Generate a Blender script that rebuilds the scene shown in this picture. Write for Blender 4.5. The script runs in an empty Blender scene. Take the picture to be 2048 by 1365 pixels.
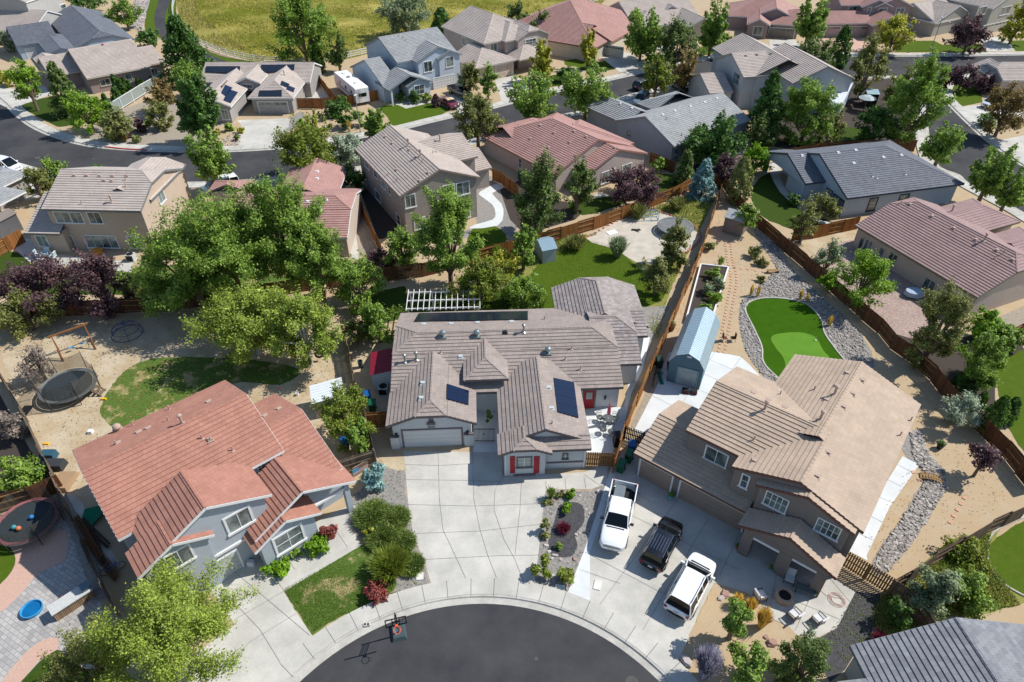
import bpy, math, random
import numpy as np
from math import sin, cos, pi, radians, hypot, atan2, sqrt
random.seed(7); RNG = np.random.default_rng(11)
scene = bpy.context.scene
COL = scene.collection
# ---------------------------------------------------------------- survey: photo pixel (2048x1365) -> metres on a level z
F_, TH, CAMH, CX, CY = 1365.0, radians(38.6), 42.8, 1024.0, 682.5
def ray(px, py):
    u = (px-CX)/F_; v = -(py-CY)/F_
    return np.array([u, cos(TH)+v*sin(TH), -sin(TH)+v*cos(TH)])
CAM = np.array([0., 0., CAMH])
def P(px, py, z=0.0):
    d = ray(px, py); return CAM+d*((z-CAMH)/d[2])
def depth(p):
    return p[1]*cos(TH)-(p[2]-CAMH)*sin(TH)
# ---------------------------------------------------------------- materials
def lin(c, k=1.0):
    return tuple((((v/255)/12.92) if v/255 <= .04045 else (((v/255)+.055)/1.055)**2.4)*k for v in c)+(1.0,)
MATS = {}
def mat(name, rgb, rough=.85, var=.12, scale=1.5, bump=0.0, bscale=30, metal=0.0, spec=.3, k=.88, rgb2=None, island=0.0, coat=0, trans=0, vscale=None, contrast=(.35,.65)):
    """procedural material: colour varied by noise, optional second colour, optional bump, optional per-leaf variation"""
    if name in MATS: return MATS[name]
    m = bpy.data.materials.new(name); m.use_nodes = True; MATS[name] = m
    nt = m.node_tree; N = nt.nodes; L = nt.links
    b = N['Principled BSDF']
    b.inputs['Roughness'].default_value = rough; b.inputs['Metallic'].default_value = metal
    b.inputs['Specular IOR Level'].default_value = spec
    if coat: b.inputs['Coat Weight'].default_value = coat
    c1 = lin(rgb, k); c2 = lin(rgb2, k) if rgb2 else c1
    tc = N.new('ShaderNodeTexCoord'); 
    geo = N.new('ShaderNodeNewGeometry')
    n1 = N.new('ShaderNodeTexNoise'); n1.inputs['Scale'].default_value = scale; n1.inputs['Detail'].default_value = 6; n1.inputs['Roughness'].default_value = .65
    L.new(geo.outputs['Position'], n1.inputs['Vector'])
    ramp = N.new('ShaderNodeMapRange'); ramp.inputs['From Min'].default_value = contrast[0]; ramp.inputs['From Max'].default_value = contrast[1]
    L.new(n1.outputs['Fac'], ramp.inputs['Value'])
    mix = N.new('ShaderNodeMix'); mix.data_type = 'RGBA'
    mix.inputs[6].default_value = tuple(v*(1-var) for v in c1[:3])+(1,); mix.inputs[7].default_value = tuple(min(1, v*(1+var)) for v in c2[:3])+(1,)
    L.new(ramp.outputs['Result'], mix.inputs[0])
    out = mix.outputs[2]
    if vscale:   # a second, coarser or finer modulation
        n2 = N.new('ShaderNodeTexNoise'); n2.inputs['Scale'].default_value = vscale; n2.inputs['Detail'].default_value = 3
        L.new(geo.outputs['Position'], n2.inputs['Vector'])
        mr = N.new('ShaderNodeMapRange'); mr.inputs['From Min'].default_value = .3; mr.inputs['From Max'].default_value = .7; mr.inputs['To Min'].default_value = 1-var; mr.inputs['To Max'].default_value = 1+var
        L.new(n2.outputs['Fac'], mr.inputs['Value'])
        hm = N.new('ShaderNodeVectorMath'); hm.operation = 'SCALE'
        L.new(out, hm.inputs[0]); L.new(mr.outputs['Result'], hm.inputs['Scale']); out = hm.outputs['Vector']
    if island:
        mr = N.new('ShaderNodeMapRange'); mr.inputs['To Min'].default_value = 1-island; mr.inputs['To Max'].default_value = 1+island
        L.new(geo.outputs['Random Per Island'], mr.inputs['Value'])
        hm = N.new('ShaderNodeVectorMath'); hm.operation = 'SCALE'
        L.new(out, hm.inputs[0]); L.new(mr.outputs['Result'], hm.inputs['Scale']); out = hm.outputs['Vector']
    L.new(out, b.inputs['Base Color'])
    if bump:
        nb = N.new('ShaderNodeTexNoise'); nb.inputs['Scale'].default_value = bscale; nb.inputs['Detail'].default_value = 4
        L.new(geo.outputs['Position'], nb.inputs['Vector'])
        bp = N.new('ShaderNodeBump'); bp.inputs['Strength'].default_value = bump; bp.inputs['Distance'].default_value = .05
        L.new(nb.outputs['Fac'], bp.inputs['Height']); L.new(bp.outputs['Normal'], b.inputs['Normal'])
    if trans:
        tr = N.new('ShaderNodeBsdfTranslucent'); L.new(out, tr.inputs['Color'])
        ms = N.new('ShaderNodeMixShader'); ms.inputs[0].default_value = trans
        L.new(b.outputs[0], ms.inputs[1]); L.new(tr.outputs[0], ms.inputs[2])
        L.new(ms.outputs[0], N['Material Output'].inputs['Surface'])
    return m
def brickmat(name, c1, c2, mortar, w, h, ms=.012, rough=.85, k=.88, coord='UV', offset=.5, var=.1, vs=.35, rot=0, bias=0.0, spec=.3):
    if name in MATS: return MATS[name]
    m = bpy.data.materials.new(name); m.use_nodes = True; MATS[name] = m
    nt = m.node_tree; N = nt.nodes; L = nt.links; b = N['Principled BSDF']; b.inputs['Roughness'].default_value = rough
    b.inputs['Specular IOR Level'].default_value = spec
    tc = N.new('ShaderNodeTexCoord'); geo = N.new('ShaderNodeNewGeometry')
    mp = N.new('ShaderNodeMapping'); mp.inputs['Rotation'].default_value = (0, 0, rot)
    L.new(tc.outputs['UV'] if coord == 'UV' else geo.outputs['Position'], mp.inputs['Vector'])
    br = N.new('ShaderNodeTexBrick'); br.offset = offset; br.inputs['Scale'].default_value = 1
    br.inputs['Color1'].default_value = lin(c1, k); br.inputs['Color2'].default_value = lin(c2, k); br.inputs['Mortar'].default_value = lin(mortar, k)
    br.inputs['Brick Width'].default_value = w; br.inputs['Row Height'].default_value = h; br.inputs['Mortar Size'].default_value = ms; br.inputs['Bias'].default_value = bias
    L.new(mp.outputs['Vector'], br.inputs['Vector'])
    n2 = N.new('ShaderNodeTexNoise'); n2.inputs['Scale'].default_value = vs; n2.inputs['Detail'].default_value = 7; n2.inputs['Roughness'].default_value = .7
    L.new(geo.outputs['Position'], n2.inputs['Vector'])
    mr = N.new('ShaderNodeMapRange'); mr.inputs['From Min'].default_value = .3; mr.inputs['From Max'].default_value = .7; mr.inputs['To Min'].default_value = 1-var; mr.inputs['To Max'].default_value = 1+var
    L.new(n2.outputs['Fac'], mr.inputs['Value'])
    hm = N.new('ShaderNodeVectorMath'); hm.operation = 'SCALE'
    L.new(br.outputs['Color'], hm.inputs[0]); L.new(mr.outputs['Result'], hm.inputs['Scale'])
    L.new(hm.outputs['Vector'], b.inputs['Base Color'])
    return m
# ---------------------------------------------------------------- mesh builder
def V(*a): return np.array(a, dtype=float)
class MB:
    def __init__(s): s.v = []; s.f = []; s.m = []; s.uv = {}
    def poly(s, pts, m=0, uv=None):
        i = len(s.v); s.v.extend([tuple(map(float, p)) for p in pts]); s.f.append(tuple(range(i, i+len(pts)))); s.m.append(m)
        if uv: s.uv[len(s.f)-1] = uv
        return s
    def hexa(s, c, m=0):   # 8 corners: bottom 0-3 ccw, top 4-7
        i = len(s.v); s.v.extend([tuple(map(float, p)) for p in c])
        for q in ((3,2,1,0),(4,5,6,7),(0,1,5,4),(1,2,6,5),(2,3,7,6),(3,0,4,7)): s.f.append(tuple(i+j for j in q)); s.m.append(m)
        return s
    def box(s, c, size, rz=0, m=0, rx=0):
        hx, hy, hz = size[0]/2, size[1]/2, size[2]/2; ca, sa = cos(rz), sin(rz); cb, sb = cos(rx), sin(rx); out = []
        for z in (-hz, hz):
            for x, y in ((-hx,-hy),(hx,-hy),(hx,hy),(-hx,hy)):
                y2 = y*cb-z*sb; z2 = y*sb+z*cb
                out.append((c[0]+x*ca-y2*sa, c[1]+x*sa+y2*ca, c[2]+z2))
        return s.hexa(out, m)
    def bar(s, a, b, w, h=None, m=0, up=(0,0,1)):   # square bar between two points
        h = h or w; a = V(*a); b = V(*b); d = b-a; l = np.linalg.norm(d); d = d/l; up = V(*up)
        if abs(d@up) > .99: up = V(1,0,0)
        r = np.cross(d, up); r /= np.linalg.norm(r); q = np.cross(r, d); r = r*w/2; q = q*h/2
        return s.hexa([a-r-q, a+r-q, b+r-q, b-r-q, a-r+q, a+r+q, b+r+q, b-r+q], m)
    def tube(s, pts, r, n=8, m=0, caps=True, closed=False):
        pts = [V(*p) for p in pts]; R = r if hasattr(r, '__len__') else [r]*len(pts); i0 = len(s.v); k = len(pts)
        for j, p in enumerate(pts):
            if closed: d = pts[(j+1) % k]-pts[j-1]
            else: d = pts[min(j+1, k-1)]-pts[max(j-1, 0)]
            d = d/(np.linalg.norm(d)+1e-9); u = V(0,0,1) if abs(d[2]) < .95 else V(1,0,0)
            a = np.cross(d, u); a /= np.linalg.norm(a); b = np.cross(d, a)
            for t in range(n):
                an = 2*pi*t/n; s.v.append(tuple(p+R[j]*(a*cos(an)+b*sin(an))))
        for j in range(k if closed else k-1):
            j2 = (j+1) % k
            for t in range(n):
                t2 = (t+1) % n; s.f.append((i0+j*n+t, i0+j*n+t2, i0+j2*n+t2, i0+j2*n+t)); s.m.append(m)
        if caps and not closed:
            s.f.append(tuple(i0+t for t in range(n))[::-1]); s.m.append(m); s.f.append(tuple(i0+(k-1)*n+t for t in range(n))); s.m.append(m)
        return s
    def lathe(s, c, prof, n=24, m=0, sx=1, sy=1, cap0=True, cap1=True):   # prof: (r,z)
        i0 = len(s.v); k = len(prof)
        for r, z in prof:
            for t in range(n): an = 2*pi*t/n; s.v.append((c[0]+r*sx*cos(an), c[1]+r*sy*sin(an), c[2]+z))
        for j in range(k-1):
            for t in range(n):
                t2 = (t+1) % n; s.f.append((i0+j*n+t, i0+j*n+t2, i0+(j+1)*n+t2, i0+(j+1)*n+t)); s.m.append(m)
        if cap0: s.f.append(tuple(i0+t for t in range(n))[::-1]); s.m.append(m)
        if cap1: s.f.append(tuple(i0+(k-1)*n+t for t in range(n))); s.m.append(m)
        return s
    def build(s, name, mats, parent=None, smooth=False, root=None):
        if not isinstance(mats, (list, tuple)): mats = [mats]
        me = bpy.data.meshes.new(name); v = np.array(s.v, dtype=float).reshape(-1, 3)
        p = parent; off = V(0,0,0)
        while p is not None and p.parent is not None: p = p.parent
        if p is not None: off = V(*p.location)
        me.from_pydata([tuple(q) for q in (v-off)], [], s.f)
        for mt in mats: me.materials.append(mt)
        if len(mats) > 1: me.polygons.foreach_set('material_index', s.m)
        if s.uv:
            ul = me.uv_layers.new(name='UVMap'); 
            for fi, uv in s.uv.items():
                ls = me.polygons[fi].loop_start
                for j, q in enumerate(uv): ul.data[ls+j].uv = q
        if smooth: me.polygons.foreach_set('use_smooth', [True]*len(s.f))
        me.update(); o = bpy.data.objects.new(name, me); COL.objects.link(o)
        if parent is not None: o.parent = parent
        return o
def tag(o, label=None, cat=None, group=None, kind=None):
    if label: o['label'] = label
    if cat: o['category'] = cat
    if group: o['group'] = group
    if kind: o['kind'] = kind
    return o
def thing(name, loc, label, cat, group=None, rz=0):
    o = bpy.data.objects.new(name, None); o.empty_display_size = .3; COL.objects.link(o); o.location = tuple(map(float, loc)); o.rotation_euler = (0, 0, rz)
    return tag(o, label, cat, group)
def copy_tree(o, parent=None):
    c = o.copy(); COL.objects.link(c)
    if parent is not None: c.parent = parent
    for ch in list(o.children): copy_tree(ch, c)
    return c
def place(o, loc, rz=0, label=None, group=None, s=None):
    o.location = tuple(map(float, loc)); o.rotation_euler = (0, 0, rz)
    if label: o['label'] = label
    if group: o['group'] = group
    if s: o.scale = (s, s, s) if not hasattr(s, '__len__') else s
    return o
def text(name, body, size, m, loc, rot, parent, align='CENTER', ext=.01):
    cu = bpy.data.curves.new(name, 'FONT'); cu.body = body; cu.size = size; cu.extrude = ext; cu.align_x = align; cu.resolution_u = 2
    t = bpy.data.objects.new(name, cu); COL.objects.link(t); bpy.context.view_layer.update()
    me = bpy.data.meshes.new_from_object(t); bpy.data.objects.remove(t); me.materials.clear(); me.materials.append(m)
    o = bpy.data.objects.new(name, me); COL.objects.link(o); o.parent = parent; o.location = loc; o.rotation_euler = rot
    return o
def setscene():
    cam = bpy.data.cameras.new('camera'); co = bpy.data.objects.new('camera', cam); COL.objects.link(co); scene.camera = co
    cam.sensor_width = 36; cam.sensor_fit = 'HORIZONTAL'; cam.lens = F_/2048*36; cam.clip_end = 20000; cam.clip_start = .5
    co.location = (0, 0, CAMH); co.rotation_euler = (pi/2-TH, 0, 0)
    w = bpy.data.worlds.new('World'); scene.world = w; w.use_nodes = True; nt = w.node_tree
    sky = nt.nodes.new('ShaderNodeTexSky'); sky.sky_type = 'NISHITA'; sky.sun_disc = False
    el, az = radians(48), radians(16)      # sun towards +x, slightly +y (measured from cast shadows)
    sky.ozone_density = 2.2; sky.air_density = 1.1; sky.dust_density = .3; sky.sun_elevation = el; sky.sun_rotation = pi/2-az
    nt.links.new(sky.outputs[0], nt.nodes['Background'].inputs[0]); nt.nodes['Background'].inputs[1].default_value = .118
    s = bpy.data.lights.new('sun', 'SUN'); so = bpy.data.objects.new('sun', s); COL.objects.link(so)
    s.energy = 4.7; s.angle = radians(.5); s.color = (1, .96, .885)
    from mathutils import Vector
    so.rotation_euler = Vector((cos(el)*cos(az), cos(el)*sin(az), sin(el))).to_track_quat('Z', 'Y').to_euler(); so.location = (30, 10, 60)
    vs = scene.view_settings; vs.view_transform = 'Standard'; vs.look = 'None'; vs.exposure = .22; vs.gamma = 1
    scene.cycles.max_bounces = 5; scene.cycles.diffuse_bounces = 3; scene.cycles.glossy_bounces = 2; scene.cycles.transparent_max_bounces = 8
setscene()
# ---------------------------------------------------------------- materials used on houses
CAPM = {}
def roofmat(name, a, b, joint):
    m = brickmat(name, a, b, joint, .33, .36, ms=.006, rough=.8, var=.13, vs=.45)
    CAPM[name] = mat(name+'_cap', tuple((p+q)/2 for p, q in zip(a, b)), var=.1, scale=3)
    return m
RM = dict(
 taupe=roofmat('taupe_tile', (166,153,145), (153,141,134), (116,104,97)),
 dtaupe=roofmat('weathered_tile', (170,160,156), (146,136,133), (108,98,95)),
 tan=roofmat('tan_tile', (190,169,149), (182,161,142), (150,129,112)),
 red=roofmat('red_clay_tile', (180,130,113), (170,120,104), (130,86,74)),
 grey=roofmat('grey_tile', (146,148,152), (122,124,130), (90,93,100)),
 lgrey=roofmat('light_grey_tile', (166,168,168), (150,152,154), (120,122,125)),
 dgrey=roofmat('charcoal_tile', (118,122,130), (104,108,117), (75,78,88)),
 pink=roofmat('pink_tile', (182,142,134), (173,134,126), (136,100,95)),
 pinkd=roofmat('dusty_rose_tile', (166,138,134), (157,130,127), (124,100,98)),
 beige=roofmat('beige_tile', (190,176,166), (180,167,157), (144,132,124)),
 sand=roofmat('sand_tile', (192,180,171), (184,171,162), (146,134,126)))
def stucco(name, rgb): return mat(name, rgb, rough=.95, var=.04, scale=.8, bump=.25, bscale=25, k=.8, spec=.15)
WHITE = mat('white_trim', (236,236,236), var=.02, k=.85, rough=.6)
DARKT = mat('taupe_trim', (118,108,108), var=.05)
BROWNT = mat('brown_trim', (116,82,72), var=.06)
GLASS = mat('window_glass', (74,92,96), rgb2=(150,164,160), rough=.1, var=.15, scale=.5, spec=.8, k=.6, contrast=(.42,.58))
BLIND = mat('window_blinds', (150,165,160), rough=.25, var=.12, scale=2, spec=.8)
DARK = mat('black_metal', (34,34,36), rough=.5, var=.1, spec=.4)
GALV = mat('galvanised_metal', (160,168,166), rough=.35, var=.1, metal=.7)
PVC = mat('vent_tan', (184,160,146), rough=.6, var=.1)
def solarmat():
    m = brickmat('solar_cells', (12,24,54), (9,19,46), (36,46,68), 1.0, 1.65, ms=.012, rough=.12, var=.08, offset=0, spec=.7)
    return m
SOLAR = solarmat()
SOLARB = brickmat('solar_cells_black', (36,44,58), (28,36,50), (58,64,76), 1.0, 1.65, ms=.012, rough=.15, var=.08, offset=0, spec=.6)
class House:
    """u: along the house front, v: away from it. Wings are roofed rectangles measured at eave height."""
    def __init__(s, label, a, b, z, wall, roof, trim=WHITE, name='house', cat='house', fascia=None, pitch=.40, course=.36):
        A, B = P(*a, z), P(*b, z); d = (B-A)[:2]; d /= np.linalg.norm(d)
        s.u = V(d[0], d[1]); s.n = V(-d[1], d[0]); s.O = A[:2].copy(); s.a = atan2(d[1], d[0])
        s.wallm = wall; s.roofm = roof; s.trim = trim; s.fm = fascia or trim; s.pitch = pitch; s.course = course
        s.roof = MB(); s.caps = []; s.fas = MB(); s.wall = MB(); s.slopes = []; s.wings = []; s.k = 0
        s.root = thing(name, (A[0], A[1], 0), label, cat); s.pend = []
    def loc(s, p): d = V(p[0], p[1])-s.O; return V(d@s.u, d@s.n)
    def wld(s, u, v, z): q = s.O+s.u*u+s.n*v; return V(q[0], q[1], z)
    def px(s, x, y, z): return s.loc(P(x, y, z))
    def wing(s, ax, E, ze, ends='gg', R=None, pitch=None, oh=.45, clip=.35, z0=0, walls=True, zr=None, umax=None, ro=.22, box=None, roof=None, tri=True, eave2=None):
        """E: eave points in the photo. R: a ridge point, used to mirror the hidden eave. eave2: other eave's height drop"""
        pitch = pitch or s.pitch; s.k += 1; e = .004*s.k; ze0 = ze; ze = ze+e
        ia = 0 if ax == 'u' else 1; ic = 1-ia
        if box: 
            lo = [box[0], box[2]]; hi = [box[1], box[3]]
        else:
            L = np.array([s.px(x, y, ze0) for x, y in E]); lo = list(L.min(0)); hi = list(L.max(0))
            if R is not None:
                c0 = L[:, ic].mean()
                zz = ze+1
                for _ in range(40):
                    c = s.px(R[0], R[1], zz)[ic]; zn = ze+abs(c-c0)*pitch; zz = zz*.5+zn*.5
                hw = s.px(R[0], R[1], zz)[ic]-c0
                lo[ic], hi[ic] = sorted((c0, c0+2*hw))
        if umax: hi[0] = s.px(umax[0], umax[1], ze0)[0] if hasattr(umax, '__len__') else umax
        a0, a1, c0, c1 = lo[ia], hi[ia], lo[ic], hi[ic]
        hw = (c1-c0)/2; cm = (c0+c1)/2; rise = hw*pitch; zr = ze+rise
        def X(a, c, z): return s.wld(a, c, z) if ia == 0 else s.wld(c, a, z)
        flip = ia == 1
        w = dict(ends=ends, ro=ro+e, X=X, a0=a0, a1=a1, c0=c0, c1=c1, ze=ze, zr=zr, ax=ax, oh=oh+e, z0=z0, hw=hw, pitch=pitch); s.wings.append(w)
        def inset(end, t):      # how far the end is drawn in at height fraction t
            if end == 'h': return t*hw
            if end == 'j': return max(0, t-(1-clip))*hw
            return 0
        # slopes as (lower edge pts..) : param (a, t) on each side; and end slopes
        sl = sqrt(hw*hw+rise*rise); brk = [0, 1]
        if 'j' in ends: brk = [0, 1-clip, 1]
        for side in (-1, 1):
            def S(a, t, side=side): return X(a, (c0 if side < 0 else c1)+(-side)*t*hw, ze+t*rise)
            lo_ = lambda t: a0+inset(ends[0], t); hi_ = lambda t: a1-inset(ends[1], t)
            s.strips(S, lo_, hi_, brk, sl, (side > 0) != flip, roof)
        for ei, end in enumerate(ends):
            sg = 1 if ei == 0 else -1; ae = a0 if ei == 0 else a1
            if end in 'hj':
                tb = 0 if end == 'h' else 1-clip
                T = 1-tb
                def S(c, q, ae=ae, sg=sg, tb=tb, T=T): return X(ae+sg*q*T*hw, c, ze+(tb+q*T)*rise)
                lo_ = lambda q: cm-hw*(1-tb-q*T); hi_ = lambda q: cm+hw*(1-tb-q*T)
                s.strips(S, lo_, hi_, [0, 1], sl*T, (ei == 1) == flip if False else ((ei == 0) != flip), roof, end=True)
                for sd in (-1, 1): s.ridge(X(ae, cm+sd*hw*(1-tb), ze+tb*rise), X(ae+sg*T*hw, cm, zr))
        s.ridge(X(a0+inset(ends[0], 1), cm, zr), X(a1-inset(ends[1], 1), cm, zr))
        # underside + fascia
        out = []     # closed loop of outline (a,c,z)
        for ei in (0, 1):
            end = ends[ei]; ae = a0 if ei == 0 else a1; cs = (c0, c1) if ei == 0 else (c1, c0)
            if end == 'h': out += [(ae, cs[0] if ei else cs[1], ze)] if False else []
            if end == 'h': pts = [(ae, cs[1] if ei == 0 else cs[1], ze)]
            seq = {'h': [(ae, cs[1], ze), (ae, cs[0], ze)], 'g': [(ae, cs[1], ze), (ae, cm, zr), (ae, cs[0], ze)], 'x': [(ae, cs[1], ze), (ae, cm, zr), (ae, cs[0], ze)],
                   'j': [(ae, cs[1], ze), (ae, cm+(cs[1]-cm)*clip, zr-clip*rise), (ae, cm+(cs[0]-cm)*clip, zr-clip*rise), (ae, cs[0], ze)]}[end]
            out += seq
        n = len(out)
        for i in range(n):
            p, q = out[i], out[(i+1) % n]
            if (p[0] == q[0] == a0 and ends[0] == 'x') or (p[0] == q[0] == a1 and ends[1] == 'x'): continue
            A, B = X(*p), X(*q); d = B-A; d = d/(np.linalg.norm(d)+1e-9); 
            s.fas.bar(A+V(0,0,-.1), B+V(0,0,-.1), .05, .2)
        dz = .14
        for side in (-1, 1):
            cc = c0 if side < 0 else c1
            for t0, t1 in zip(brk[:-1], brk[1:]):
                f = lambda a, t: X(a, cc-side*t*hw, ze+t*rise-dz)
                s.fas.poly([f(a0+inset(ends[0], t0), t0), f(a0+inset(ends[0], t1), t1), f(a1-inset(ends[1], t1), t1), f(a1-inset(ends[1], t0), t0)])
        for ei in (0, 1):
            if ends[ei] in 'hj':
                tb = 0 if ends[ei] == 'h' else 1-clip; sg = 1 if ei == 0 else -1; ae = a0 if ei == 0 else a1
                s.fas.poly([X(ae, cm-hw*(1-tb), ze+tb*rise-dz), X(ae, cm+hw*(1-tb), ze+tb*rise-dz), X(ae+sg*hw*(1-tb), cm, zr-dz)])
        # walls
        if walls:
            o = w['oh']; zt = ze+o*pitch-dz-.02
            rr = ro+e; b0, b1, d0, d1 = a0+(o if ends[0] == 'h' else rr if ends[0] != 'x' else 0), a1-(o if ends[1] == 'h' else rr if ends[1] != 'x' else 0), c0+o, c1-o
            zt2 = zt if 'h' not in ends else min(zt, ze-.16+o*pitch)
            cs = [X(b0, d0, z0), X(b1, d0, z0), X(b1, d1, z0), X(b0, d1, z0)]
            if flip: cs = cs[::-1]
            s.wall.hexa(cs+[V(c[0], c[1], zt2) for c in cs])
            for ei in (0, 1):
                if ends[ei] in 'gj' and tri:
                    bb = b0 if ei == 0 else b1; b2 = bb+(.25 if ei == 0 else -.25); tf = 1 if ends[ei] == 'g' else 1-clip
                    ztop = ze+tf*rise-dz-.02; hwi = (hw-o); wtop = hw*(1-tf)
                    f = lambda b: [X(b, cm-hwi, zt2), X(b, cm+hwi, zt2), X(b, cm+wtop+.001, ztop), X(b, cm-wtop-.001, ztop)]
                    s.wall.hexa(f(bb)+f(b2))
        return w
    def strips(s, S, lo, hi, brk, sl, fl, roof, end=False):
        M = roof or 0; c = s.course
        for b0, b1 in zip(brk[:-1], brk[1:]):
            s.slopes.append(([S(lo(b0), b0), S(hi(b0), b0), S(hi(b1), b1), S(lo(b1), b1)]))
        A, B, C = S(lo(0), 0), S(hi(0), 0), S(lo(0), .5)
        N = np.cross(B-A, C-A); N /= np.linalg.norm(N); N = N if N[2] > 0 else -N
        ts = [0.0]; k = 1
        while k*c/sl < 1: ts.append(k*c/sl); k += 1
        ts.append(1.0); ts = sorted(set(ts+list(brk))); off = (s.k*1.37) % 5
        for t0, t1 in zip(ts[:-1], ts[1:]):
            if t1-t0 < 1e-4: continue
            p0, p1 = S(lo(t0), t0), S(hi(t0), t0); q0, q1 = S(lo(t1), t1), S(hi(t1), t1)
            h0 = N*.066; h1 = N*.012
            base = S(0, t0); L0 = lo(t0); L1 = hi(t0)
            uv = [(L0+off, t0*sl), (L1+off, t0*sl), (hi(t1)+off, t1*sl-.002), (lo(t1)+off, t1*sl-.002)]
            s.roof.poly([p0+h0, p1+h0, q1+h1, q0+h1], M, uv)
            s.roof.poly([p0-N*.01, p1-N*.01, p1+h0, p0+h0], M, [(L0+off, t0*sl-.03), (L1+off, t0*sl-.03), (L1+off, t0*sl), (L0+off, t0*sl)])
    def ridge(s, A, B, w=.2):
        d = B-A; l = np.linalg.norm(d)
        if l < .3: return
        cap = MB(); s.caps.append(cap); d /= l; r = np.cross(d, V(0,0,1)); r /= np.linalg.norm(r); n = max(1, int(l/.4)); up = np.cross(r, d)
        for i in range(n):
            a = A+d*(l*i/n); b = A+d*(l*(i+1)/n); h0, h1 = .075, .055
            cap.poly([a-r*w*.6-up*.02, a-r*w*.35+up*h0, b-r*w*.35+up*h1, b-r*w*.6-up*.02]); cap.poly([a-r*w*.35+up*h0, a+r*w*.35+up*h0, b+r*w*.35+up*h1, b-r*w*.35+up*h1])
            cap.poly([a+r*w*.35+up*h0, a+r*w*.6-up*.02, b+r*w*.6-up*.02, b+r*w*.35+up*h1]); cap.poly([a-r*w*.6-up*.02, a+r*w*.6-up*.02, a+r*w*.35+up*h0, a-r*w*.35+up*h0])
    # -- surfaces hit by a survey ray
    def roofhit(s, x, y, o=0.0):
        d = ray(x, y); best = None
        for poly in s.slopes:
            A, B, C = poly[0], poly[1], poly[2]
            if np.linalg.norm(B-A) < 1e-3: A, B, C = poly[0], poly[2], poly[3]
            N = np.cross(B-A, (poly[3]-A) if np.linalg.norm(poly[3]-A) > 1e-6 else (C-A)); l = np.linalg.norm(N)
            if l < 1e-6: continue
            N = N/l; N = N if N[2] > 0 else -N
            t = ((A-CAM)@N)/(d@N); H = CAM+d*t; ok = True; sg = 0
            pp = [p for p in poly]
            for i in range(4):
                e = pp[(i+1) % 4]-pp[i]
                if np.linalg.norm(e) < 1e-4: continue
                c = np.cross(e, H-pp[i])@N
                if c > 1e-3:
                    if sg < 0: ok = False; break
                    sg = 1
                elif c < -1e-3:
                    if sg > 0: ok = False; break
                    sg = -1
            if ok and (best is None or t < best[0]): best = (t, H, N)
        if best is None: return None, None
        return best[1]+best[2]*o, best[2]
    def plane(s, w, side, d=0.0):
        # returns axis index, coordinate of the wall plane in local frame, outward sign
        o = w['oh']
        p0, p1 = [o if e == 'h' else w['ro'] for e in w['ends']]
        if w['ax'] == 'u': return {'f': (1, w['c0']+o, -1), 'b': (1, w['c1']-o, 1), 'l': (0, w['a0']+p0, -1), 'r': (0, w['a1']-p1, 1)}[side]
        return {'f': (1, w['a0']+p0, -1), 'b': (1, w['a1']-p1, 1), 'l': (0, w['c0']+o, -1), 'r': (0, w['c1']-o, 1)}[side]
    def onwall(s, pl, x, y):
        d = ray(x, y); ax, c, sg = pl; nn = s.n if ax == 1 else s.u
        t = (c+s.O@nn-CAM[:2]@nn)/(d[:2]@nn); H = CAM+d*t; l = s.loc(H)
        return (l[0] if ax == 1 else l[1]), H[2]
    def at(s, pl, a, z, o):   # point on wall plane at along a, height z, outward o
        ax, c, sg = pl; c2 = c+sg*o
        return s.wld(a, c2, z) if ax == 1 else s.wld(c2, a, z)
    def wbox(s, mb, pl, a0, a1, z0, z1, o0, o1, m=0):
        c = [s.at(pl, a0, z0, o0), s.at(pl, a1, z0, o0), s.at(pl, a1, z0, o1), s.at(pl, a0, z0, o1), s.at(pl, a0, z1, o0), s.at(pl, a1, z1, o0), s.at(pl, a1, z1, o1), s.at(pl, a0, z1, o1)]
        mb.hexa(c, m)
    def win(s, w, side, p, q, style='w', name='window', bars=(1, 0), trim=None, depth_=.06, fw=.11, label=None, glass=None, d=0):
        pl = s.plane(w, side); pl = (pl[0], pl[1]+pl[2]*d, pl[2])
        a0, z1 = s.onwall(pl, *p); a1, z0 = s.onwall(pl, *q)
        if a0 > a1: a0, a1 = a1, a0
        if z0 > z1: z0, z1 = z1, z0
        s.winrect(pl, a0, a1, z0, z1, name, bars, trim, depth_, fw, label, glass)
    def winrect(s, pl, a0, a1, z0, z1, name='window', bars=(1, 0), trim=None, depth_=.06, fw=.11, label=None, glass=None, sill=False):
        t = trim or s.trim; f = MB()
        s.wbox(f, pl, a0, a0+fw, z0, z1, -.02, depth_); s.wbox(f, pl, a1-fw, a1, z0, z1, -.02, depth_)
        s.wbox(f, pl, a0+fw, a1-fw, z1-fw, z1, -.02, depth_); s.wbox(f, pl, a0-.06, a1+.06, z0-.02, z0+fw, -.02, depth_+.05)
        o = f.build(name, t, s.root)
        if label: o['label'] = label
        g = MB(); s.wbox(g, pl, a0+fw, a1-fw, z0+fw, z1-fw, -.02, .012); g.build('pane', glass or GLASS, o)
        if bars:
            m = MB(); iw = a1-a0-2*fw; ih = z1-z0-2*fw
            for i in range(1, bars[0]+1): a = a0+fw+iw*i/(bars[0]+1); s.wbox(m, pl, a-.025, a+.025, z0+fw, z1-fw, 0, .035)
            for i in range(1, bars[1]+1): z = z0+fw+ih*i/(bars[1]+1); s.wbox(m, pl, a0+fw, a1-fw, z-.02, z+.02, 0, .032)
            m.build('mullion', WHITE, o)
        return o
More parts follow.
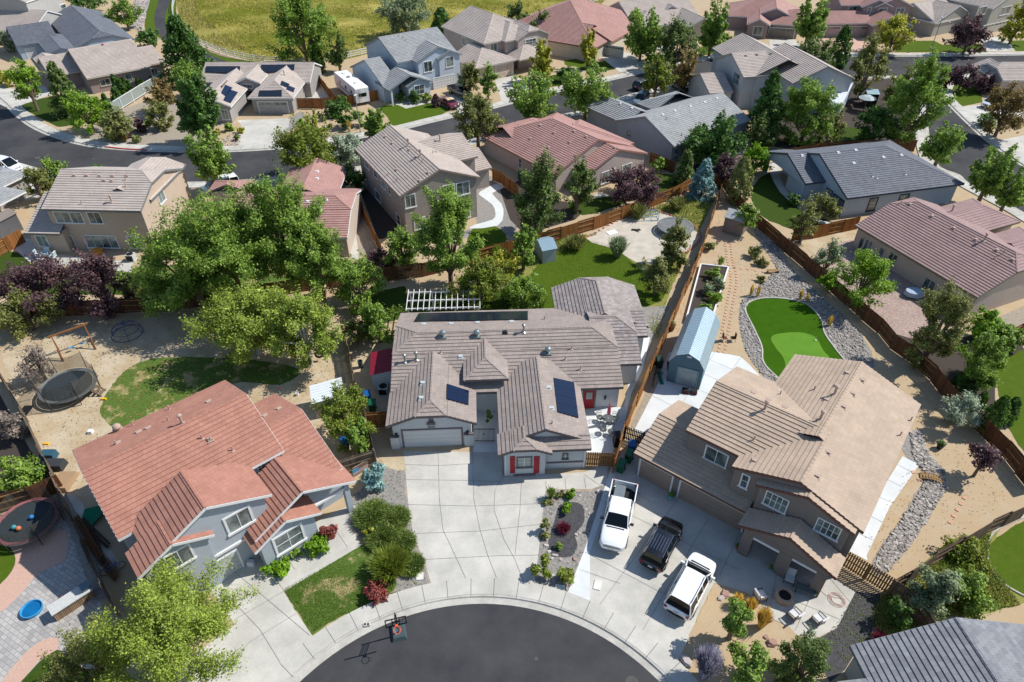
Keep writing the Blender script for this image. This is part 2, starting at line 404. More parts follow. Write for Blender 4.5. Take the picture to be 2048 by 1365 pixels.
    def gdoor(s, w, side, p, q, m=None, panels=4, trim=None, windows=0):
        pl = s.plane(w, side); a0, z1 = s.onwall(pl, *p); a1, z0 = s.onwall(pl, *q)
        if a0 > a1: a0, a1 = a1, a0
        z0 = 0.0; z1 = min(max(z1, 2.0), 2.6); t = trim or s.trim; f = MB()
        s.wbox(f, pl, a0-.14, a0, z0, z1+.14, -.03, .05); s.wbox(f, pl, a1, a1+.14, z0, z1+.14, -.03, .05); s.wbox(f, pl, a0, a1, z1, z1+.14, -.03, .055)
        o = f.build('garage_door', t, s.root); d = MB(); n = panels
        for i in range(n):
            za = z0+(z1-z0)*i/n; zb = z0+(z1-z0)*(i+1)/n-.015; s.wbox(d, pl, a0, a1, za, zb, -.02, .012)
            k = max(2, int((a1-a0)/.65))
            for j in range(k):
                b0 = a0+(a1-a0)*(j+.12)/k; b1 = a0+(a1-a0)*(j+.88)/k; s.wbox(d, pl, b0, b1, za+.1, zb-.1, .0, .028)
        s.wbox(d, pl, a0, a1, z0, z1, -.03, 0); d.build('door_panel', m or s.wallm, o)
        if windows:
            g = MB()
            for j in range(windows):
                b0 = a0+(a1-a0)*(j+.1)/windows; b1 = a0+(a1-a0)*(j+.9)/windows; s.wbox(g, pl, b0, b1, z1-.45, z1-.12, .0, .034)
            g.build('door_window', GLASS, o)
        return o
    def vent(s, x, y, kind='box', m=None):
        H, N = s.roofhit(x, y)
        if H is None: return
        mb = MB(); nm = 'roof_vent'
        if kind == 'box': mb.box(H+N*.02+V(0,0,.05), (.34, .3, .14), s.a); mb.box(H+N*.01, (.5, .55, .02), s.a); mm = m or PVC
        elif kind == 'pipe': mb.tube([H-V(0,0,.1), H+V(0,0,.45)], .05, 8); mb.lathe(H, [(.16, -.05), (.16, .02), (.06, .06)], 12); mm = m or PVC; nm = 'vent_pipe'
        elif kind == 'flue': mb.tube([H-V(0,0,.1), H+V(0,0,.75)], .09, 10); mb.lathe(H+V(0,0,.75), [(.1, 0), (.17, .03), (.17, .13), (.08, .2)], 12); mb.lathe(H, [(.25, -.05), (.25, .02), (.1, .1)], 12); mm = m or PVC; nm = 'flue_pipe'
        elif kind == 'turbine': mb.lathe(H-V(0,0,.1), [(.17, 0), (.17, .3), (.24, .36), (.3, .48), (.3, .58), (.22, .7), (.08, .76)], 16); mb.box(H+N*.03, (.7, .7, .03), s.a); mm = m or GALV; nm = 'turbine_vent'
        elif kind == 'dish':
            mb.tube([H, H+V(0,0,.5)], .03, 6); mb.lathe(H+V(0,0,.55), [(.02, 0), (.2, .04), (.32, .12)], 14, cap1=False); mm = m or WHITE; nm = 'satellite_dish'
        s.pend.append((mb, nm, mm))
    def solar(s, quad, cols=1, rows=1, lift=.13, m=None):
        pts = [s.roofhit(x, y) for x, y in quad]; pts = [p for p in pts if p[0] is not None]
        if len(pts) < 4: print('solar miss', s.root.name, quad); return
        N = pts[0][1]
        e = np.cross(V(0,0,1), N); e /= np.linalg.norm(e); upv = np.cross(N, e); O = sum(p[0] for p in pts)/4
        c = [((p[0]-O)@e, (p[0]-O)@upv) for p in pts]
        def bl(fx, fy): 
            q = [(1-fx)*(1-fy), fx*(1-fy), fx*fy, (1-fx)*fy]
            return O+e*sum(q[i]*c[i][0] for i in range(4))+upv*sum(q[i]*c[i][1] for i in range(4))
        mb = MB(); fr = MB(); g = .012
        for i in range(cols):
            for j in range(rows):
                q = [bl((i+g)/cols, (j+g)/rows), bl((i+1-g)/cols, (j+g)/rows), bl((i+1-g)/cols, (j+1-g)/rows), bl((i+g)/cols, (j+1-g)/rows)]
                mb.poly([p+N*(lift+.02) for p in q], 0, [(0, 0), (.995, 0), (.995, 1.64), (0, 1.64)])
                fr.hexa([p+N*(lift-.03) for p in q]+[p+N*(lift+.014) for p in q])
                for p in q: fr.bar(p+N*(lift-.03), p-N*.02, .04)
        s.pend.append((mb, 'solar_panel', m or SOLAR)); s.pend.append((fr, '__sub_mounting_frame', DARK))
    def done(s):
        r = s.roof.build('roof', s.roofm, s.root)
        for cp in s.caps: cp.build('ridge_cap', CAPM[(s.roofm[0] if isinstance(s.roofm, list) else s.roofm).name], r)
        s.fas.build('fascia', s.fm, r)
        if s.wall.f: s.wall.build('wall', s.wallm, s.root)
        last = None
        for mb, nm, mm in s.pend:
            if nm.startswith('__sub_'): mb.build(nm[6:], mm, last)
            else: last = mb.build(nm, mm, s.root)
        return s.root
def quadwin(h, pl, pts, **k):
    L = [h.onwall(pl, *p) for p in pts]; a = sorted(q[0] for q in L); z = sorted(q[1] for q in L)
    return h.winrect(pl, (a[0]+a[1])/2, (a[2]+a[3])/2, (z[0]+z[1])/2, (z[2]+z[3])/2, **k)
S_WHITE = stucco('pale_grey_stucco', (214,218,220)); S_TAUPE = stucco('taupe_stucco', (142,132,126)); S_GREY = stucco('grey_stucco', (184,192,200))
S_TAN = stucco('tan_stucco', (206,186,166)); S_BEIGE = stucco('beige_stucco', (206,190,176)); S_BLUE = stucco('pale_blue_stucco', (186,200,212))
S_PINKB = stucco('rose_beige_stucco', (196,180,172)); S_GREYB = stucco('warm_grey_stucco', (178,172,166)); S_CREAM = stucco('cream_stucco', (214,205,186)); S_MAUVE = stucco('mauve_stucco', (168,150,146))
RED = mat('red_paint', (170,48,58), var=.05, rough=.6); OLIVED = mat('garage_brown', (160,142,128), var=.04, rough=.7)
DWHITE = mat('garage_white', (225,226,226), var=.02, rough=.6, k=.8)
# ---- H1: the house in the middle
h = House('single-storey pale grey house with taupe tile roof and solar panels, mid-photo', (771,854), (953,847), 2.75, S_WHITE, [RM['taupe'], RM['dtaupe']], DARKT, fascia=DARKT)
H1 = h
def downpipe(h, pl, x, y, top):
    a, z = h.onwall(pl, x, y); mb = MB(); h.wbox(mb, pl, a-.04, a+.04, .1, top, 0, .08); mb.build('downpipe', WHITE, h.root)
m1 = h.wing('u', [(783,774),(1247,775),(1090,618.6)], 2.75, 'jj', pitch=.36)
m2 = h.wing('u', [(1190,731),(1283.7,728.6)], 2.72, 'xj', R=(1250,632), pitch=.36, roof=1)
m3 = h.wing('u', [(1240,674),(1295.7,672.9)], 2.7, 'xg', R=(1280,622), pitch=.36, roof=1)
gw = h.wing('v', [(771.4,854.3),(952.9,847),(868,730)], 2.75, 'jx', pitch=.42)
tw = h.wing('v', [(927,761.4),(1017,758.6),(970,690)], 3.75, 'hx', pitch=.42, z0=2.2)
rw = h.wing('v', [(1000,890),(1180,879),(1080,740)], 2.75, 'gx', pitch=.42)
bay = h.wing('v', [(996.3,911),(1104.3,908),(1055,868)], 2.7, 'jx', pitch=.42, clip=.45)
sk = h.wing('u', [(1070,901.8),(1182.9,900)], 2.7, 'xg', R=(1120,872), pitch=.42)
sun = h.wing('v', [(1116,655),(1280,655),(1111,577),(1268,572)], 2.75, 'xj', pitch=.40, roof=1)
h.win(bay, 'f', (1033,914), (1064,935), bars=(1,1), trim=DARKT, depth_=.05, glass=BLIND)
pl = h.plane(bay, 'f')
for x0, x1 in ((1020,1030),(1068,1078)):
    a0, z1 = h.onwall(pl, x0, 913); a1, z0 = h.onwall(pl, x1, 946); mb = MB(); h.wbox(mb, pl, a0, a1, z0, z1, 0, .06)
    for q in (.15, .8): h.wbox(mb, pl, a0, a1, z0+(z1-z0)*q, z0+(z1-z0)*q+.08, .06, .08)
    mb.build('shutter', RED, h.root)
mb = MB(); a0, z1 = h.onwall(pl, 1028, 946); a1, z0 = h.onwall(pl, 1071, 949); h.wbox(mb, pl, a0, a1, z0, z0+.15, 0, .1)
a0, z1 = h.onwall(h.plane(sk, 'f'), 1094, 921); a1, z0 = h.onwall(h.plane(sk, 'f'), 1168, 924); h.wbox(mb, h.plane(sk, 'f'), a0, a1, z0, z0+.16, 0, .05); mb.build('trim_band', DARKT, h.root)
h.win(sk, 'f', (1125,907), (1136,918), bars=(1,1), fw=.05, label='small square window')
gd = h.gdoor(gw, 'f', (806,868), (925,905), DWHITE, trim=DARKT)
pg = h.plane(gw, 'f'); mb = MB()
for xa, xb in ((783,800),(930,947)):
    a0, _ = h.onwall(pg, xa, 890); a1, _ = h.onwall(pg, xb, 890); mb = MB(); h.wbox(mb, pg, a0, a1, 0, 1.35, -.02, .16); pr = mb.build('pier', S_WHITE, h.root); mb = MB(); h.wbox(mb, pg, a0-.05, a1+.05, 1.35, 1.5, -.02, .2); mb.build('pier_cap', DARKT, pr)
downpipe(h, h.plane(bay, 'f'), 1011, 930, 2.6); downpipe(h, h.plane(sk, 'f'), 1167, 930, 2.6)
a0, z1 = h.onwall(pg, 857, 837); a1, z0 = h.onwall(pg, 867, 843); h.winrect(pg, a0, a1, z0, z1+.05, 'gable_vent', None, DARKT, .05, .06)
mb = MB(); a0, z1 = h.onwall(pg, 853, 846); a1, z0 = h.onwall(pg, 871, 849); h.wbox(mb, pg, a0, a1, z0, z1+.02, 0, .09); mb.build('sill', DARKT, h.root)
a, z = h.onwall(pg, 863, 855.5); p = h.at(pg, a, z, .02); text('house_number', '2660', .3, DARK, tuple(p-V(*h.root.location)), (pi/2, 0, h.a), h.root)
for xx, yy in ((793,869),(935,864)):
    a, z = h.onwall(pg, xx, yy); mb = MB(); h.wbox(mb, pg, a-.09, a+.09, z-.22, z+.12, .02, .2); h.wbox(mb, pg, a-.12, a+.12, z+.12, z+.16, .0, .24); mb.build('wall_lamp', DARK, h.root)
pt = h.plane(tw, 'f'); mb = MB(); a0, z1 = h.onwall(pt, 950, 764); a1, z0 = h.onwall(pt, 995, 773); h.wbox(mb, pt, a0, a1, z0, z0+.06, 0, .05); h.wbox(mb, pt, a0, a1, z1-.06, z1, 0, .05); h.wbox(mb, pt, a0, a0+.06, z0, z1, 0, .05); h.wbox(mb, pt, a1-.06, a1, z0, z1, 0, .05); mb.build('trim_panel', DARKT, h.root)
pm = h.plane(m1, 'f'); mb = MB(); a0, z1 = h.onwall(pm, 1168, 790); a1, z0 = h.onwall(pm, 1186, 820)
h.wbox(mb, pm, a0, a1, 0, 2.1, 0, .05); d = mb.build('door', RED, h.root, ); d['label'] = 'red side door with a glass pane'; mb = MB(); h.wbox(mb, pm, a0+.2, a1-.2, 1.1, 1.9, .05, .06); mb.build('pane', BLIND, d)
mb = MB(); h.wbox(mb, pm, a0-.12, a0, 0, 2.2, 0, .06); h.wbox(mb, pm, a1, a1+.12, 0, 2.2, 0, .06); h.wbox(mb, pm, a0-.12, a1+.12, 2.1, 2.24, 0, .07); mb.build('door_frame', DARKT, d)
a, z = h.onwall(pm, 1210, 794); mb = MB(); h.wbox(mb, pm, a-.08, a+.08, z-.2, z+.15, 0, .15); mb.build('wall_lamp', DARK, h.root)
h.solar([(893,770),(937,784),(936,812),(892,800)], 2, 2, m=None); h.solar([(1106,758),(1147,767),(1156,838),(1114,826)], 1, 4); h.solar([(838,629),(1056,625),(1056,642),(828,646)], 10, 1, m=SOLARB)
for x, y in ((886,673),(954,672),(1096,706)): h.vent(x, y, 'turbine')
for x, y in ((810,725),(833,720),(1047,665)): h.vent(x, y, 'flue', GALV)
for x, y in ((846,767),(843,797),(847,650),(902,649),(955,647),(1023,645),(1097,776),(1102,817),(921,714)): h.vent(x, y, 'box', mat('vent_pale', (188,198,198)))
for x, y in ((882,707),(1104,849),(1089,640),(1143,699),(1161,740),(1131,720)): h.vent(x, y, 'pipe')
h.vent(1010,665, 'box', DARK)
h.done()
# ---- H2: brown two-storey on the right
h = House('large two-storey brown house with tan tile roof and a three-car garage', (1372,861), (1476,912), 5.5, S_TAUPE, RM['tan'], WHITE, fascia=BROWNT)
H2 = h
fr = h.wing('v', [(1464,934),(1590,870)], 5.5, 'gx', pitch=.36, umax=13.25, oh=.2, ro=.1)
rr = h.wing('v', [(1861,821),(1767,975),(1590,710)], 5.5, 'xg', pitch=.36, umax=13.25)
cr = h.wing('u', [(1372,861),(1476,912)], 5.5, 'gx', R=(1440,766), pitch=.36, oh=.12, umax=(1600,960))
ga = h.wing('u', [(1267.5,907),(1493,1026)], 2.75, 'gx', R=(1319,828), pitch=.36)
po = h.wing('v', [(1478,1048),(1668.6,1156),(1690.5,1117.6)], 3.0, 'gg', pitch=.42, walls=False)
ey = h.wing('v', [(1513,969),(1709,1070),(1640,940)], 5.5, 'gx', pitch=.36, oh=.25, ro=.1)
quadwin(h, h.plane(cr, 'f'), [(1413,888),(1459,912),(1452,938),(1406,916)], bars=(1,0))
quadwin(h, h.plane(fr, 'f'), [(1484,945),(1502,953),(1494,980),(1478,971)], bars=(0,1)); quadwin(h, h.plane(ey, 'f'), [(1533,980),(1580,1001),(1570,1030),(1526,1005)], bars=(3,1), fw=.08); quadwin(h, h.plane(ey, 'f'), [(1636,1033),(1685,1058),(1675,1083),(1627,1059)], bars=(3,1), fw=.08)
h.gdoor(ga, 'f', (1282,925), (1338,985), OLIVED, trim=WHITE); h.gdoor(ga, 'f', (1363,964), (1483,1057), OLIVED, trim=WHITE)
# porch: beam, posts, rear wall
pp = h.plane(po, 'f'); w = po; a0, a1 = w['c0']+.45, w['c1']-.45; mb = MB(); L = a1-a0; bb = [a0, a0+.75, a0+L*.52-.45, a0+L*.52+.45, a1-.7, a1]
for i in (0, 2, 4): mb = MB(); h.wbox(mb, pp, bb[i], bb[i+1], 0, 2.45, -.7, .05); mb.build('porch_column', S_TAUPE, h.root)
mb = MB()
h.wbox(mb, pp, a0, a1, 2.45, 3.0, -.35, .04); cm = (a0+a1)/2
c = [h.at(pp, a0, 3.0, -.3), h.at(pp, a1, 3.0, -.3), h.at(pp, cm+.01, 3.0+(a1-a0)/2*.42, -.3), h.at(pp, cm-.01, 3.0+(a1-a0)/2*.42, -.3)]
c2 = [h.at(pp, a0, 3.0, .03), h.at(pp, a1, 3.0, .03), h.at(pp, cm+.01, 3.0+(a1-a0)/2*.42, .03), h.at(pp, cm-.01, 3.0+(a1-a0)/2*.42, .03)]
mb.hexa(c+c2); mb.build('porch_gable', S_TAUPE, h.root)
for i in (1, 3): mb = MB(); h.wbox(mb, pp, bb[i], bb[i+1], 2.3, 2.5, .04, .1); mb.build('porch_beam', WHITE, h.root)
mb = MB(); h.wbox(mb, pp, bb[1]+1.1, bb[2]-.2, 0, 2.2, -2.9, -2.75); mb.build('door', mat('navy_door', (36,52,84)), h.root)
h.winrect((pp[0], pp[1]+2.82, -1), bb[3]+.3, bb[4]-.1, 1.0, 2.1, bars=(2,1))
for x, y in ((1724,761),(1706,788),(1687,814),(1656,905),(1634,952),(1695,747),(1674,773),(1507,787),(1537,801),(1569,816),(1509,922),(1653,800)): h.vent(x, y, 'box')
for x, y in ((1529,820),(1668,790),(1640,840)): h.vent(x, y, 'flue')
for x, y in ((1508,880),(1628,780),(1795,772),(1821,842),(1800,872),(1560,790)): h.vent(x, y, 'pipe')
h.done()
# ---- H3: red-roofed two-storey at lower left
h = House('two-storey grey stucco house with red clay tile roof, lower left', (271.6,1144), (542.9,989.4), 5.5, S_GREY, RM['red'], WHITE, fascia=WHITE)
H3 = h
mn = h.wing('u', [(145,902),(453.6,765),(507.5,934)], 5.5, 'gg', pitch=.40)
fg = h.wing('v', [(300,1126),(542.9,989.4),(420,960)], 5.5, 'gx', pitch=.5)
fl = h.wing('v', [(274,1152),(428,1070),(345,1056)], 5.1, 'gx', pitch=.5)
rt = h.wing('u', [(684.4,937),(549.6,789),(600,970)], 3.6, 'xg', pitch=.40)
p1 = h.wing('v', [(711.4,962.5),(500,1068),(600,930)], 3.3, 'gx', pitch=.5, walls=False)
p2 = h.wing('v', [(505,1100),(642.3,1026.5),(600,1000)], 2.9, 'gx', pitch=.5)
h.win(fl, 'f', (322,1118), (394,1108), bars=(1,0)) if False else None
pf = h.plane(fl, 'f')
quadwin(h, pf, [(326,1117),(377,1084),(394,1118),(338,1142)], bars=(1,0), fw=.12)
quadwin(h, h.plane(fg, 'f'), [(444,1040),(496,1009),(512,1041),(458,1072)], bars=(1,0), fw=.16)
quadwin(h, h.plane(p2, 'f'), [(541,1078),(601,1047),(615,1078),(555,1112)], bars=(1,1), fw=.16)
pm = h.plane(mn, 'f'); quadwin(h, pm, [(510,932),(530,922),(534,938),(518,944)], bars=(1,1), fw=.08); quadwin(h, pm, [(532,921),(560,907),(563,922),(536,936)], bars=(1,1), fw=.08)
g = h.plane(fg, 'f'); 
L0 = h.onwall(g, 392, 1150); L1 = h.onwall(g, 482, 1105)
h.gdoor(fg, 'f', (400,1150), (487,1138), mat('garage_pale_grey', (190,192,194)), trim=WHITE)
mb = MB(); w = fg; h.wbox(mb, g, w['c0']+.45, w['c1']-.45, 2.55, 2.75, .0, .12); mb.build('trim_band', WHITE, h.root)
pp = h.plane(p1, 'f'); w = p1; a1 = w['c1']-.5; mb = MB(); h.wbox(mb, pp, a1-.4, a1, 0, 3.1, -.4, 0); mb.build('porch_column', S_GREY, h.root)
mb = MB(); cm = (w['c0']+w['c1'])/2; 
h.wbox(mb, pp, cm, a1, 2.7, 2.9, -.3, -.05); mb.build('porch_beam', WHITE, h.root)
mb = MB(); h.wbox(mb, pp, cm-.5, a1-.3, 0, 3.2, -2.6, -2.4); mb.build('porch_wall', S_GREY, h.root)
mb = MB(); h.wbox(mb, pp, cm+.6, cm+1.5, 0, 2.1, -2.4, -2.33); mb.build('door', DARK, h.root)
for x, y in ((278,866),(297,858),(418,805)): h.vent(x, y, 'box')
for x, y in ((365,848),): h.vent(x, y, 'flue')
h.vent(237,862, 'turbine', PVC)
for x, y in ((405,878),(422,882),(466,902),(337,842),(339,820),(233,890),(266,852)): h.vent(x, y, 'pipe')
for x, y in ((559,819),(531,833),(420,880),(236,888)): h.vent(x, y, 'box')
h.done()
# ---- H4: grey roof at the bottom right corner
h = House('single-storey house with slate-grey tile roof, cut off by the bottom right corner', (1772.1,1431.3), (1701,1292), 2.9, S_GREY, RM['grey'], S_GREY, fascia=mat('slate_trim', (120,132,140)))
h.wing('u', [(1820,1530),(1701,1292)], 2.9, 'gg', R=(1912,1236), pitch=.35)
h.wing('v', [(1735,1358),(1700,1420)], 2.85, 'xg', pitch=.35)
h.done()
# ---- H5: tan two-storey, left
h = House('two-storey tan stucco house with beige tile roof and a sunlit side wall, left edge', (82,419), (281,423), 5.5, S_TAN, RM['sand'], WHITE, fascia=mat('grey_fascia', (120,124,124)))
H5 = h
m = h.wing('u', [(82,419),(281,423)], 5.5, 'gj', R=(200,340.5), pitch=.40, clip=.3)
r = h.wing('v', [(200,385),(372,330),(240,400)], 5.5, 'xj', box=None, pitch=.40)
lo = h.wing('u', [(47,468),(120,468)], 2.8, 'gx', R=(93,385), pitch=.40)
pf = h.plane(m, 'f')
quadwin(h, pf, [(106,423),(138,423),(146,447),(113,446)], bars=(1,0)); quadwin(h, pf, [(137,423),(162,424),(171,448),(145,447)], bars=(1,0)); quadwin(h, pf, [(172,424),(199,424),(209,448),(181,448)], bars=(1,0))
quadwin(h, pf, [(165,470),(232,471),(240,497),(176,496)], bars=(3,0)); quadwin(h, pf, [(251,472),(280,472),(286,497),(261,497)], bars=(1,0))
quadwin(h, pf, [(115,469),(146,470),(157,506),(129,506)], name='patio_door', bars=(1,0)); quadwin(h, h.plane(lo, 'f'), [(69,471),(92,471),(101,494),(79,494)], bars=(1,0))
quadwin(h, h.plane(m, 'r'), [(312,388),(323,375),(332,398),(322,412)], bars=(1,0))
for x, y in ((149,351),(174,351),(200,352),(226,352),(254,352),(209,361),(224,362)): h.vent(x, y, 'box')
h.vent(224,405, 'flue')
for x, y in ((164,409),(252,374),(252,361)): h.vent(x, y, 'pipe')
h.done()
# ---- H6: small pink-red roof behind the big poplars
h = House('single-storey house with red tile roof, half hidden behind the big green trees', (620,479), (690,478), 2.8, S_BEIGE, RM['pink'], WHITE)
h.wing('u', [(430,478),(694,478)], 2.8, 'gj', R=(640,391), pitch=.36)
h.wing('v', [(568,362),(686,362),(670,338),(620,400)], 2.8, 'xg', pitch=.40)
h.wing('v', [(415,385),(500,385),(450,362)], 2.8, 'xh', pitch=.40)
for x, y in ((634,344),(634,358),(653,401),(616,404)): h.vent(x, y, 'box', WHITE)
for x, y in ((637,409),(643,420)): h.vent(x, y, 'pipe', WHITE)
h.done()
# ---- H7: two-storey tan gable in the centre top
h = House('two-storey taupe house with gabled tan tile roof behind the pergola yard', (799.7,393.6), (960,355), 5.5, stucco('brown_grey_stucco', (170,160,152)), RM['beige'], WHITE, fascia=mat('taupe_fascia', (150,135,125)), pitch=.42)
m = h.wing('v', [(799.7,393.6),(960,355),(715,297)], 5.5, 'gg', pitch=.42)
b = h.wing('u', [(961,318),(860,330)], 5.5, 'xg', R=(930.5,265), pitch=.36)
c = h.wing('u', [(984,336),(950,344)], 2.9, 'xg', R=(961,295), pitch=.36)
pf = h.plane(m, 'f')
quadwin(h, pf, [(808,391),(830,387),(833,414),(811,418)], bars=(1,0)); quadwin(h, pf, [(883,372),(909,367),(911,394),(886,398)], bars=(1,0)); quadwin(h, pf, [(911,367),(938,361),(940,388),(913,393)], bars=(1,0))
quadwin(h, pf, [(826,438),(850,433),(852,456),(830,462)], bars=(1,0)); quadwin(h, pf, [(919,413),(940,409),(941,435),(921,439)], bars=(1,0))
pl_ = h.plane(m, 'l')
for q in ([(762,360),(770,366),(773,380),(764,374)], [(776,372),(781,376),(783,391),(777,386)], [(747,340),(754,346),(756,358),(748,353)], [(729,318),(737,323),(739,340),(731,333)], [(750,378),(760,388),(763,407),(752,397)], [(792,424),(800,433),(803,456),(795,447)], [(724,350),(732,358),(735,372),(727,364)]): quadwin(h, pl_, q, bars=(0,1), fw=.07)
for x, y in ((772,274),(786,287),(820,300),(834,314),(858,346),(841,362),(795,340),(870,305)): h.vent(x, y, 'box')
for x, y in ((817,291),(841,313),(880,283)): h.vent(x, y, 'flue')
for x, y in ((777,350),(794,362),(845,325),(866,308)): h.vent(x, y, 'pipe')
h.done()
# ---- H8: pink roof, centre right
h = House('single-storey house with wide pink tile roof and white covered patio, centre top', (1031.5,307.7), (1112,350), 2.8, S_PINKB, RM['pink'], WHITE, fascia=mat('pink_fascia', (165,120,108)))
m = h.wing('u', [(958,272),(1112,350)], 2.8, 'hg', R=(1150,258), pitch=.40)
p = h.wing('u', [(1130,330),(1197,343),(1293,306)], 2.75, 'xg', box=None, pitch=.36)
h.wing('v', [(1140,290),(1230,300),(1160,240)], 2.8, 'xh', pitch=.4)
h.wing('v', [(990,270),(1060,290),(1070,232)], 2.8, 'xh', pitch=.4)
pf = h.plane(m, 'f'); quadwin(h, pf, [(1037,314),(1044,318),(1044,340),(1038,335)], bars=(0,1), fw=.06)
quadwin(h, h.plane(p, 'r'), [(1202,345),(1229,338),(1230,361),(1203,368)], bars=(1,0)); quadwin(h, h.plane(p, 'r'), [(1242,332),(1262,326),(1263,350),(1243,356)], name='patio_door', bars=(1,0))
for x, y in ((1081,251),(1109,266),(1149,263),(1173,274),(1140,285),(1098,296),(1061,278),(1230,296)): h.vent(x, y, 'box')
for x, y in ((1113,250),(1145,252)): h.vent(x, y, 'pipe')
h.done()
# ---- H9: grey roof
h = House('single-storey grey house with long light-grey gabled tile roof, upper right of centre', (1348,293.6), (1503,241), 2.9, stucco('blue_grey_stucco', (160,168,176)), RM['lgrey'], stucco('grey_trim_stucco', (150,158,166)), fascia=mat('grey_fascia2', (135,142,148)))
m = h.wing('u', [(1348,293.6),(1503,241)], 2.9, 'gg', R=(1292,233), pitch=.40)
l = h.wing('v', [(1171,213),(1235,242),(1310,230)], 2.9, 'xg', pitch=.40)
h.wing('v', [(1285,202.6),(1310,222),(1389,197)], 2.9, 'xh', pitch=.40)
for x, y in ((1241,208),(1264,217),(1433,197),(1409,205),(1380,213),(1349,222),(1325,230)): h.vent(x, y, 'box', WHITE)
for x, y in ((1338,211),(1332,240),(1363,272)): h.vent(x, y, 'pipe', GALV)
quadwin(h, h.plane(m, 'f'), [(1347,302),(1355,299),(1356,318),(1348,321)], bars=(0,1), fw=.08); quadwin(h, h.plane(m, 'f'), [(1360,298),(1376,292),(1377,310),(1361,316)], bars=(1,0), fw=.08)
wl = h.plane(m, 'l'); quadwin(h, wl, [(1254,261),(1262,263),(1262,275),(1255,272)], bars=(0,1), fw=.06)
h.done()
# ---- H10: charcoal roof, right
h = House('single-storey pale blue-grey house with charcoal tile roof and dark window frames', (1694.7,397.4), (1929,368), 2.9, S_BLUE, RM['dgrey'], mat('navy_trim', (44,52,70)), fascia=mat('dark_fascia', (80,86,96)))
m = h.wing('u', [(1694.7,397.4),(1929,368)], 2.9, 'gh', R=(1700,301), pitch=.38)
p = h.wing('u', [(1611,368),(1655,363)], 2.9, 'gx', R=(1582,306), pitch=.38, walls=False)
h.wing('v', [(1860,300),(1800,320),(1640,288),(1760,284)], 2.9, 'xh', box=None, pitch=.38) if False else None
pf = h.plane(m, 'f'); quadwin(h, pf, [(1739,397),(1756,395),(1750,421),(1732,424)], bars=(0,2)); quadwin(h, pf, [(1800,390),(1820,387),(1816,400),(1796,402)], bars=(1,0))
pl_ = h.plane(m, 'l'); quadwin(h, pl_, [(1652,374),(1664,380),(1664,405),(1650,398)], bars=(0,0), fw=.1); quadwin(h, pl_, [(1665,384),(1690,402),(1682,425),(1665,408)], bars=(1,0), fw=.1)
pp = h.plane(p, 'l'); w = p; mb = MB(); a0, a1 = w['c0']+.45, w['c1']-.45
h.wbox(mb, pp, a0, a0+.5, 0, 2.8, -.5, 0); h.wbox(mb, pp, a1-.5, a1, 0, 2.8, -.5, 0); h.wbox(mb, pp, a0, a1, 2.4, 2.8, -.4, .01); cm = (a0+a1)/2
mb.hexa([h.at(pp, a0, 2.8, -.3), h.at(pp, a1, 2.8, -.3), h.at(pp, cm+.01, 2.8+(a1-a0)*.19, -.3), h.at(pp, cm-.01, 2.8+(a1-a0)*.19, -.3), h.at(pp, a0, 2.8, 0), h.at(pp, a1, 2.8, 0), h.at(pp, cm+.01, 2.8+(a1-a0)*.19, 0), h.at(pp, cm-.01, 2.8+(a1-a0)*.19, 0)]); 
h.wbox(mb, pp, a0, a0+(a1-a0)*.45, 0, 2.6, -3.4, -.5); mb.build('porch_wall', S_BLUE, h.root)
h.winrect((pp[0], pp[1], -1), a0+.3, a0+(a1-a0)*.38, .5, 2.3, bars=(1,0)) if False else None
for x, y in ((1604,312),(1676,306),(1711,301),(1766,315),(1802,311),(1707,327)): h.vent(x, y, 'box', WHITE)
for x, y in ((1745,354),(1754,357),(1811,350)): h.vent(x, y, 'pipe', WHITE)
h.done()
# ---- H11: dusty rose roof, right edge
h = House('single-storey house with long dusty-rose tile roof and paver patio, right edge', (1710,451), (1955,596), 2.8, S_BEIGE, RM['pinkd'], S_CREAM, fascia=mat('olive_gutter', (128,124,104)))
m = h.wing('u', [(1710,451),(1955,596)], 2.8, 'jj', R=(1900,437), pitch=.40, clip=.3)
h.wing('v', [(1840,470),(1950,470),(1945,398),(2020,448)], 2.8, 'xh', pitch=.40, box=None)
h.wing('v', [(1950,480),(2150,520),(2048,460)], 2.8, 'xh', pitch=.40)
pf = h.plane(m, 'f')
quadwin(h, pf, [(1722,472),(1732,476),(1722,506),(1713,500)], bars=(0,0)); quadwin(h, pf, [(1732,477),(1748,484),(1738,515),(1722,507)], name='patio_door', bars=(1,0)); quadwin(h, pf, [(1760,492),(1772,498),(1765,520),(1754,514)], bars=(0,0)); quadwin(h, pf, [(1780,502),(1799,512),(1790,534),(1772,524)], bars=(1,0))
quadwin(h, pf, [(1850,552),(1876,566),(1862,592),(1842,580)], name='patio_door', bars=(1,0))
for x, y in ((1820,409),(1864,433),(1908,457),(1952,480),(1994,501),(2026,520)): h.vent(x, y, 'box')
h.vent(1968,482, 'flue'); h.vent(1903,424, 'flue')
for x, y in ((1801,408),(2006,508),(1992,516)): h.vent(x, y, 'pipe')
h.done()
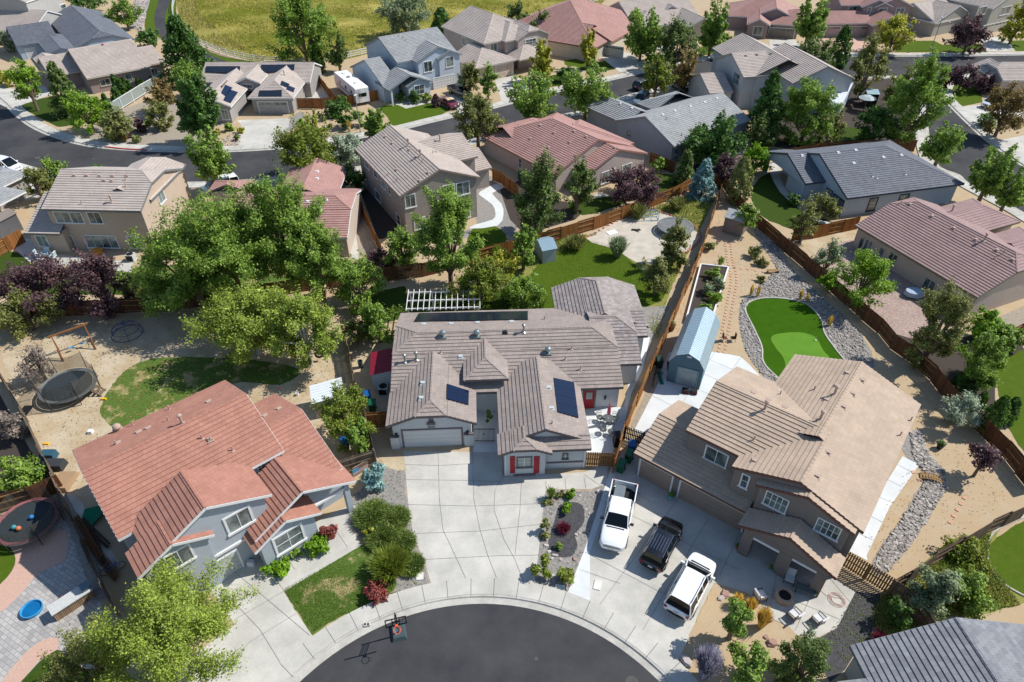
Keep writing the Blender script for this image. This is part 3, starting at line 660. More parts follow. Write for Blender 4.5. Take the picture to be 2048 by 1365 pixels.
# ---- H12 two-storey with RV behind trees
h = House('two-storey pale house with sand tile roof beside the parked motorhome, upper right', (1485,154), (1513,152), 5.5, stucco('pale_stucco2', (196,198,200)), RM['sand'], S_GREYB)
m = h.wing('u', [(1485,154),(1560,152)], 5.5, 'gx', R=(1466,106.5), pitch=.42)
g = h.wing('v', [(1570,157.7),(1669,161.5),(1620,110)], 5.5, 'gx', box=None, pitch=.42)
l = h.wing('u', [(1420,188.5),(1466,184)], 2.9, 'gx', R=(1410,147), pitch=.40)
h.wing('v', [(1505,150),(1560,150),(1533,90)], 5.5, 'xg', pitch=.42)
quadwin(h, h.plane(m, 'f'), [(1488,158),(1506,158),(1506,164),(1489,164)], bars=(1,0)) if False else None
wl = h.plane(m, 'l'); quadwin(h, wl, [(1469,142),(1479,152),(1477,174),(1466,162)], bars=(0,1), fw=.08)
for x, y in ((1491,112),(1513,110),(1543,108),(1569,112),(1581,122),(1597,129)): h.vent(x, y, 'box', GALV)
h.done()
# ---- H13 pale blue two-storey with RV, top centre
h = House('two-storey pale blue house with light-grey tile roof and white garage door, top centre', (833,125.6), (923,107.7), 5.4, stucco('sky_blue_stucco', (200,212,224)), RM['lgrey'], WHITE, fascia=mat('blue_grey_fascia', (140,150,158)))
m = h.wing('u', [(785.6,121.8),(923,107.7)], 5.4, 'gg', R=(755,75.6), pitch=.42)
f = h.wing('v', [(833,125.6),(923,107.7),(850,105)], 5.4, 'gx', pitch=.42)
f2 = h.wing('v', [(875,119),(923,108.5),(900,105)], 5.35, 'gx', pitch=.42)
l = h.wing('u', [(766,174),(800,168)], 2.9, 'gx', R=(726.7,120.5), pitch=.42)
p = h.wing('v', [(774,179.5),(865,163),(820,150)], 2.9, 'gx', pitch=.42, walls=False)
p2 = h.wing('v', [(810,173),(865,163.5),(840,150)], 2.85, 'gx', pitch=.42)
pf = h.plane(f, 'f')
quadwin(h, pf, [(846,124),(864,121),(865,143),(848,146)], bars=(1,0)); quadwin(h, h.plane(f2, 'f'), [(891,115),(907,112),(908,133),(892,136)], bars=(1,0)); quadwin(h, h.plane(p2, 'f'), [(828,172),(848,168),(850,188),(829,191)], bars=(1,1))
h.gdoor(f2, 'f', (868,168), (909,188), DWHITE); quadwin(h, h.plane(m, 'f'), [(794,124),(800,123),(801,130),(795,131)], bars=None, fw=.06)
for x, y in ((798,73),(806,77),(812,82)): h.vent(x, y, 'pipe')
pp = h.plane(p, 'f'); w = p; mb = MB(); a0 = w['c0']+.5; h.wbox(mb, pp, a0, a0+.25, 0, 2.8, -.3, 0); mb.build('porch_column', WHITE, h.root)
h.done()
# ---- H14 solar house
h = House('single-storey grey house with solar panels on every roof slope, upper left of centre', (505,195), (587,195), 2.8, stucco('mid_grey_stucco', (168,164,160)), RM['sand'], WHITE)
m = h.wing('u', [(398,165),(620,165)], 2.8, 'gg', box=None, R=(500,125.5), pitch=.40)
g = h.wing('v', [(495,197),(587,196),(548,150)], 2.8, 'hx', pitch=.45)
l = h.wing('v', [(410,214),(461.5,214),(482,183),(443,150)], 2.8, 'gx', pitch=.42, box=None)
d = h.wing('v', [(468,167),(520,167),(500,140)], 3.6, 'gx', pitch=.42, z0=2.2)
h.gdoor(g, 'f', (517,212), (580,235), mat('garage_grey', (178,176,172)), windows=4)
quadwin(h, h.plane(d, 'f'), [(481,168),(506,168),(506,177),(483,177)], bars=(1,0), fw=.1); quadwin(h, h.plane(l, 'f'), [(441,219),(455,219),(460,240),(445,240)], bars=(1,0))
h.solar([(413,135),(481,135),(479,146),(412,146)], 5, 1, .12, SOLARB); h.solar([(523,132),(590,131),(589,143),(522,144)], 5, 1, .12, SOLARB)
h.solar([(519,183),(564,181),(564,194),(517,194)], 4, 1, .12, SOLARB); h.solar([(443,158),(457,164),(450,180),(434,174)], 1, 1); h.solar([(450,171),(465,177),(452,195),(442,187)], 1, 1); h.solar([(458,180),(476,186),(461,208),(446,202)], 1, 1)
h.solar([(563,163),(579,170),(575,177),(560,171)], 1, 1); h.solar([(575,172),(590,178),(587,186),(572,180)], 1, 1); h.vent(569,152, 'flue')
h.done()
# ---- H15 long tan house
h = House('long single-storey beige house with sand tile roof and a glass-panel garden wall, upper left', (173,157.7), (302.6,133), 2.9, S_MAUVE, RM['sand'], S_CREAM)
h.wing('u', [(173,157.7),(302.6,134)], 2.9, 'gg', R=(277,76), pitch=.38)
h.wing('u', [(98,152),(190,140)], 2.8, 'gx', R=(117,109), pitch=.38)
h.wing('v', [(160,150),(210,140),(170,120)], 2.85, 'hx', pitch=.38) if False else None
h.wing('u', [(290,132),(330,125)], 2.7, 'xg', R=(318,88.5), pitch=.36)
h.wing('v', [(70.5,123),(98,147),(110,110)], 2.8, 'hx', pitch=.38)
pf = h.plane(h.wings[0], 'f'); quadwin(h, pf, [(197,160),(219,156),(223,170),(203,174)], bars=(1,0)); quadwin(h, pf, [(248,149),(261,146),(267,163),(254,167)], bars=(0,0)); quadwin(h, pf, [(300,138),(313,135),(318,152),(306,155)], bars=(1,0))
h.vent(205,90, 'box', RED)
h.done()
# ---- H16 blue-grey house
h = House('single-storey pale blue house with dark grey tile roof, top left', (31,90), (90,81), 2.9, stucco('pale_blue2', (186,202,218)), RM['dgrey'], WHITE, fascia=mat('grey_fascia3', (110,118,128)))
h.wing('v', [(151,98.7),(265,75.6),(154,30)], 2.9, 'jg', pitch=.38)
h.wing('u', [(31,91),(120,82)], 2.9, 'gx', R=(60,48), pitch=.36)
g = h.wing('v', [(96,110),(151,98.7),(120,70)], 2.9, 'gx', pitch=.3)
h.gdoor(h.wings[1], 'f', (51,102), (78,120), DWHITE)
h.done()
# ---- H17 top left two-storey
h = House('two-storey grey-beige house in the top left corner', (15,64), (80,40), 5.0, stucco('grey_beige', (186,184,180)), RM['sand'], WHITE)
h.wing('v', [(12,62),(132,38),(60,30)], 2.9, 'gx', pitch=.42)
h.wing('u', [(30,4),(140,-17)], 7.4, 'gg', R=(84,-36), pitch=.42, ro=.1, oh=.2)
quadwin(h, h.plane(h.wings[1], 'f'), [(118,10),(130,7),(137,24),(124,26)], bars=(0,1), fw=.14)
h.wing('v', [(-40,24),(34,14),(0,4)], 5.2, 'gg', pitch=.3)
h.done()
# ---- H18 tan two-storey top
h = House('two-storey beige house with stepped sand tile roof, top centre-right', (967.7,88.5), (1010,80), 5.5, S_PINKB, RM['sand'], WHITE, fascia=mat('pale_fascia', (190,182,172)))
h.wing('v', [(967.7,88.5),(1090,64),(907.4,48.7)], 5.5, 'hg', pitch=.40)
b = h.wing('v', [(1034,82),(1091,69),(1050,50)], 5.5, 'jx', pitch=.45)
c_ = h.wing('v', [(1010,84),(1036,79),(1030,50)], 5.5, 'hx', pitch=.45)
g = h.wing('v', [(948,137),(1034,120),(922,110)], 2.9, 'hx', pitch=.40)
p = h.wing('v', [(1038,121),(1100,108),(1060,90)], 2.9, 'hx', pitch=.40, walls=False)
quadwin(h, h.plane(h.wings[0], 'f'), [(979,88),(994,85),(995,102),(980,105)], bars=(1,0)); quadwin(h, h.plane(b, 'f'), [(1050,80),(1072,75),(1073,93),(1050,98)], bars=(2,2), fw=.12)
h.gdoor(g, 'f', (992,133), (1025,150), mat('garage_sand', (206,186,168)))
quadwin(h, h.plane(h.wings[0], 'l'), [(924,72),(934,78),(934,94),(925,90)], bars=(1,0))
h.done()
# ---- H19 red
h = House('single-storey cream house with rust-red tile roof and white sectional garage door', (1112,84), (1160,92), 2.9, S_CREAM, RM['pink'], WHITE, fascia=mat('salmon_fascia', (175,125,110)))
h.wing('v', [(1100,82),(1170,84),(1245,66),(1108,10)], 2.9, 'hh', pitch=.42)
g = h.wing('v', [(1200,80),(1248,70),(1180,50)], 2.9, 'gx', pitch=.42)
h.wing('u', [(1112,84),(1165,88),(1130,50)], 2.9, 'hx', pitch=.4)
h.gdoor(g, 'f', (1206,92), (1246,104), mat('garage_cream', (222,214,196)), windows=7)
h.done()
# ---- H20
h = House('single-storey sand-coloured house with small dormer, behind the twin street trees at the top', (1370,57), (1410,53), 2.9, S_BEIGE, RM['sand'], WHITE)
h.wing('u', [(1262,50),(1410,42)], 2.9, 'gg', R=(1240,3), pitch=.42)
h.wing('v', [(1374,57),(1412,53),(1380,25)], 2.9, 'gx', pitch=.45)
g = h.wing('v', [(1265,50),(1341,49),(1300,25)], 2.9, 'hx', pitch=.42)
d = h.wing('v', [(1322,25),(1354,22),(1335,8)], 4.2, 'gx', pitch=.45, z0=2.5)
h.gdoor(g, 'f', (1292,62), (1330,84), mat('garage_sand', (206,186,168)))
h.done()
# ---- H21
h = House('single-storey mauve house with pink tile roof and two dark gables, top right', (1460,37), (1595,46), 2.9, S_MAUVE, RM['pink'], WHITE)
h.wing('u', [(1455,37),(1600,36)], 2.9, 'hh', R=(1530,-2), pitch=.42)
a = h.wing('v', [(1494,49),(1541,48),(1515,25)], 2.9, 'gx', pitch=.5)
g = h.wing('u', [(1541,48),(1600,47),(1570,28)], 2.9, 'hg', pitch=.42)
d = h.wing('v', [(1520,28),(1580,28),(1550,5)], 4.2, 'gx', pitch=.42, z0=2.5)
quadwin(h, h.plane(a, 'f'), [(1506,53),(1526,53),(1524,71),(1505,71)], bars=(1,0))
h.gdoor(g, 'f', (1538,60), (1585,80), OLIVED, windows=6)
h.done()
# ---- H22
h = House('two-storey mauve house with pink tile roof and triple garage, top right', (1648,48), (1745,47), 2.9, S_MAUVE, RM['pink'], WHITE)
g = h.wing('u', [(1645,47.5),(1745,47.5)], 2.9, 'gg', R=(1700,22), pitch=.42)
u1 = h.wing('u', [(1680,9),(1735,12)], 5.6, 'gx', R=(1700,-16), pitch=.42)
u2 = h.wing('v', [(1750,14),(1822,12),(1780,-10)], 5.6, 'gx', pitch=.42); u3 = h.wing('v', [(1725,14),(1756,13),(1740,-10)], 5.6, 'gx', pitch=.42)
p = h.wing('v', [(1745,52),(1822,50),(1784,36)], 3.0, 'gx', pitch=.42)
quadwin(h, h.plane(u1, 'f'), [(1696,12),(1715,12),(1713,29),(1694,29)], bars=(1,0)); quadwin(h, h.plane(u3, 'f'), [(1735,14),(1743,14),(1741,30),(1733,30)], bars=None); quadwin(h, h.plane(u2, 'f'), [(1757,16),(1775,16),(1772,31),(1755,31)], bars=(1,0)); quadwin(h, h.plane(u2, 'f'), [(1793,16),(1810,16),(1807,30),(1790,30)], bars=(1,0))
h.gdoor(g, 'f', (1650,54), (1675,77), mat('garage_rose', (190,168,164)), windows=5); h.gdoor(g, 'f', (1692,54), (1736,77), mat('garage_rose', (190,168,164)), windows=8)
h.done()
# ---- H23
h = House('two-storey grey-beige house behind the plum tree, top right corner', (1866,45), (1930,32), 2.9, stucco('greige', (190,186,176)), RM['sand'], WHITE)
h.wing('u', [(1868,46),(1935,36)], 2.9, 'gx', R=(1852,2), pitch=.42)
h.wing('v', [(1870,47),(1935,34),(1900,20)], 2.95, 'gx', pitch=.4)
u = h.wing('v', [(1940,8),(2045,6),(1980,-20)], 5.6, 'gx', pitch=.42)
quadwin(h, h.plane(u, 'f'), [(1957,14),(1974,13),(1970,30),(1953,30)], bars=(1,0)); quadwin(h, h.plane(u, 'f'), [(2004,14),(2022,13),(2018,30),(2000,30)], bars=(1,0))
h.gdoor(u, 'f', (1966,55), (2006,75), mat('garage_greige', (196,190,182)), windows=7)
h.done()
# ---- H24
h = House('single-storey beige house cut off by the right edge, beyond the side street', (2008,161), (2100,161), 2.9, S_PINKB, RM['sand'], WHITE)
h.wing('u', [(2006,161),(2140,161)], 2.9, 'jg', R=(2048,125), pitch=.42)
h.wing('v', [(1968,145),(2040,150),(1990,130)], 2.9, 'gx', pitch=.42)
h.done()
# ---- H25 left edge grey roof
h = House('single-storey house with light-grey tile roof and covered patio, left edge', (-30,425), (52,383), 2.9, S_GREYB, RM['lgrey'], WHITE)
h.wing('u', [(-60,440),(52,383)], 2.9, 'xh', R=(0,377), pitch=.36, walls=False)
a = h.wing('u', [(-60,400),(68,348)], 2.9, 'xh', R=(20,335), pitch=.36)
h.done()
# ---------------------------------------------------------------- ground surfaces
LAY = [0]
M_DIRT = mat('decomposed_granite', (216,194,162), rgb2=(198,172,136), var=.08, scale=.6, rough=.95, k=.7, vscale=14, bump=.3, bscale=12)
M_PALE = mat('pale_sandy_dirt', (222,206,178), rgb2=(184,162,128), var=.1, scale=.45, rough=.95, k=.76, vscale=5, bump=.2, bscale=10)
M_ASPH = mat('asphalt', (76,77,81), rgb2=(90,89,90), var=.09, scale=.22, rough=.93, k=.62, vscale=30, spec=.2)
M_CONC = mat('concrete', (204,201,192), rgb2=(224,220,211), var=.05, scale=.33, rough=.9, k=.72, vscale=9, spec=.2)
M_CONCB = mat('new_concrete', (224,228,228), rgb2=(234,236,236), var=.03, scale=.5, rough=.9, k=.78, vscale=9, spec=.2)
M_CURB = mat('kerb_concrete', (198,194,184), rgb2=(214,210,202), var=.06, scale=.9, rough=.9, k=.7, vscale=7, spec=.2)
M_GRAV = mat('grey_gravel', (186,180,172), rgb2=(150,146,142), var=.22, scale=22, rough=.95, k=.7, vscale=4, bump=.6, bscale=22)
M_GRAVD = mat('dark_gravel', (112,110,112), rgb2=(80,80,84), var=.25, scale=24, rough=.95, k=.62, vscale=4, bump=.6, bscale=22)
M_GRAVT = mat('tan_gravel', (196,184,166), rgb2=(160,148,132), var=.18, scale=20, rough=.95, k=.75, vscale=4, bump=.6, bscale=22)
M_PEA = mat('white_pea_gravel', (216,208,194), rgb2=(198,188,172), var=.12, scale=14, rough=.95, k=.8, vscale=1, bump=.5, bscale=18)
M_LAWN = mat('lawn_grass', (84,106,42), rgb2=(66,90,28), var=.18, scale=2.2, rough=.95, k=.62, vscale=16, bump=.5, bscale=24, spec=.1)
M_LAWNB = mat('bright_lawn_grass', (108,130,38), rgb2=(78,104,22), var=.2, scale=1.1, rough=.95, k=.66, vscale=16, bump=.5, bscale=24, spec=.1)
M_LAWND = mat('patchy_lawn_grass', (100,126,56), rgb2=(176,160,116), var=.12, scale=.55, rough=.95, k=.8, vscale=7, bump=.5, bscale=24, spec=.1, contrast=(.53,.63))
M_WEED = mat('dry_weeds', (176,164,94), rgb2=(122,134,70), var=.22, scale=1.2, rough=.95, k=.8, vscale=12, bump=.6, bscale=16, spec=.1)
M_MEAD = mat('meadow_grass', (118,124,36), rgb2=(158,146,78), var=.2, scale=.05, rough=.97, k=.85, vscale=.7, contrast=(.4,.62), bump=.8, bscale=4, spec=.1)
M_GOLD = mat('golden_grass', (176,162,96), rgb2=(140,140,66), var=.2, scale=.9, rough=.97, k=.8, vscale=5, bump=.8, bscale=5, spec=.1)
M_TURF = mat('putting_turf', (58,98,4), rgb2=(64,104,10), var=.05, scale=1, rough=.95, k=.74, spec=.1)
M_TURFL = mat('putting_turf_light', (100,148,46), rgb2=(106,152,50), var=.03, scale=1, rough=.9, k=.75, spec=.1)
M_MULCH = mat('dark_mulch', (96,84,76), rgb2=(70,62,56), var=.25, scale=9, rough=.97, k=.7, bump=.6, bscale=14)
M_JOINT = mat('joint_grey', (120,120,116), k=.5, var=.1)  # dark grey of the thin joint lines between concrete slabs
M_PAVER = brickmat('grey_pavers', (206,202,198), (176,172,170), (150,146,142), .42, .28, ms=.015, coord='P', k=.72, var=.08, rot=.5)
M_PAVERP = brickmat('rose_pavers', (206,182,168), (178,152,142), (140,122,116), .24, .16, ms=.01, coord='P', k=.72, var=.1, rot=-.55)
M_STAMP = mat('stamped_pink_concrete', (222,184,166), rgb2=(206,170,152), var=.08, scale=1.5, rough=.85, k=.78, vscale=6)
M_REDC = mat('red_curb_paint', (180,60,66), var=.08)
M_STEP = mat('step_pavers', (206,160,136), var=.1)
M_BRICKR = mat('brick_red_pavers', (196,130,110), var=.1)
def smoothpts(pts, n=4, closed=True):
    out = []; k = len(pts); pts = [V(*p) for p in pts]
    rng = range(k) if closed else range(k-1)
    for i in rng:
        if closed: p0, p1, p2, p3 = pts[i-1], pts[i], pts[(i+1) % k], pts[(i+2) % k]
        else: p0, p1, p2, p3 = pts[max(i-1,0)], pts[i], pts[i+1], pts[min(i+2,k-1)]
        for j in range(n):
            t = j/n; out.append(.5*((2*p1)+(-p0+p2)*t+(2*p0-5*p1+4*p2-p3)*t*t+(-p0+3*p1-3*p2+p3)*t**3))
    if not closed: out.append(pts[-1])
    return out
from mathutils.geometry import tessellate_polygon
from mathutils import Vector
def sheet(name, m, px, lvl, smooth=0, world=False, kind='structure', label=None):
    """a ground surface outlined in the photo, laid as a flat sheet lvl*4 mm up"""
    pts = [V(*(p if world else P(p[0], p[1], 0)[:2])) for p in px]
    if smooth: pts = smoothpts(pts, smooth)
    if m.name in ('lawn_grass', 'bright_lawn_grass', 'patchy_lawn_grass', 'dry_weeds', 'grey_gravel', 'golden_grass', 'pale_sandy_dirt', 'decomposed_granite') and name != 'ground':
        q = []; rg = random.Random(len(pts))
        for a, b in zip(pts, pts[1:]+pts[:1]):
            k = max(1, int(np.linalg.norm(b-a)/.35)); k = min(k, 60)
            for i in range(k): t = i/k; c = a+(b-a)*t; q.append(c+V(rg.uniform(-.07, .07), rg.uniform(-.07, .07)))
        pts = q
    LAY[0] += 1; z = .004*lvl+.0007*(LAY[0] % 5)
    tri = tessellate_polygon([[Vector((p[0], p[1], 0)) for p in pts]])
    me = bpy.data.meshes.new(name); me.from_pydata([(p[0], p[1], z) for p in pts], [], [tuple(t) for t in tri]); me.materials.append(m)
    me.update()
    import bmesh
    b = bmesh.new(); b.from_mesh(me); bmesh.ops.recalc_face_normals(b, faces=b.faces)
    for f in b.faces:
        if f.normal.z < 0: f.normal_flip()
    b.to_mesh(me); b.free()
    o = bpy.data.objects.new(name, me); COL.objects.link(o); tag(o, kind=kind)
    return o
def joints(name, lines, w=.018, lvl=9, m=None):
    mb = MB()
    for ln in lines:
        pts = [P(x, y, 0) for x, y in ln]
        for a, b in zip(pts[:-1], pts[1:]):
            d = b-a; l = np.linalg.norm(d)
            if l < .05: continue
            r = V(-d[1], d[0], 0)/l*w/2; z = V(0,0,.004*lvl)
            mb.poly([a-r+z, b-r+z, b+r+z, a+r+z])
    return tag(mb.build(name, m or M_JOINT), kind='structure')
def strip(pts, off0, off1, z0, z1, mb, m=0):
    """ribbon along world polyline between two side offsets (left positive)"""
    pts = [V(*p[:2]) for p in pts]; k = len(pts); N = []
    for i in range(k):
        d = pts[min(i+1,k-1)]-pts[max(i-1,0)]; d /= np.linalg.norm(d); N.append(V(-d[1], d[0]))
    A = [pts[i]+N[i]*off0 for i in range(k)]; B = [pts[i]+N[i]*off1 for i in range(k)]
    for i in range(k-1): mb.poly([(*A[i], z0), (*A[i+1], z0), (*B[i+1], z1), (*B[i], z1)], m)
def kerb(pts, side, name_w=1.5, joint=1.5, red=None):
    """gutter, kerb and pavement along a road edge; pts run with the pavement on 'side' (+1 left)"""
    s = side; g = MB(); strip(pts, 0, s*.45, .012, .02, g); strip(pts, s*.45, s*.5, .02, .12, g); strip(pts, s*.5, s*.64, .12, .125, g)
    tag(g.build('kerb', M_CURB), kind='structure')
    w = MB(); strip(pts, s*.655, s*(.64+name_w), .122, .122, w); strip(pts, s*(.64+name_w), s*(.64+name_w+.03), .122, .0, w); tag(w.build('pavement', M_CONC), kind='structure')
    j = MB(); acc = 0; last = V(*pts[0][:2]); nxt = joint
    for a, b in zip(pts[:-1], pts[1:]):
        a = V(*a[:2]); b = V(*b[:2]); d = b-a; l = np.linalg.norm(d); d = d/l; n = V(-d[1], d[0])
        while nxt < l+acc:
            q = a+d*(nxt-acc); r = d*.015; A, B = q+n*s*.0, q+n*s*(.64+name_w)
            C = q+n*s*.5
            j.poly([(*(C-r), .128), (*(C+r), .128), (*(B+r), .1265), (*(B-r), .1265)]); nxt += joint
        acc += l
    tag(j.build('pavement_joints', M_JOINT), kind='structure')
g = MB(); g.poly([(-4000,-600,0),(4000,-600,0),(4000,6000,0),(-4000,6000,0)]); tag(g.build('ground', M_DIRT), kind='structure')
# --- cul-de-sac at the bottom
C0 = V(-2.0, 10.6); R0 = 14.45
cc = [(C0[0]+R0*cos(a), C0[1]+R0*sin(a)) for a in np.linspace(0, 2*pi, 96, endpoint=False)]
sheet('cul_de_sac_asphalt', M_ASPH, cc, 2, world=True)
arc = [(C0[0]+R0*cos(a), C0[1]+R0*sin(a)) for a in np.linspace(radians(-8), radians(188), 90)]
kerb(arc, -1, 1.25)
# --- the street
N_ = [(-200,120),(-60,165),(0,203),(25,228),(60,255),(110,277),(165,292),(220,299),(300,304),(400,306),(480,304),(560,299),(640,291),(720,278),(800,262),(860,247),(920,233),(980,220),(1045,203),(1104,188),(1160,175),(1230,160),(1300,144),(1360,131),(1420,121),(1480,116),(1560,113),(1700,113.5),(1900,113.5),(2048,111),(2300,108)]
S_ = [(-250,225),(-100,275),(0,316),(26,326),(62,336),(102,344),(180,354),(260,361),(340,364),(420,363),(510,358),(561,353),(640,345),(720,332),(800,316),(900,291),(1000,262),(1104,233),(1174,218),(1240,194),(1330,172),(1400,160),(1470,152),(1560,149),(1650,150),(1740,151),(1800,153),(1830,158),(1850,172),(1850,200),(1855,240),(1871,323),(1920,350),(1943,369),(2048,425),(2200,520)]
E_ = [(2300,150),(2048,148),(1960,147),(1925,150),(1895,158),(1880,172),(1882,195),(1903,218),(1928,243),(1964,277),(2005,307),(2043,333),(2200,430)]
W = lambda L, n=4: smoothpts([P(x, y, 0)[:2] for x, y in L], n, closed=False)
wn, ws, we = W(N_), W(S_), W(E_)
sheet('road_asphalt', M_ASPH, list(wn)+list(we)+list(ws[::-1]), 2, world=True)
kerb(wn, 1, 1.5, 1.8); kerb(ws, -1, 1.5, 1.8); kerb(we, 1, 1.5, 1.8)
rc = W([(205,297.5),(240,301.5),(290,304.5)]); mb = MB(); strip(rc, .44, .66, .135, .14, mb); strip(rc, .43, .44, .02, .138, mb); tag(mb.build('red_kerb', M_REDC), kind='structure')
# --- meadow, path and open space at the top
sheet('meadow', M_MEAD, [(372,-60),(376,0),(392,30),(420,60),(470,98),(520,118),(560,122),(620,125),(700,112),(760,92),(900,70),(1040,60),(1200,14),(1230,-60),(1400,-90),(700,-160)], 1, 4)
sheet('golden_grass_verge', M_GOLD, [(352,2),(360,40),(385,72),(430,98),(500,122),(525,119),(480,96),(440,66),(398,30),(385,-10),(370,-30),(352,-30)], 3, 4)
sheet('golden_grass', M_GOLD, [(620,122),(700,118),(760,96),(720,92),(660,104)], 3, 4)
sheet('path_verge_grass', M_LAWNB, [(322,-30),(308,20),(300,40),(305,64),(318,76),(345,95),(405,120),(450,128),(600,128),(610,122),(520,124),(440,112),(390,88),(362,60),(352,30),(352,-30)], 2, 3)
sheet('path_verge_grass', M_LAWNB, [(290,40),(294,10),(302,-20),(318,-20),(308,30),(307,60),(318,75),(300,70),(290,56)], 3, 3)
sheet('asphalt_path', M_ASPH, [(321,-30),(317,2),(309,30),(312,58),(324,76),(360,100),(410,124),(452,130),(470,130),(440,118),(390,96),(345,70),(331,50),(331,28),(341,0),(345,-30)], 5, 3)
sheet('white_rock_bank', M_PEA, [(262,45),(270,10),(280,-20),(300,-20),(294,20),(289,42),(284,64),(268,58),(255,62)], 2, 3)
# --- upper left lots
sheet('front_lawn', M_LAWN, [(40,212),(58,206),(110,192),(200,200),(222,222),(212,240),(146,250),(126,254),(110,252),(72,232)], 2, 2)
sheet('driveway_concrete', M_CONC, [(-40,170),(60,182),(85,170),(108,188),(60,204),(35,214),(10,214),(-40,190)], 3)
sheet('tan_gravel_bed', M_GRAVT, [(215,240),(235,222),(300,200),(380,215),(440,245),(480,265),(470,292),(300,294),(180,283),(165,262)], 1)
sheet('pink_granite_bed', M_DIRT, [(395,262),(470,245),(488,255),(478,292),(400,296)], 3)
sheet('driveway_concrete', M_CONC, [(474,241),(580,237),(577,255),(552,286),(545,297),(473,297),(487,258)], 4)
sheet('side_gravel', M_GRAV, [(596,180),(618,160),(652,196),(600,198)], 2)
sheet('side_concrete', M_CONC, [(611,196),(625,172),(650,176),(660,197)], 3)
sheet('front_granite_bed', M_DIRT, [(585,236),(620,226),(700,222),(760,205),(775,215),(800,235),(770,262),(640,282),(552,290),(570,262)], 3)
sheet('gravel_verge', M_GRAV, [(580,238),(600,222),(612,232),(580,262),(555,288),(548,290),(566,262)], 4)
sheet('front_lawn', M_LAWNB, [(758,216),(770,211),(866,205),(868,201),(900,219),(885,229),(786,254),(775,236)], 3)
sheet('driveway_concrete', M_CONC, [(862,200),(925,186),(945,206),(920,222),(900,219)], 4)
sheet('walk_concrete', M_CONC, [(785,208),(800,203),(860,200),(862,206),(812,218),(800,212)], 5)
sheet('driveway_concrete', M_CONC, [(990,160),(1030,150),(1048,165),(1065,185),(1045,194),(1004,208)], 4)
sheet('front_lawn', M_LAWN, [(1085,155),(1120,148),(1160,160),(1130,170),(1092,176),(1080,168)], 3)
sheet('front_lawn', M_LAWNB, [(1128,122),(1150,118),(1185,128),(1170,138),(1130,130)], 3); sheet('front_lawn', M_LAWN, [(1160,130),(1215,121),(1238,138),(1190,146),(1160,140)], 3)
sheet('driveway_concrete', M_CONC, [(1202,115),(1246,104),(1260,108),(1290,127),(1300,131),(1240,146)], 4)
sheet('driveway_concrete', M_CONC, [(1288,84),(1332,82),(1342,92),(1330,108),(1300,110),(1300,124),(1345,122)], 4)
sheet('front_lawn', M_LAWNB, [(1395,98),(1420,88),(1455,90),(1462,98),(1420,110),(1385,113)], 3)
sheet('driveway_concrete', M_CONC, [(1538,80),(1590,80),(1600,92),(1590,104),(1540,104)], 4)
sheet('brick_driveway', M_STAMP, [(1640,78),(1745,78),(1760,95),(1745,106),(1640,106)], 4)
sheet('front_lawn', M_LAWNB, [(1795,86),(1820,82),(1868,82),(1885,90),(1940,88),(1960,88),(1975,105),(1790,105)], 3)
sheet('driveway_concrete', M_CONC, [(1960,76),(2010,74),(2030,102),(1975,104)], 5); sheet('front_lawn', M_LAWNB, [(2012,82),(2100,80),(2100,102),(2032,103)], 4)
sheet('corner_lawn', M_LAWNB, [(1885,160),(1905,152),(1930,158),(1960,170),(1965,205),(1925,213),(1900,195)], 3)
sheet('driveway_concrete', M_CONC, [(1925,214),(2000,205),(2100,215),(2100,250),(1990,240),(1955,250)], 4)
sheet('driveway_concrete', M_CONC, [(1975,285),(2100,262),(2200,400),(2060,322)], 4)
sheet('driveway_concrete', M_CONC, [(1270,200),(1285,212),(1245,215),(1255,195)], 4); sheet('driveway_concrete', M_CONC, [(1360,168),(1390,160),(1400,185),(1370,200)], 4)
# --- middle band
sheet('driveway_concrete', M_CONC, [(-60,330),(26,322),(120,350),(150,372),(60,400),(-60,400)], 3)
sheet('back_lawn', M_LAWN, [(0,512),(20,503),(50,508),(70,540),(60,560),(-20,560),(-60,520)], 3)
sheet('patio_concrete', M_CONC, [(45,478),(75,478),(70,505),(260,525),(268,520),(262,545),(60,525),(30,500)], 3)
sheet('back_lawn', M_LAWN, [(60,528),(230,548),(300,545),(300,590),(60,590)], 2)
sheet('back_yard_lawn', M_LAWND, [(230,540),(480,520),(700,520),(715,545),(560,590),(300,600),(240,590)], 1)
sheet('side_gravel', M_GRAVT, [(696,375),(712,372),(760,490),(730,515),(700,500),(700,430)], 2)
sheet('side_walk', M_CONC, [(690,392),(712,392),(714,428),(708,440),(719,520),(702,520),(698,450),(700,420),(690,410)], 4)
sheet('side_yard_dirt', M_MULCH, [(712,362),(735,370),(800,458),(760,490),(757,480)], 2)
sheet('grey_gravel_yard', M_GRAV, [(940,350),(1000,355),(1045,400),(1030,470),(990,490),(900,470),(955,455)], 2)
sheet('curved_walk', M_CONCB, [(960,384),(998,366),(1006,377),(984,387),(1003,408),(1007,430),(995,452),(940,458),(950,450),(985,440),(991,428),(985,410),(962,393)], 4, 2)
sheet('garden_lawn', M_LAWNB, [(945,458),(975,450),(1000,458),(1015,480),(985,500),(935,498)], 3, 2)
sheet('mulch_yard', M_MULCH, [(1000,380),(1040,360),(1105,400),(1180,412),(1150,440),(1050,470),(1020,440)], 3)
sheet('patio_concrete', M_CONC, [(1160,405),(1200,385),(1228,395),(1230,405),(1190,412)], 4); sheet('back_lawn', M_LAWN, [(1135,408),(1180,398),(1255,390),(1262,400),(1200,425),(1150,430)], 4, 2)
sheet('back_lawn', M_LAWN, [(1300,345),(1345,350),(1380,375),(1300,395)], 3)
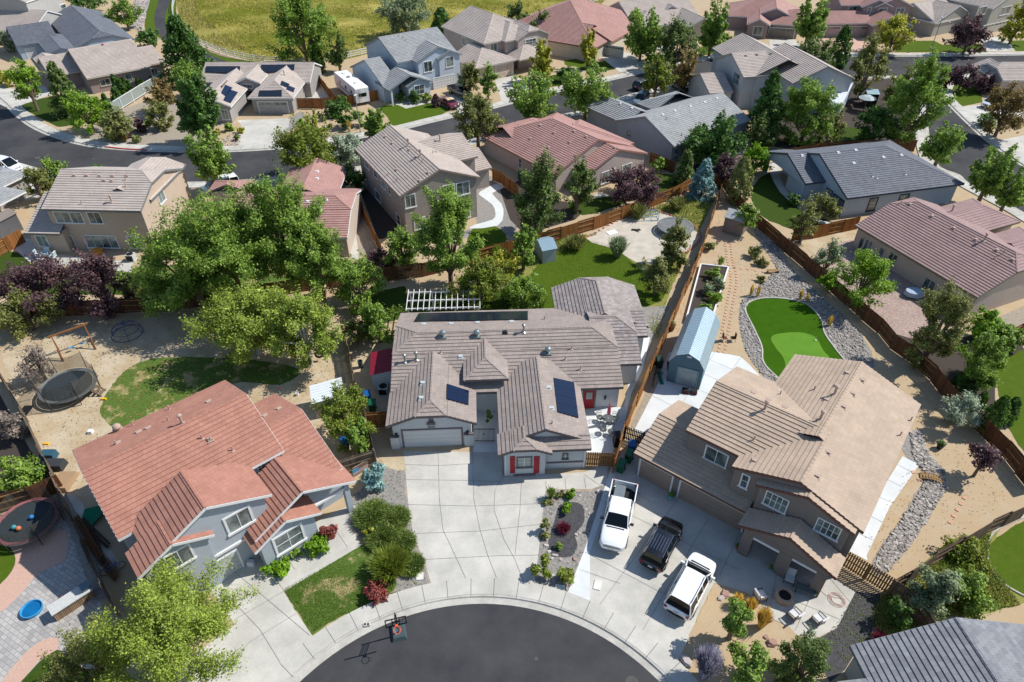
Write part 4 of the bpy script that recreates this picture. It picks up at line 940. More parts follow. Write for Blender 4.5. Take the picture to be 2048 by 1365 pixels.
sheet('side_yard_mulch', M_MULCH, [(1540,190),(1640,150),(1700,160),(1830,158),(1848,220),(1850,290),(1600,300),(1500,290)], 1)
sheet('shaded_lawn', M_LAWN, [(1660,262),(1690,255),(1740,262),(1735,285),(1670,288)], 3, 2)
sheet('mulch_yard', M_MULCH, [(1350,335),(1480,315),(1520,330),(1440,380),(1380,372)], 2)
sheet('back_lawn', M_LAWN, [(1500,380),(1540,345),(1560,370),(1580,400),(1620,430),(1670,447),(1600,462),(1560,450),(1520,430)], 4, 2)
sheet('curved_walk', M_CONC, [(1545,325),(1562,330),(1560,352),(1575,385),(1612,410),(1640,440),(1672,448),(1640,448),(1600,420),(1560,385),(1540,345)], 5, 2)
sheet('dry_dirt', M_PALE, [(1590,478),(1640,465),(1712,458),(1712,470),(1700,500),(1640,520)], 3)
sheet('paver_patio', M_PAVERP, [(1705,480),(1680,485),(1640,500),(1625,520),(1700,600),(1780,665),(1830,680),(1900,640),(1960,600),(1950,590)], 4)
sheet('gravel_side_yard', M_GRAVT, [(1950,655),(2100,590),(2100,660),(1990,665)], 3)
sheet('side_yard_lawn', M_LAWNB, [(1990,735),(2010,718),(2100,700),(2100,960),(2048,905),(2020,860),(2000,800)], 3, 2)
sheet('right_yard_mulch', M_MULCH, [(1800,640),(1880,690),(2010,650),(2050,700),(1990,735),(1990,800),(2010,860),(1900,800),(1790,690)], 2)
# --- the middle house's back yard
sheet('back_weeds', M_WEED, [(980,520),(1080,470),(1180,470),(1370,395),(1430,400),(1350,560),(1300,690),(1270,640),(1100,640),(1010,560)], 1)
sheet('back_lawn', M_LAWNB, [(1060,550),(1110,500),(1170,478),(1215,490),(1260,520),(1300,560),(1330,590),(1300,612),(1270,615),(1150,640),(1080,620),(1030,600)], 3, 3)
sheet('back_lawn', M_LAWN, [(720,590),(810,572),(830,640),(790,640),(740,660),(720,630)], 2); sheet('back_lawn', M_LAWN, [(820,590),(1110,570),(1110,625),(800,640)], 2)
sheet('pea_gravel', M_PEA, [(1172,477),(1240,440),(1294,420),(1330,428),(1385,450),(1400,475),(1380,500),(1345,520),(1290,530),(1250,512),(1235,500)], 4, 3)
mb = MB()
for p in smoothpts([P(x,y,0)[:2] for x,y in [(1172,477),(1240,440),(1294,420),(1330,428),(1385,450),(1400,475),(1380,500),(1345,520)]], 9, closed=False): mb.box((p[0],p[1],.06), (.34,.2,.14), random.random()*3)
tag(mb.build('edging_bricks', M_BRICKR), kind='structure')
sheet('side_gravel', M_GRAV, [(1280,615),(1340,612),(1320,650),(1300,700),(1260,800),(1250,790),(1290,690)], 3)
sheet('side_walk', M_CONCB, [(1286,672),(1300,676),(1285,740),(1262,790),(1244,870),(1225,905),(1232,912),(1172,905),(1172,820),(1195,815),(1248,815),(1262,740)], 4)
sheet('left_side_dirt', M_PALE, [(700,690),(790,660),(790,780),(780,835),(735,828),(710,760)], 2)
# --- driveways by the cul-de-sac
D1 = [(808,903),(1005,905),(1005,955),(1170,945),(1216,925),(1214,968),(1182,979),(1092,980),(1085,1030),(1078,1100),(1066,1188),(960,1177),(868,1187),(846,1117),(828,1076),(817,1015),(812,960)]
sheet('driveway_concrete', M_CONC, D1, 5)
sheet('entry_walk', M_CONCB, [(950,780),(1000,780),(1000,910),(946,910)], 4)
joints('driveway_joints', [[(876,903),(879,1000),(886,1060),(905,1100),(935,1165)],[(945,905),(948,1000),(960,1060),(975,1110),(996,1164)],[(1006,955),(990,980),(988,1020),(1008,1080),(1030,1120),(1050,1171)],[(812,960),(948,962),(1006,965)],[(815,1010),(945,1013),(1090,1008)],[(828,1068),(960,1063),(1085,1049)],[(846,1120),(1000,1112),(1078,1111)],[(1043,962),(1040,1020),(1030,1110)],[(810,930),(878,932),(946,928)],[(1092,962),(1092,980)],[(1130,958),(1132,980)],[(1168,955),(1172,978)],[(1168,950),(1205,975)],[(1208,905),(1208,925)]])
D2 = [(1225,925),(1262,888),(1275,905),(1285,950),(1480,1060),(1560,1110),(1655,1150),(1711,1184),(1674,1256),(1627,1280),(1590,1269),(1577,1253),(1548,1240),(1530,1215),(1492,1186),(1428,1166),(1398,1225),(1384,1262),(1350,1338),(1322,1308),(1284,1275),(1234,1245),(1186,1222),(1131,1206),(1169,1100),(1197,1015)]
sheet('driveway_concrete', M_CONC, D2, 5)
sheet('driveway_side_strip', M_CONCB, [(1197,1015),(1222,935),(1232,935),(1212,1010),(1180,1105),(1180,1206),(1133,1192),(1169,1100)], 7)
joints('driveway_joints', [[(1200,1000),(1330,1065),(1480,1142)],[(1170,1105),(1320,1185),(1400,1210)],[(1160,1140),(1240,1168)],[(1355,1000),(1198,1212)],[(1415,1040),(1285,1262)],[(1480,1066),(1440,1150)],[(1240,960),(1300,1005)],[(1560,1110),(1540,1215)],[(1632,1170),(1590,1262)],[(1655,1152),(1700,1205)],[(1560,1190),(1680,1240)]])
sheet('driveway_concrete', M_CONC, [(392,1140),(487,1095),(510,1102),(568,1183),(590,1222),(633,1284),(588,1324),(548,1357),(500,1385),(380,1400),(350,1340),(470,1250),(420,1180)], 5)
joints('driveway_joints', [[(470,1145),(620,1272)],[(440,1175),(520,1260),(560,1325)],[(568,1183),(470,1240)],[(592,1228),(500,1285),(440,1340)]])
sheet('entry_walk', M_CONC, [(511,1120),(552,1158),(569,1183),(722,1092),(700,1045),(715,1030),(755,1020),(700,1010),(640,1040),(560,1105)], 6)
joints('walk_joints', [[(575,1118),(590,1140)],[(607,1100),(622,1127)],[(637,1080),(660,1108)],[(664,1050),(695,1095)]])
sheet('front_lawn', M_LAWND, [(566,1180),(570,1174),(720,1092),(760,1090),(800,1120),(790,1180),(760,1200),(732,1215),(680,1235),(625,1270),(595,1225)], 4)
sheet('gravel_bed', M_GRAV, [(690,1000),(715,985),(760,940),(808,930),(812,985),(826,1070),(862,1170),(735,1212),(790,1180),(800,1120),(760,1085),(722,1080),(700,1040)], 3)
sheet('dirt_strip', M_PALE, [(758,905),(805,905),(808,940),(780,938),(762,925)], 4, 2)
sheet('planting_bed_gravel', M_GRAV, [(1093,982),(1184,982),(1216,955),(1225,925),(1214,960),(1197,1015),(1169,1100),(1133,1190),(1068,1174),(1078,1100),(1086,1030)], 5)
sheet('lava_rock_bed', M_GRAVD, [(1118,1012),(1140,1005),(1165,1012),(1168,1045),(1150,1070),(1155,1090),(1145,1112),(1120,1115),(1096,1105),(1100,1070),(1110,1040)], 8, 3)
sheet('granite_bed', M_DIRT, [(1428,1167),(1492,1187),(1530,1216),(1548,1241),(1578,1254),(1592,1270),(1628,1282),(1620,1400),(1400,1400),(1357,1326),(1384,1262)], 6)
sheet('dark_gravel_yard', M_GRAVD, [(1711,1184),(1780,1190),(1800,1230),(1770,1260),(1720,1290),(1690,1340),(1660,1365),(1640,1330),(1628,1282),(1674,1257)], 4)
sheet('weedy_gravel', M_WEED, [(1760,1190),(1800,1180),(1850,1260),(1800,1275),(1760,1270)], 5, 2)
sheet('gravel_corner', M_GRAV, [(1680,1240),(1770,1240),(1860,1270),(1720,1300)], 3)
# --- right house back and side yards
sheet('back_patio_concrete', M_CONCB, [(1262,862),(1300,790),(1320,750),(1338,705),(1422,704),(1451,708),(1481,714),(1499,730),(1522,755),(1540,766),(1640,800),(1500,1000),(1300,880)], 4)
joints('patio_joints', [[(1300,790),(1380,830)],[(1325,750),(1420,790),(1470,810)],[(1400,745),(1500,790)],[(1415,718),(1530,768)],[(1485,712),(1395,830)],[(1430,705),(1330,860)]])
sheet('gravel_strip', M_GRAVT, [(1262,850),(1300,770),(1318,742),(1328,745),(1300,800),(1268,862)], 5)
sheet('side_walk', M_CONCB, [(1805,913),(1838,930),(1779,1015),(1733,1112),(1735,1122),(1692,1100),(1720,1050)], 4)
joints('walk_joints', [[(1795,930),(1822,945)],[(1775,960),(1803,974)],[(1755,993),(1785,1007)],[(1735,1030),(1765,1045)],[(1712,1065),(1748,1082)]])
sheet('river_rock_bed', M_GRAV, [(1500,450),(1525,455),(1560,500),(1590,545),(1650,600),(1720,665),(1750,735),(1700,740),(1560,775),(1520,745),(1490,700),(1478,640),(1485,600),(1520,570),(1555,540),(1530,500)], 4, 2)
G_ = [(1492,622),(1500,606),(1530,598),(1575,600),(1615,612),(1640,640),(1648,668),(1670,700),(1690,730),(1680,770),(1600,790),(1552,752),(1528,725),(1525,695),(1510,660)]
sheet('putting_green', M_TURF, G_, 9, 4)
sheet('putting_green_cup_area', M_TURFL, [(1542,676),(1560,668),(1600,666),(1630,675),(1645,700),(1660,730),(1600,790),(1575,760),(1568,720),(1550,695)], 11, 4)
gb = smoothpts([P(x,y,0)[:2] for x,y in G_], 6); gb = list(gb)+[gb[0]]; mb = MB(); strip(gb, -.0, .14, .1, .1, mb); strip(gb, -.0, -.001, .1, .0, mb); strip(gb, .14, .141, .1, 0, mb); tag(mb.build('turf_kerb', M_CURB), kind='structure')
sheet('dry_creek_bed', M_GRAV, [(1800,880),(1830,860),(1850,900),(1888,945),(1890,980),(1860,1030),(1820,1090),(1770,1150),(1742,1140),(1760,1095),(1800,1040),(1830,990),(1850,950),(1815,915)], 4, 2)
# --- left yards
sheet('play_yard_dirt', M_PALE, [(0,700),(60,660),(200,640),(420,630),(660,600),(690,700),(700,800),(640,850),(400,900),(250,1000),(130,990),(40,830)], 2)
sheet('play_yard_lawn', M_LAWND, [(200,818),(225,770),(262,735),(330,715),(500,720),(600,740),(560,770),(480,765),(400,790),(330,830),(240,856),(215,845)], 4, 3)
sheet('side_yard_concrete', M_CONC, [(135,985),(160,1000),(240,1130),(200,1140),(170,1100),(130,1020)], 4)
sheet('neighbour_bed', M_MULCH, [(-60,780),(0,790),(60,900),(110,960),(60,990),(-60,1000)], 2)
sheet('paver_patio', M_PAVER, [(120,1000),(180,1140),(200,1200),(215,1250),(110,1310),(60,1400),(-60,1400),(-40,1230),(60,1100),(110,1040)], 4)
sheet('gravel_strip', M_GRAV, [(110,990),(130,985),(195,1100),(215,1200),(185,1200),(150,1090)], 5)
sheet('stamped_border', M_STAMP, [(-40,1060),(60,1075),(130,1060),(130,1120),(80,1145),(40,1190),(0,1225),(-60,1240),(-60,1210),(0,1170),(30,1130),(20,1095)], 6, 3)
sheet('stamped_border', M_STAMP, [(112,1275),(115,1300),(80,1320),(30,1380),(0,1420),(-20,1400),(30,1330),(70,1290)], 6, 2)
sheet('lawn', M_LAWNB, [(-60,1080),(20,1095),(45,1128),(38,1165),(0,1215),(-60,1235)], 5, 3); sheet('lawn', M_LAWN, [(115,1300),(160,1330),(260,1360),(280,1420),(20,1420),(60,1345)], 5, 3)
sheet('white_rock_bed', M_PEA, [(120,1300),(180,1260),(260,1290),(300,1365),(200,1350),(150,1330)], 6)
sheet('corner_lawn', M_LAWNB, [(1975,1110),(2000,1070),(2100,1030),(2100,1200),(2048,1197),(2010,1170),(1985,1140)], 3, 3)
sheet('weedy_gravel', M_WEED, [(1800,1170),(1900,1080),(2000,1060),(1975,1110),(1990,1150),(2060,1205),(1960,1230),(1880,1235),(1840,1240)], 2)
gl = smoothpts([P(x,y,0)[:2] for x,y in [(2055,1030),(1985,1065),(1973,1110),(1982,1140),(2010,1172),(2060,1200)]], 6, closed=False); mb = MB(); strip(gl, 0, .12, .08, .08, mb); strip(gl, 0, .001, 0, .08, mb); tag(mb.build('lawn_kerb', M_CURB), kind='structure')
# putting-green hole flags and stepping stones
def stones(name, lines, size, m, gap=.55, two=False):
    mb = MB()
    for ln in lines:
        pts = W(ln, 6); acc = 0; nxt = 0
        for a, b in zip(pts[:-1], pts[1:]):
            l = np.linalg.norm(b-a); d = (b-a)/(l+1e-9)
            while nxt <= acc+l:
                q = a+d*(nxt-acc); n = V(-d[1], d[0])
                for o in ((-.3, .3) if two else (0,)): mb.box((q[0]+n[0]*o, q[1]+n[1]*o, .03), (size, size, .05), atan2(d[1], d[0])+random.uniform(-.1, .1))
                nxt += gap
            acc += l
    return tag(mb.build(name, m), kind='structure')
stones('stepping_stones', [[(1455,478),(1460,520),(1468,560),(1460,610),(1448,680),(1442,712)]], .24, M_STEP, .62, True)
stones('stepping_stones', [[(1468,536),(1500,540),(1535,546)],[(1826,945),(1850,975)],[(1900,1045),(1935,985)]], .28, M_STEP, .8)
# ---------------------------------------------------------------- trees and shrubs
def leafmat(n, c, c2=None, k=1.2): return mat('leaf_'+n, c, rgb2=c2, k=k, var=.18, scale=.9, rough=.5, spec=.35, island=.45, trans=.4)
LM = dict(mid=leafmat('mid_green', (108,138,54), (128,152,64)), bright=leafmat('bright_green', (112,146,42), (128,156,48)), dark=leafmat('dark_green', (70,104,44), (84,116,48)),
 yellow=leafmat('yellow_green', (138,148,48), (166,162,54)), olive=leafmat('olive_green', (112,120,66), (130,132,72)), grey=leafmat('grey_green', (124,140,104), (140,152,116)),
 silver=leafmat('silver_green', (150,164,140), (168,178,156)), plum=leafmat('plum_purple', (84,62,70), (104,78,80)), blue=leafmat('blue_spruce', (116,148,146), (134,164,160)),
 pine=leafmat('pine_green', (88,112,56), (108,124,64)), brown=leafmat('bronze_brown', (128,106,66), (134,118,68)), jun=leafmat('juniper_green', (92,116,50), (112,128,60)), cyp=leafmat('cypress_green', (58,92,30), (74,106,34)),
 red=leafmat('barberry_red', (150,84,66), (126,64,62)), gold=leafmat('golden_grass', (214,178,88), (196,170,84)), lime=leafmat('lime_green', (122,156,30), (100,140,28)),
 lav=leafmat('lavender_grey', (168,160,186), (150,150,160)), bare=leafmat('bare_twigs', (150,138,128), (128,116,108)), birch=leafmat('birch_green', (126,146,58), (146,160,68)),
 autumn=leafmat('yellowing_green', (128,134,52), (112,130,46)), burg=leafmat('burgundy', (124,46,66), (104,40,58)))
BARK = mat('bark', (120,104,90), var=.2, scale=6, bump=.5); BIRCH = mat('pale_bark', (206,200,190), var=.15, scale=5)
def leaves(name, C, N, size, m, parent=None, asp=.62, rng=RNG, T=None):
    n = len(C); N = N/(np.linalg.norm(N, axis=1, keepdims=True)+1e-9)
    t = rng.normal(size=(n, 3)) if T is None else T; t = t-0; t -= (t*N).sum(1, keepdims=True)*N; t /= np.linalg.norm(t, axis=1, keepdims=True)+1e-9; b = np.cross(N, t)
    s = (size*rng.uniform(.6, 1.35, n))[:, None]
    v = np.stack([C-t*s, C-b*s*asp+N*s*.12, C+t*s, C+b*s*asp+N*s*.12], 1).reshape(-1, 3)
    me = bpy.data.meshes.new(name); me.vertices.add(4*n); me.vertices.foreach_set('co', v.ravel().astype(np.float32))
    me.loops.add(4*n); me.loops.foreach_set('vertex_index', np.arange(4*n, dtype=np.int32)); me.polygons.add(n)
    me.polygons.foreach_set('loop_start', np.arange(0, 4*n, 4, dtype=np.int32)); me.polygons.foreach_set('loop_total', np.full(n, 4, dtype=np.int32))
    me.materials.append(m); me.update(); me.validate()
    o = bpy.data.objects.new(name, me); COL.objects.link(o)
    if parent is not None: o.parent = parent
    return o
def sph(n, rng=RNG):
    d = rng.normal(size=(n, 3)); return d/np.linalg.norm(d, axis=1, keepdims=True)
def survey(x0, y0, x1, y1, hb):
    cx, cy = (x0+x1)/2, (y0+y1)/2; zc = hb+2; d = ray(cx, cy); sp = abs(d[2])/np.linalg.norm(d); cp = sqrt(1-sp*sp)
    for _ in range(30):
        p = P(cx, cy, zc); D = depth(p); r = (x1-x0)/2*D/F_; hm = (y1-y0)/2*D/F_
        b = sqrt(max((hm*hm-(r*sp)**2)/cp**2, (.5*r)**2)); zc = .5*zc+.5*(hb+b)
    return p, r, b, D
NPLANT = [0]
def plant(kind, col, box, hb, label, name=None, group=None, dens=1.0, flat=0, trunk=None, leaf=None, lean=(0,0), cat=None):
    x0, y0, x1, y1 = box; p, r, b, D = survey(x0, y0, x1, y1, hb); pxm = D/F_
    if flat: b = flat*r; p = P((x0+x1)/2, (y0+y1)/2, b)
    s = max(.085, 3.1*pxm)*(leaf or 1); area = (x1-x0)*(y1-y0)*pxm*pxm*.78
    n = int(min(60000, max(60, dens*5.6*area/(s*s*.9)))); rng = np.random.default_rng(NPLANT[0]+100); NPLANT[0] += 1
    base = V(p[0], p[1], 0); zc = hb+b; tm = trunk or BARK
    big = hb > .3 or b > 1.6; H = hb+2*b
    nm = name or {'round':'tree','vase':'tree','cone':'conifer_tree','column':'cypress_tree','tuft':'grass_tuft','shrub':'shrub','spiky':'shrub'}[kind]
    ct = cat or {'round':'tree','vase':'tree','cone':'conifer','column':'cypress','tuft':'ornamental grass','shrub':'shrub','spiky':'shrub'}[kind]
    tips = []
    feath = kind == 'round' and r > 1.3
    if feath:
        s *= .74; n = int(min(80000, n*1.8)); K = int(max(16, min(76, 11+11*r))); d = sph(K, rng); d[:, 2] = np.where(d[:, 2] < -.9, -d[:, 2], d[:, 2])
        u = rng.uniform(.5, 1.16, K); end = d*u[:, None]*np.array([r, r, b]); end[:, :2] *= (1-.22*np.clip(end[:, 2:3]/b, 0, 1)); org = np.stack([end[:, 0]*.2, end[:, 1]*.2, np.minimum(end[:, 2]-.1*b, 0)-.15*b], 1)
        Tn = 9; ti = np.repeat(np.arange(K), Tn); tt = rng.uniform(.45, 1.0, K*Tn)[:, None]; A = org[ti]*(1-tt)+end[ti]*tt; dr = (end-org)[ti]; dr /= np.linalg.norm(dr, axis=1, keepdims=True)
        dv = dr*.7+sph(K*Tn, rng)*.85+np.array([0, 0, .15]); tl = rng.uniform(.13, .34, K*Tn)[:, None]*r*(1 if r < 3 else .8); B = A+dv*tl
        w = tl[:, 0]*rng.uniform(.4, 1.3, K*Tn); w /= w.sum(); idx = rng.choice(K*Tn, n, p=w); q = rng.uniform(0, 1, n)[:, None]; pos = A[idx]*(1-q)+B[idx]*q+rng.normal(size=(n, 3))*(.05*r+.06)*(1.15-.5*q)
        nor = rng.normal(size=(n, 3))*.8+pos/np.array([r, r, b])*.5+np.array([.3, .1, .7]); tips = end
    elif kind in ('round', 'shrub'):
        K = int(max(12, min(75, 14+10*r))) if kind == 'round' else int(max(7, 12*r+5))
        d = sph(K, rng); u = rng.uniform(.35, 1, K)**.5*rng.uniform(.78, 1.16, K); lob = 1+.2*np.sin(d[:, 0]*4+NPLANT[0])*np.cos(d[:, 1]*5+2*d[:, 2])
        rc = rng.uniform(.13, .32, K)*r*(1 if K < 45 else .78); 
        cen = d*(u*lob)[:, None]*np.array([r*.82, r*.82, b*.86]); 
        taper = 1-.25*np.clip(cen[:, 2]/b, 0, 1); cen[:, :2] *= taper[:, None]
        w = rc**2*rng.uniform(.5, 1.4, K); w /= w.sum(); idx = rng.choice(K, n, p=w)
        dd = sph(n, rng); q = rng.uniform(.1, 1, n)**.5*(1+.35*np.abs(rng.normal(size=n))); od = cen/np.linalg.norm(cen, axis=1, keepdims=True); pos = cen[idx]+dd*(q*rc[idx])[:, None]*np.array([1., 1., .85]); pos += od[idx]*((dd*od[idx]).sum(1)*rc[idx]*.6)[:, None]
        nor = dd*.9+pos/np.array([r, r, b])*.5+rng.normal(size=(n, 3))*.75+np.array([.35, .1, .75]); tips = cen
    elif kind == 'vase':
        K = int(max(9, min(34, 9*r))); an = rng.uniform(0, 2*pi, K); el = rng.uniform(.15, 1, K); 
        end = np.stack([np.cos(an)*r*np.sqrt(1-(el*.92)**2)*rng.uniform(.75, 1.08, K), np.sin(an)*r*np.sqrt(1-(el*.92)**2)*rng.uniform(.75, 1.08, K), b*(2*el-1)*rng.uniform(.75, 1.05, K)], 1); end[:, 2] = np.minimum(end[:, 2], b)
        st = np.array([0, 0, -b*.95]); idx = rng.integers(0, K, n); t = rng.uniform(.22, 1.0, n)**.8
        mid = st+(end-st)*.5+np.array([0, 0, .1*b])-(end*np.array([.12, .12, 0])); 
        A = (1-t)[:, None]**2*st+2*((1-t)*t)[:, None]*mid[idx]+(t**2)[:, None]*end[idx]
        rad = (.07+.17*np.sin(np.clip(t, 0, 1)*pi*.85+.25))*r*rng.uniform(.5, 1.1, n); dd = sph(n, rng); pos = A+dd*rad[:, None]
        nor = dd+rng.normal(size=(n, 3))*.7+np.array([.3, .1, .65]); tips = end
    elif kind == 'cone':
        L = int(max(8, min(26, b*2/.42))); idx = rng.integers(0, L*9, n); lev = (idx//9+rng.uniform(-.15, .15, n))/L
        rr = r*(1-lev)**.8*(.85+.3*rng.random(L*9)[idx])+.1*r; an = rng.random(L*9)[idx]*2*pi+(idx % 9)*.698; t = rng.uniform(.12, 1, n)**.6
        wob = rng.normal(size=n)*(.12+.12*r*.3)
        pos = np.stack([np.cos(an)*rr*t-np.sin(an)*wob*(1.2-t*.5), np.sin(an)*rr*t+np.cos(an)*wob*(1.2-t*.5), (-b+2*b*lev)+rng.normal(size=n)*.07*r-.12*rr*t+.12*rr], 1)
        nor = np.stack([np.cos(an)*.5, np.sin(an)*.5, np.ones(n)*.8], 1)+rng.normal(size=(n, 3))*.6
    elif kind == 'column':
        t = rng.random(n); an = rng.uniform(0, 2*pi, n); prof = r*np.sin(np.clip(t*.93+.07, 0, 1)**.6*pi*.98)**.6*(1+.18*np.sin(an*5+t*14)); q = rng.uniform(.6, 1, n)**.5
        pos = np.stack([np.cos(an)*prof*q, np.sin(an)*prof*q, -b+2*b*t], 1); nor = np.stack([np.cos(an), np.sin(an), np.full(n, .5)], 1)+rng.normal(size=(n, 3))*.5
    if kind in ('tuft', 'spiky'):
        n2 = int(max(50, n*.5)); an = rng.uniform(0, 2*pi, n2); sp = rng.uniform(0, 1, n2)**.7; ln = rng.uniform(.65, 1, n2)
        tip = np.stack([np.cos(an)*r*sp*ln, np.sin(an)*r*sp*ln, (2*b)*ln*(1-.35*sp**2)], 1); bs = np.stack([np.cos(an)*r*.25*sp, np.sin(an)*r*.25*sp, np.zeros(n2)], 1)
        segs = 3 if kind == 'tuft' else 6; C = []; Nn = []; T = []
        vv = []; ff = []; w = s*(.32 if kind == 'tuft' else .3)
        side = np.stack([-np.sin(an), np.cos(an), np.zeros(n2)], 1)*w
        m_ = bs*.5+tip*.5; m_[:, 2] += b*.25
        v = np.stack([bs-side, bs+side, m_+side*.9, m_-side*.9, tip+side*.15, tip-side*.15], 1).reshape(-1, 3)
        me = bpy.data.meshes.new(nm); f = []
        for i in range(n2): o6 = i*6; f += [(o6, o6+1, o6+2, o6+3), (o6+3, o6+2, o6+4, o6+5)]
        me.from_pydata([tuple(q) for q in v], [], f); me.materials.append(LM[col]); me.update()
        o = bpy.data.objects.new(nm, me); COL.objects.link(o); o.location = tuple(base)
        if kind == 'spiky':
            k3 = int(n*.8); i3 = rng.integers(0, n2, k3); t3 = rng.uniform(.35, 1, k3)[:, None]; pos = bs[i3]*(1-t3)+tip[i3]*t3+rng.normal(size=(k3, 3))*s*.8; pos[:, 2] += b*.2*np.sin(t3[:, 0]*pi); pos[:, 2] = np.maximum(pos[:, 2], .05)
            leaves('foliage', pos, np.cross(tip[i3]+rng.normal(size=(k3, 3))*.3*r, rng.normal(size=(k3, 3))), s*1.0, LM[col], o, rng=rng, asp=.22, T=tip[i3]-bs[i3]+rng.normal(size=(k3, 3))*.25*r)
        return tag(o, label, ct, group)
    pos[:, 2] += zc; pos[:, 2] = np.maximum(pos[:, 2], .04)
    pos[:, 0] += lean[0]*pos[:, 2]; pos[:, 1] += lean[1]*pos[:, 2]
    if not big:
        o = leaves(nm, pos, nor, s, LM[col], None, rng=rng); o.location = tuple(base); return tag(o, label, ct, group)
    root = thing(nm, base, label, ct, group)
    o = leaves('crown', pos, nor, s, LM[col], root, rng=rng)
    tr = MB(); tr_r = max(.06, min(.3, .035*H+.02)); top = zc+(b*.3 if kind in ('round', 'vase') else b*.8)
    if kind == 'column': top = zc
    tr.tube([base, base+V(.03, .02, top*.5), base+V(lean[0]*top, lean[1]*top, top)], [tr_r, tr_r*.75, tr_r*.25], 7)
    if len(tips):
        for i in range(min(len(tips), 12)):
            e = tips[i]*.85; z0 = max(hb*.9, zc-b*.8)*rng.uniform(.75, 1.1); E = base+V(e[0], e[1], e[2]+zc); E[:2] += V(lean[0], lean[1])*E[2]
            if E[2] < z0+.2: continue
            S = base+V(0, 0, z0); M = S*.5+E*.5+V(0, 0, .12*b); M[:2] = S[:2]*.45+E[:2]*.55
            tr.tube([S, M, E], [tr_r*.45, tr_r*.3, .015], 5, caps=False)
    tr.build('trunk', tm, root)
    return root
def plants(L):
    for a in L: plant(*a[:5], **(a[5] if len(a) > 5 else {}))
SM = dict(name='shrub', cat='shrub')
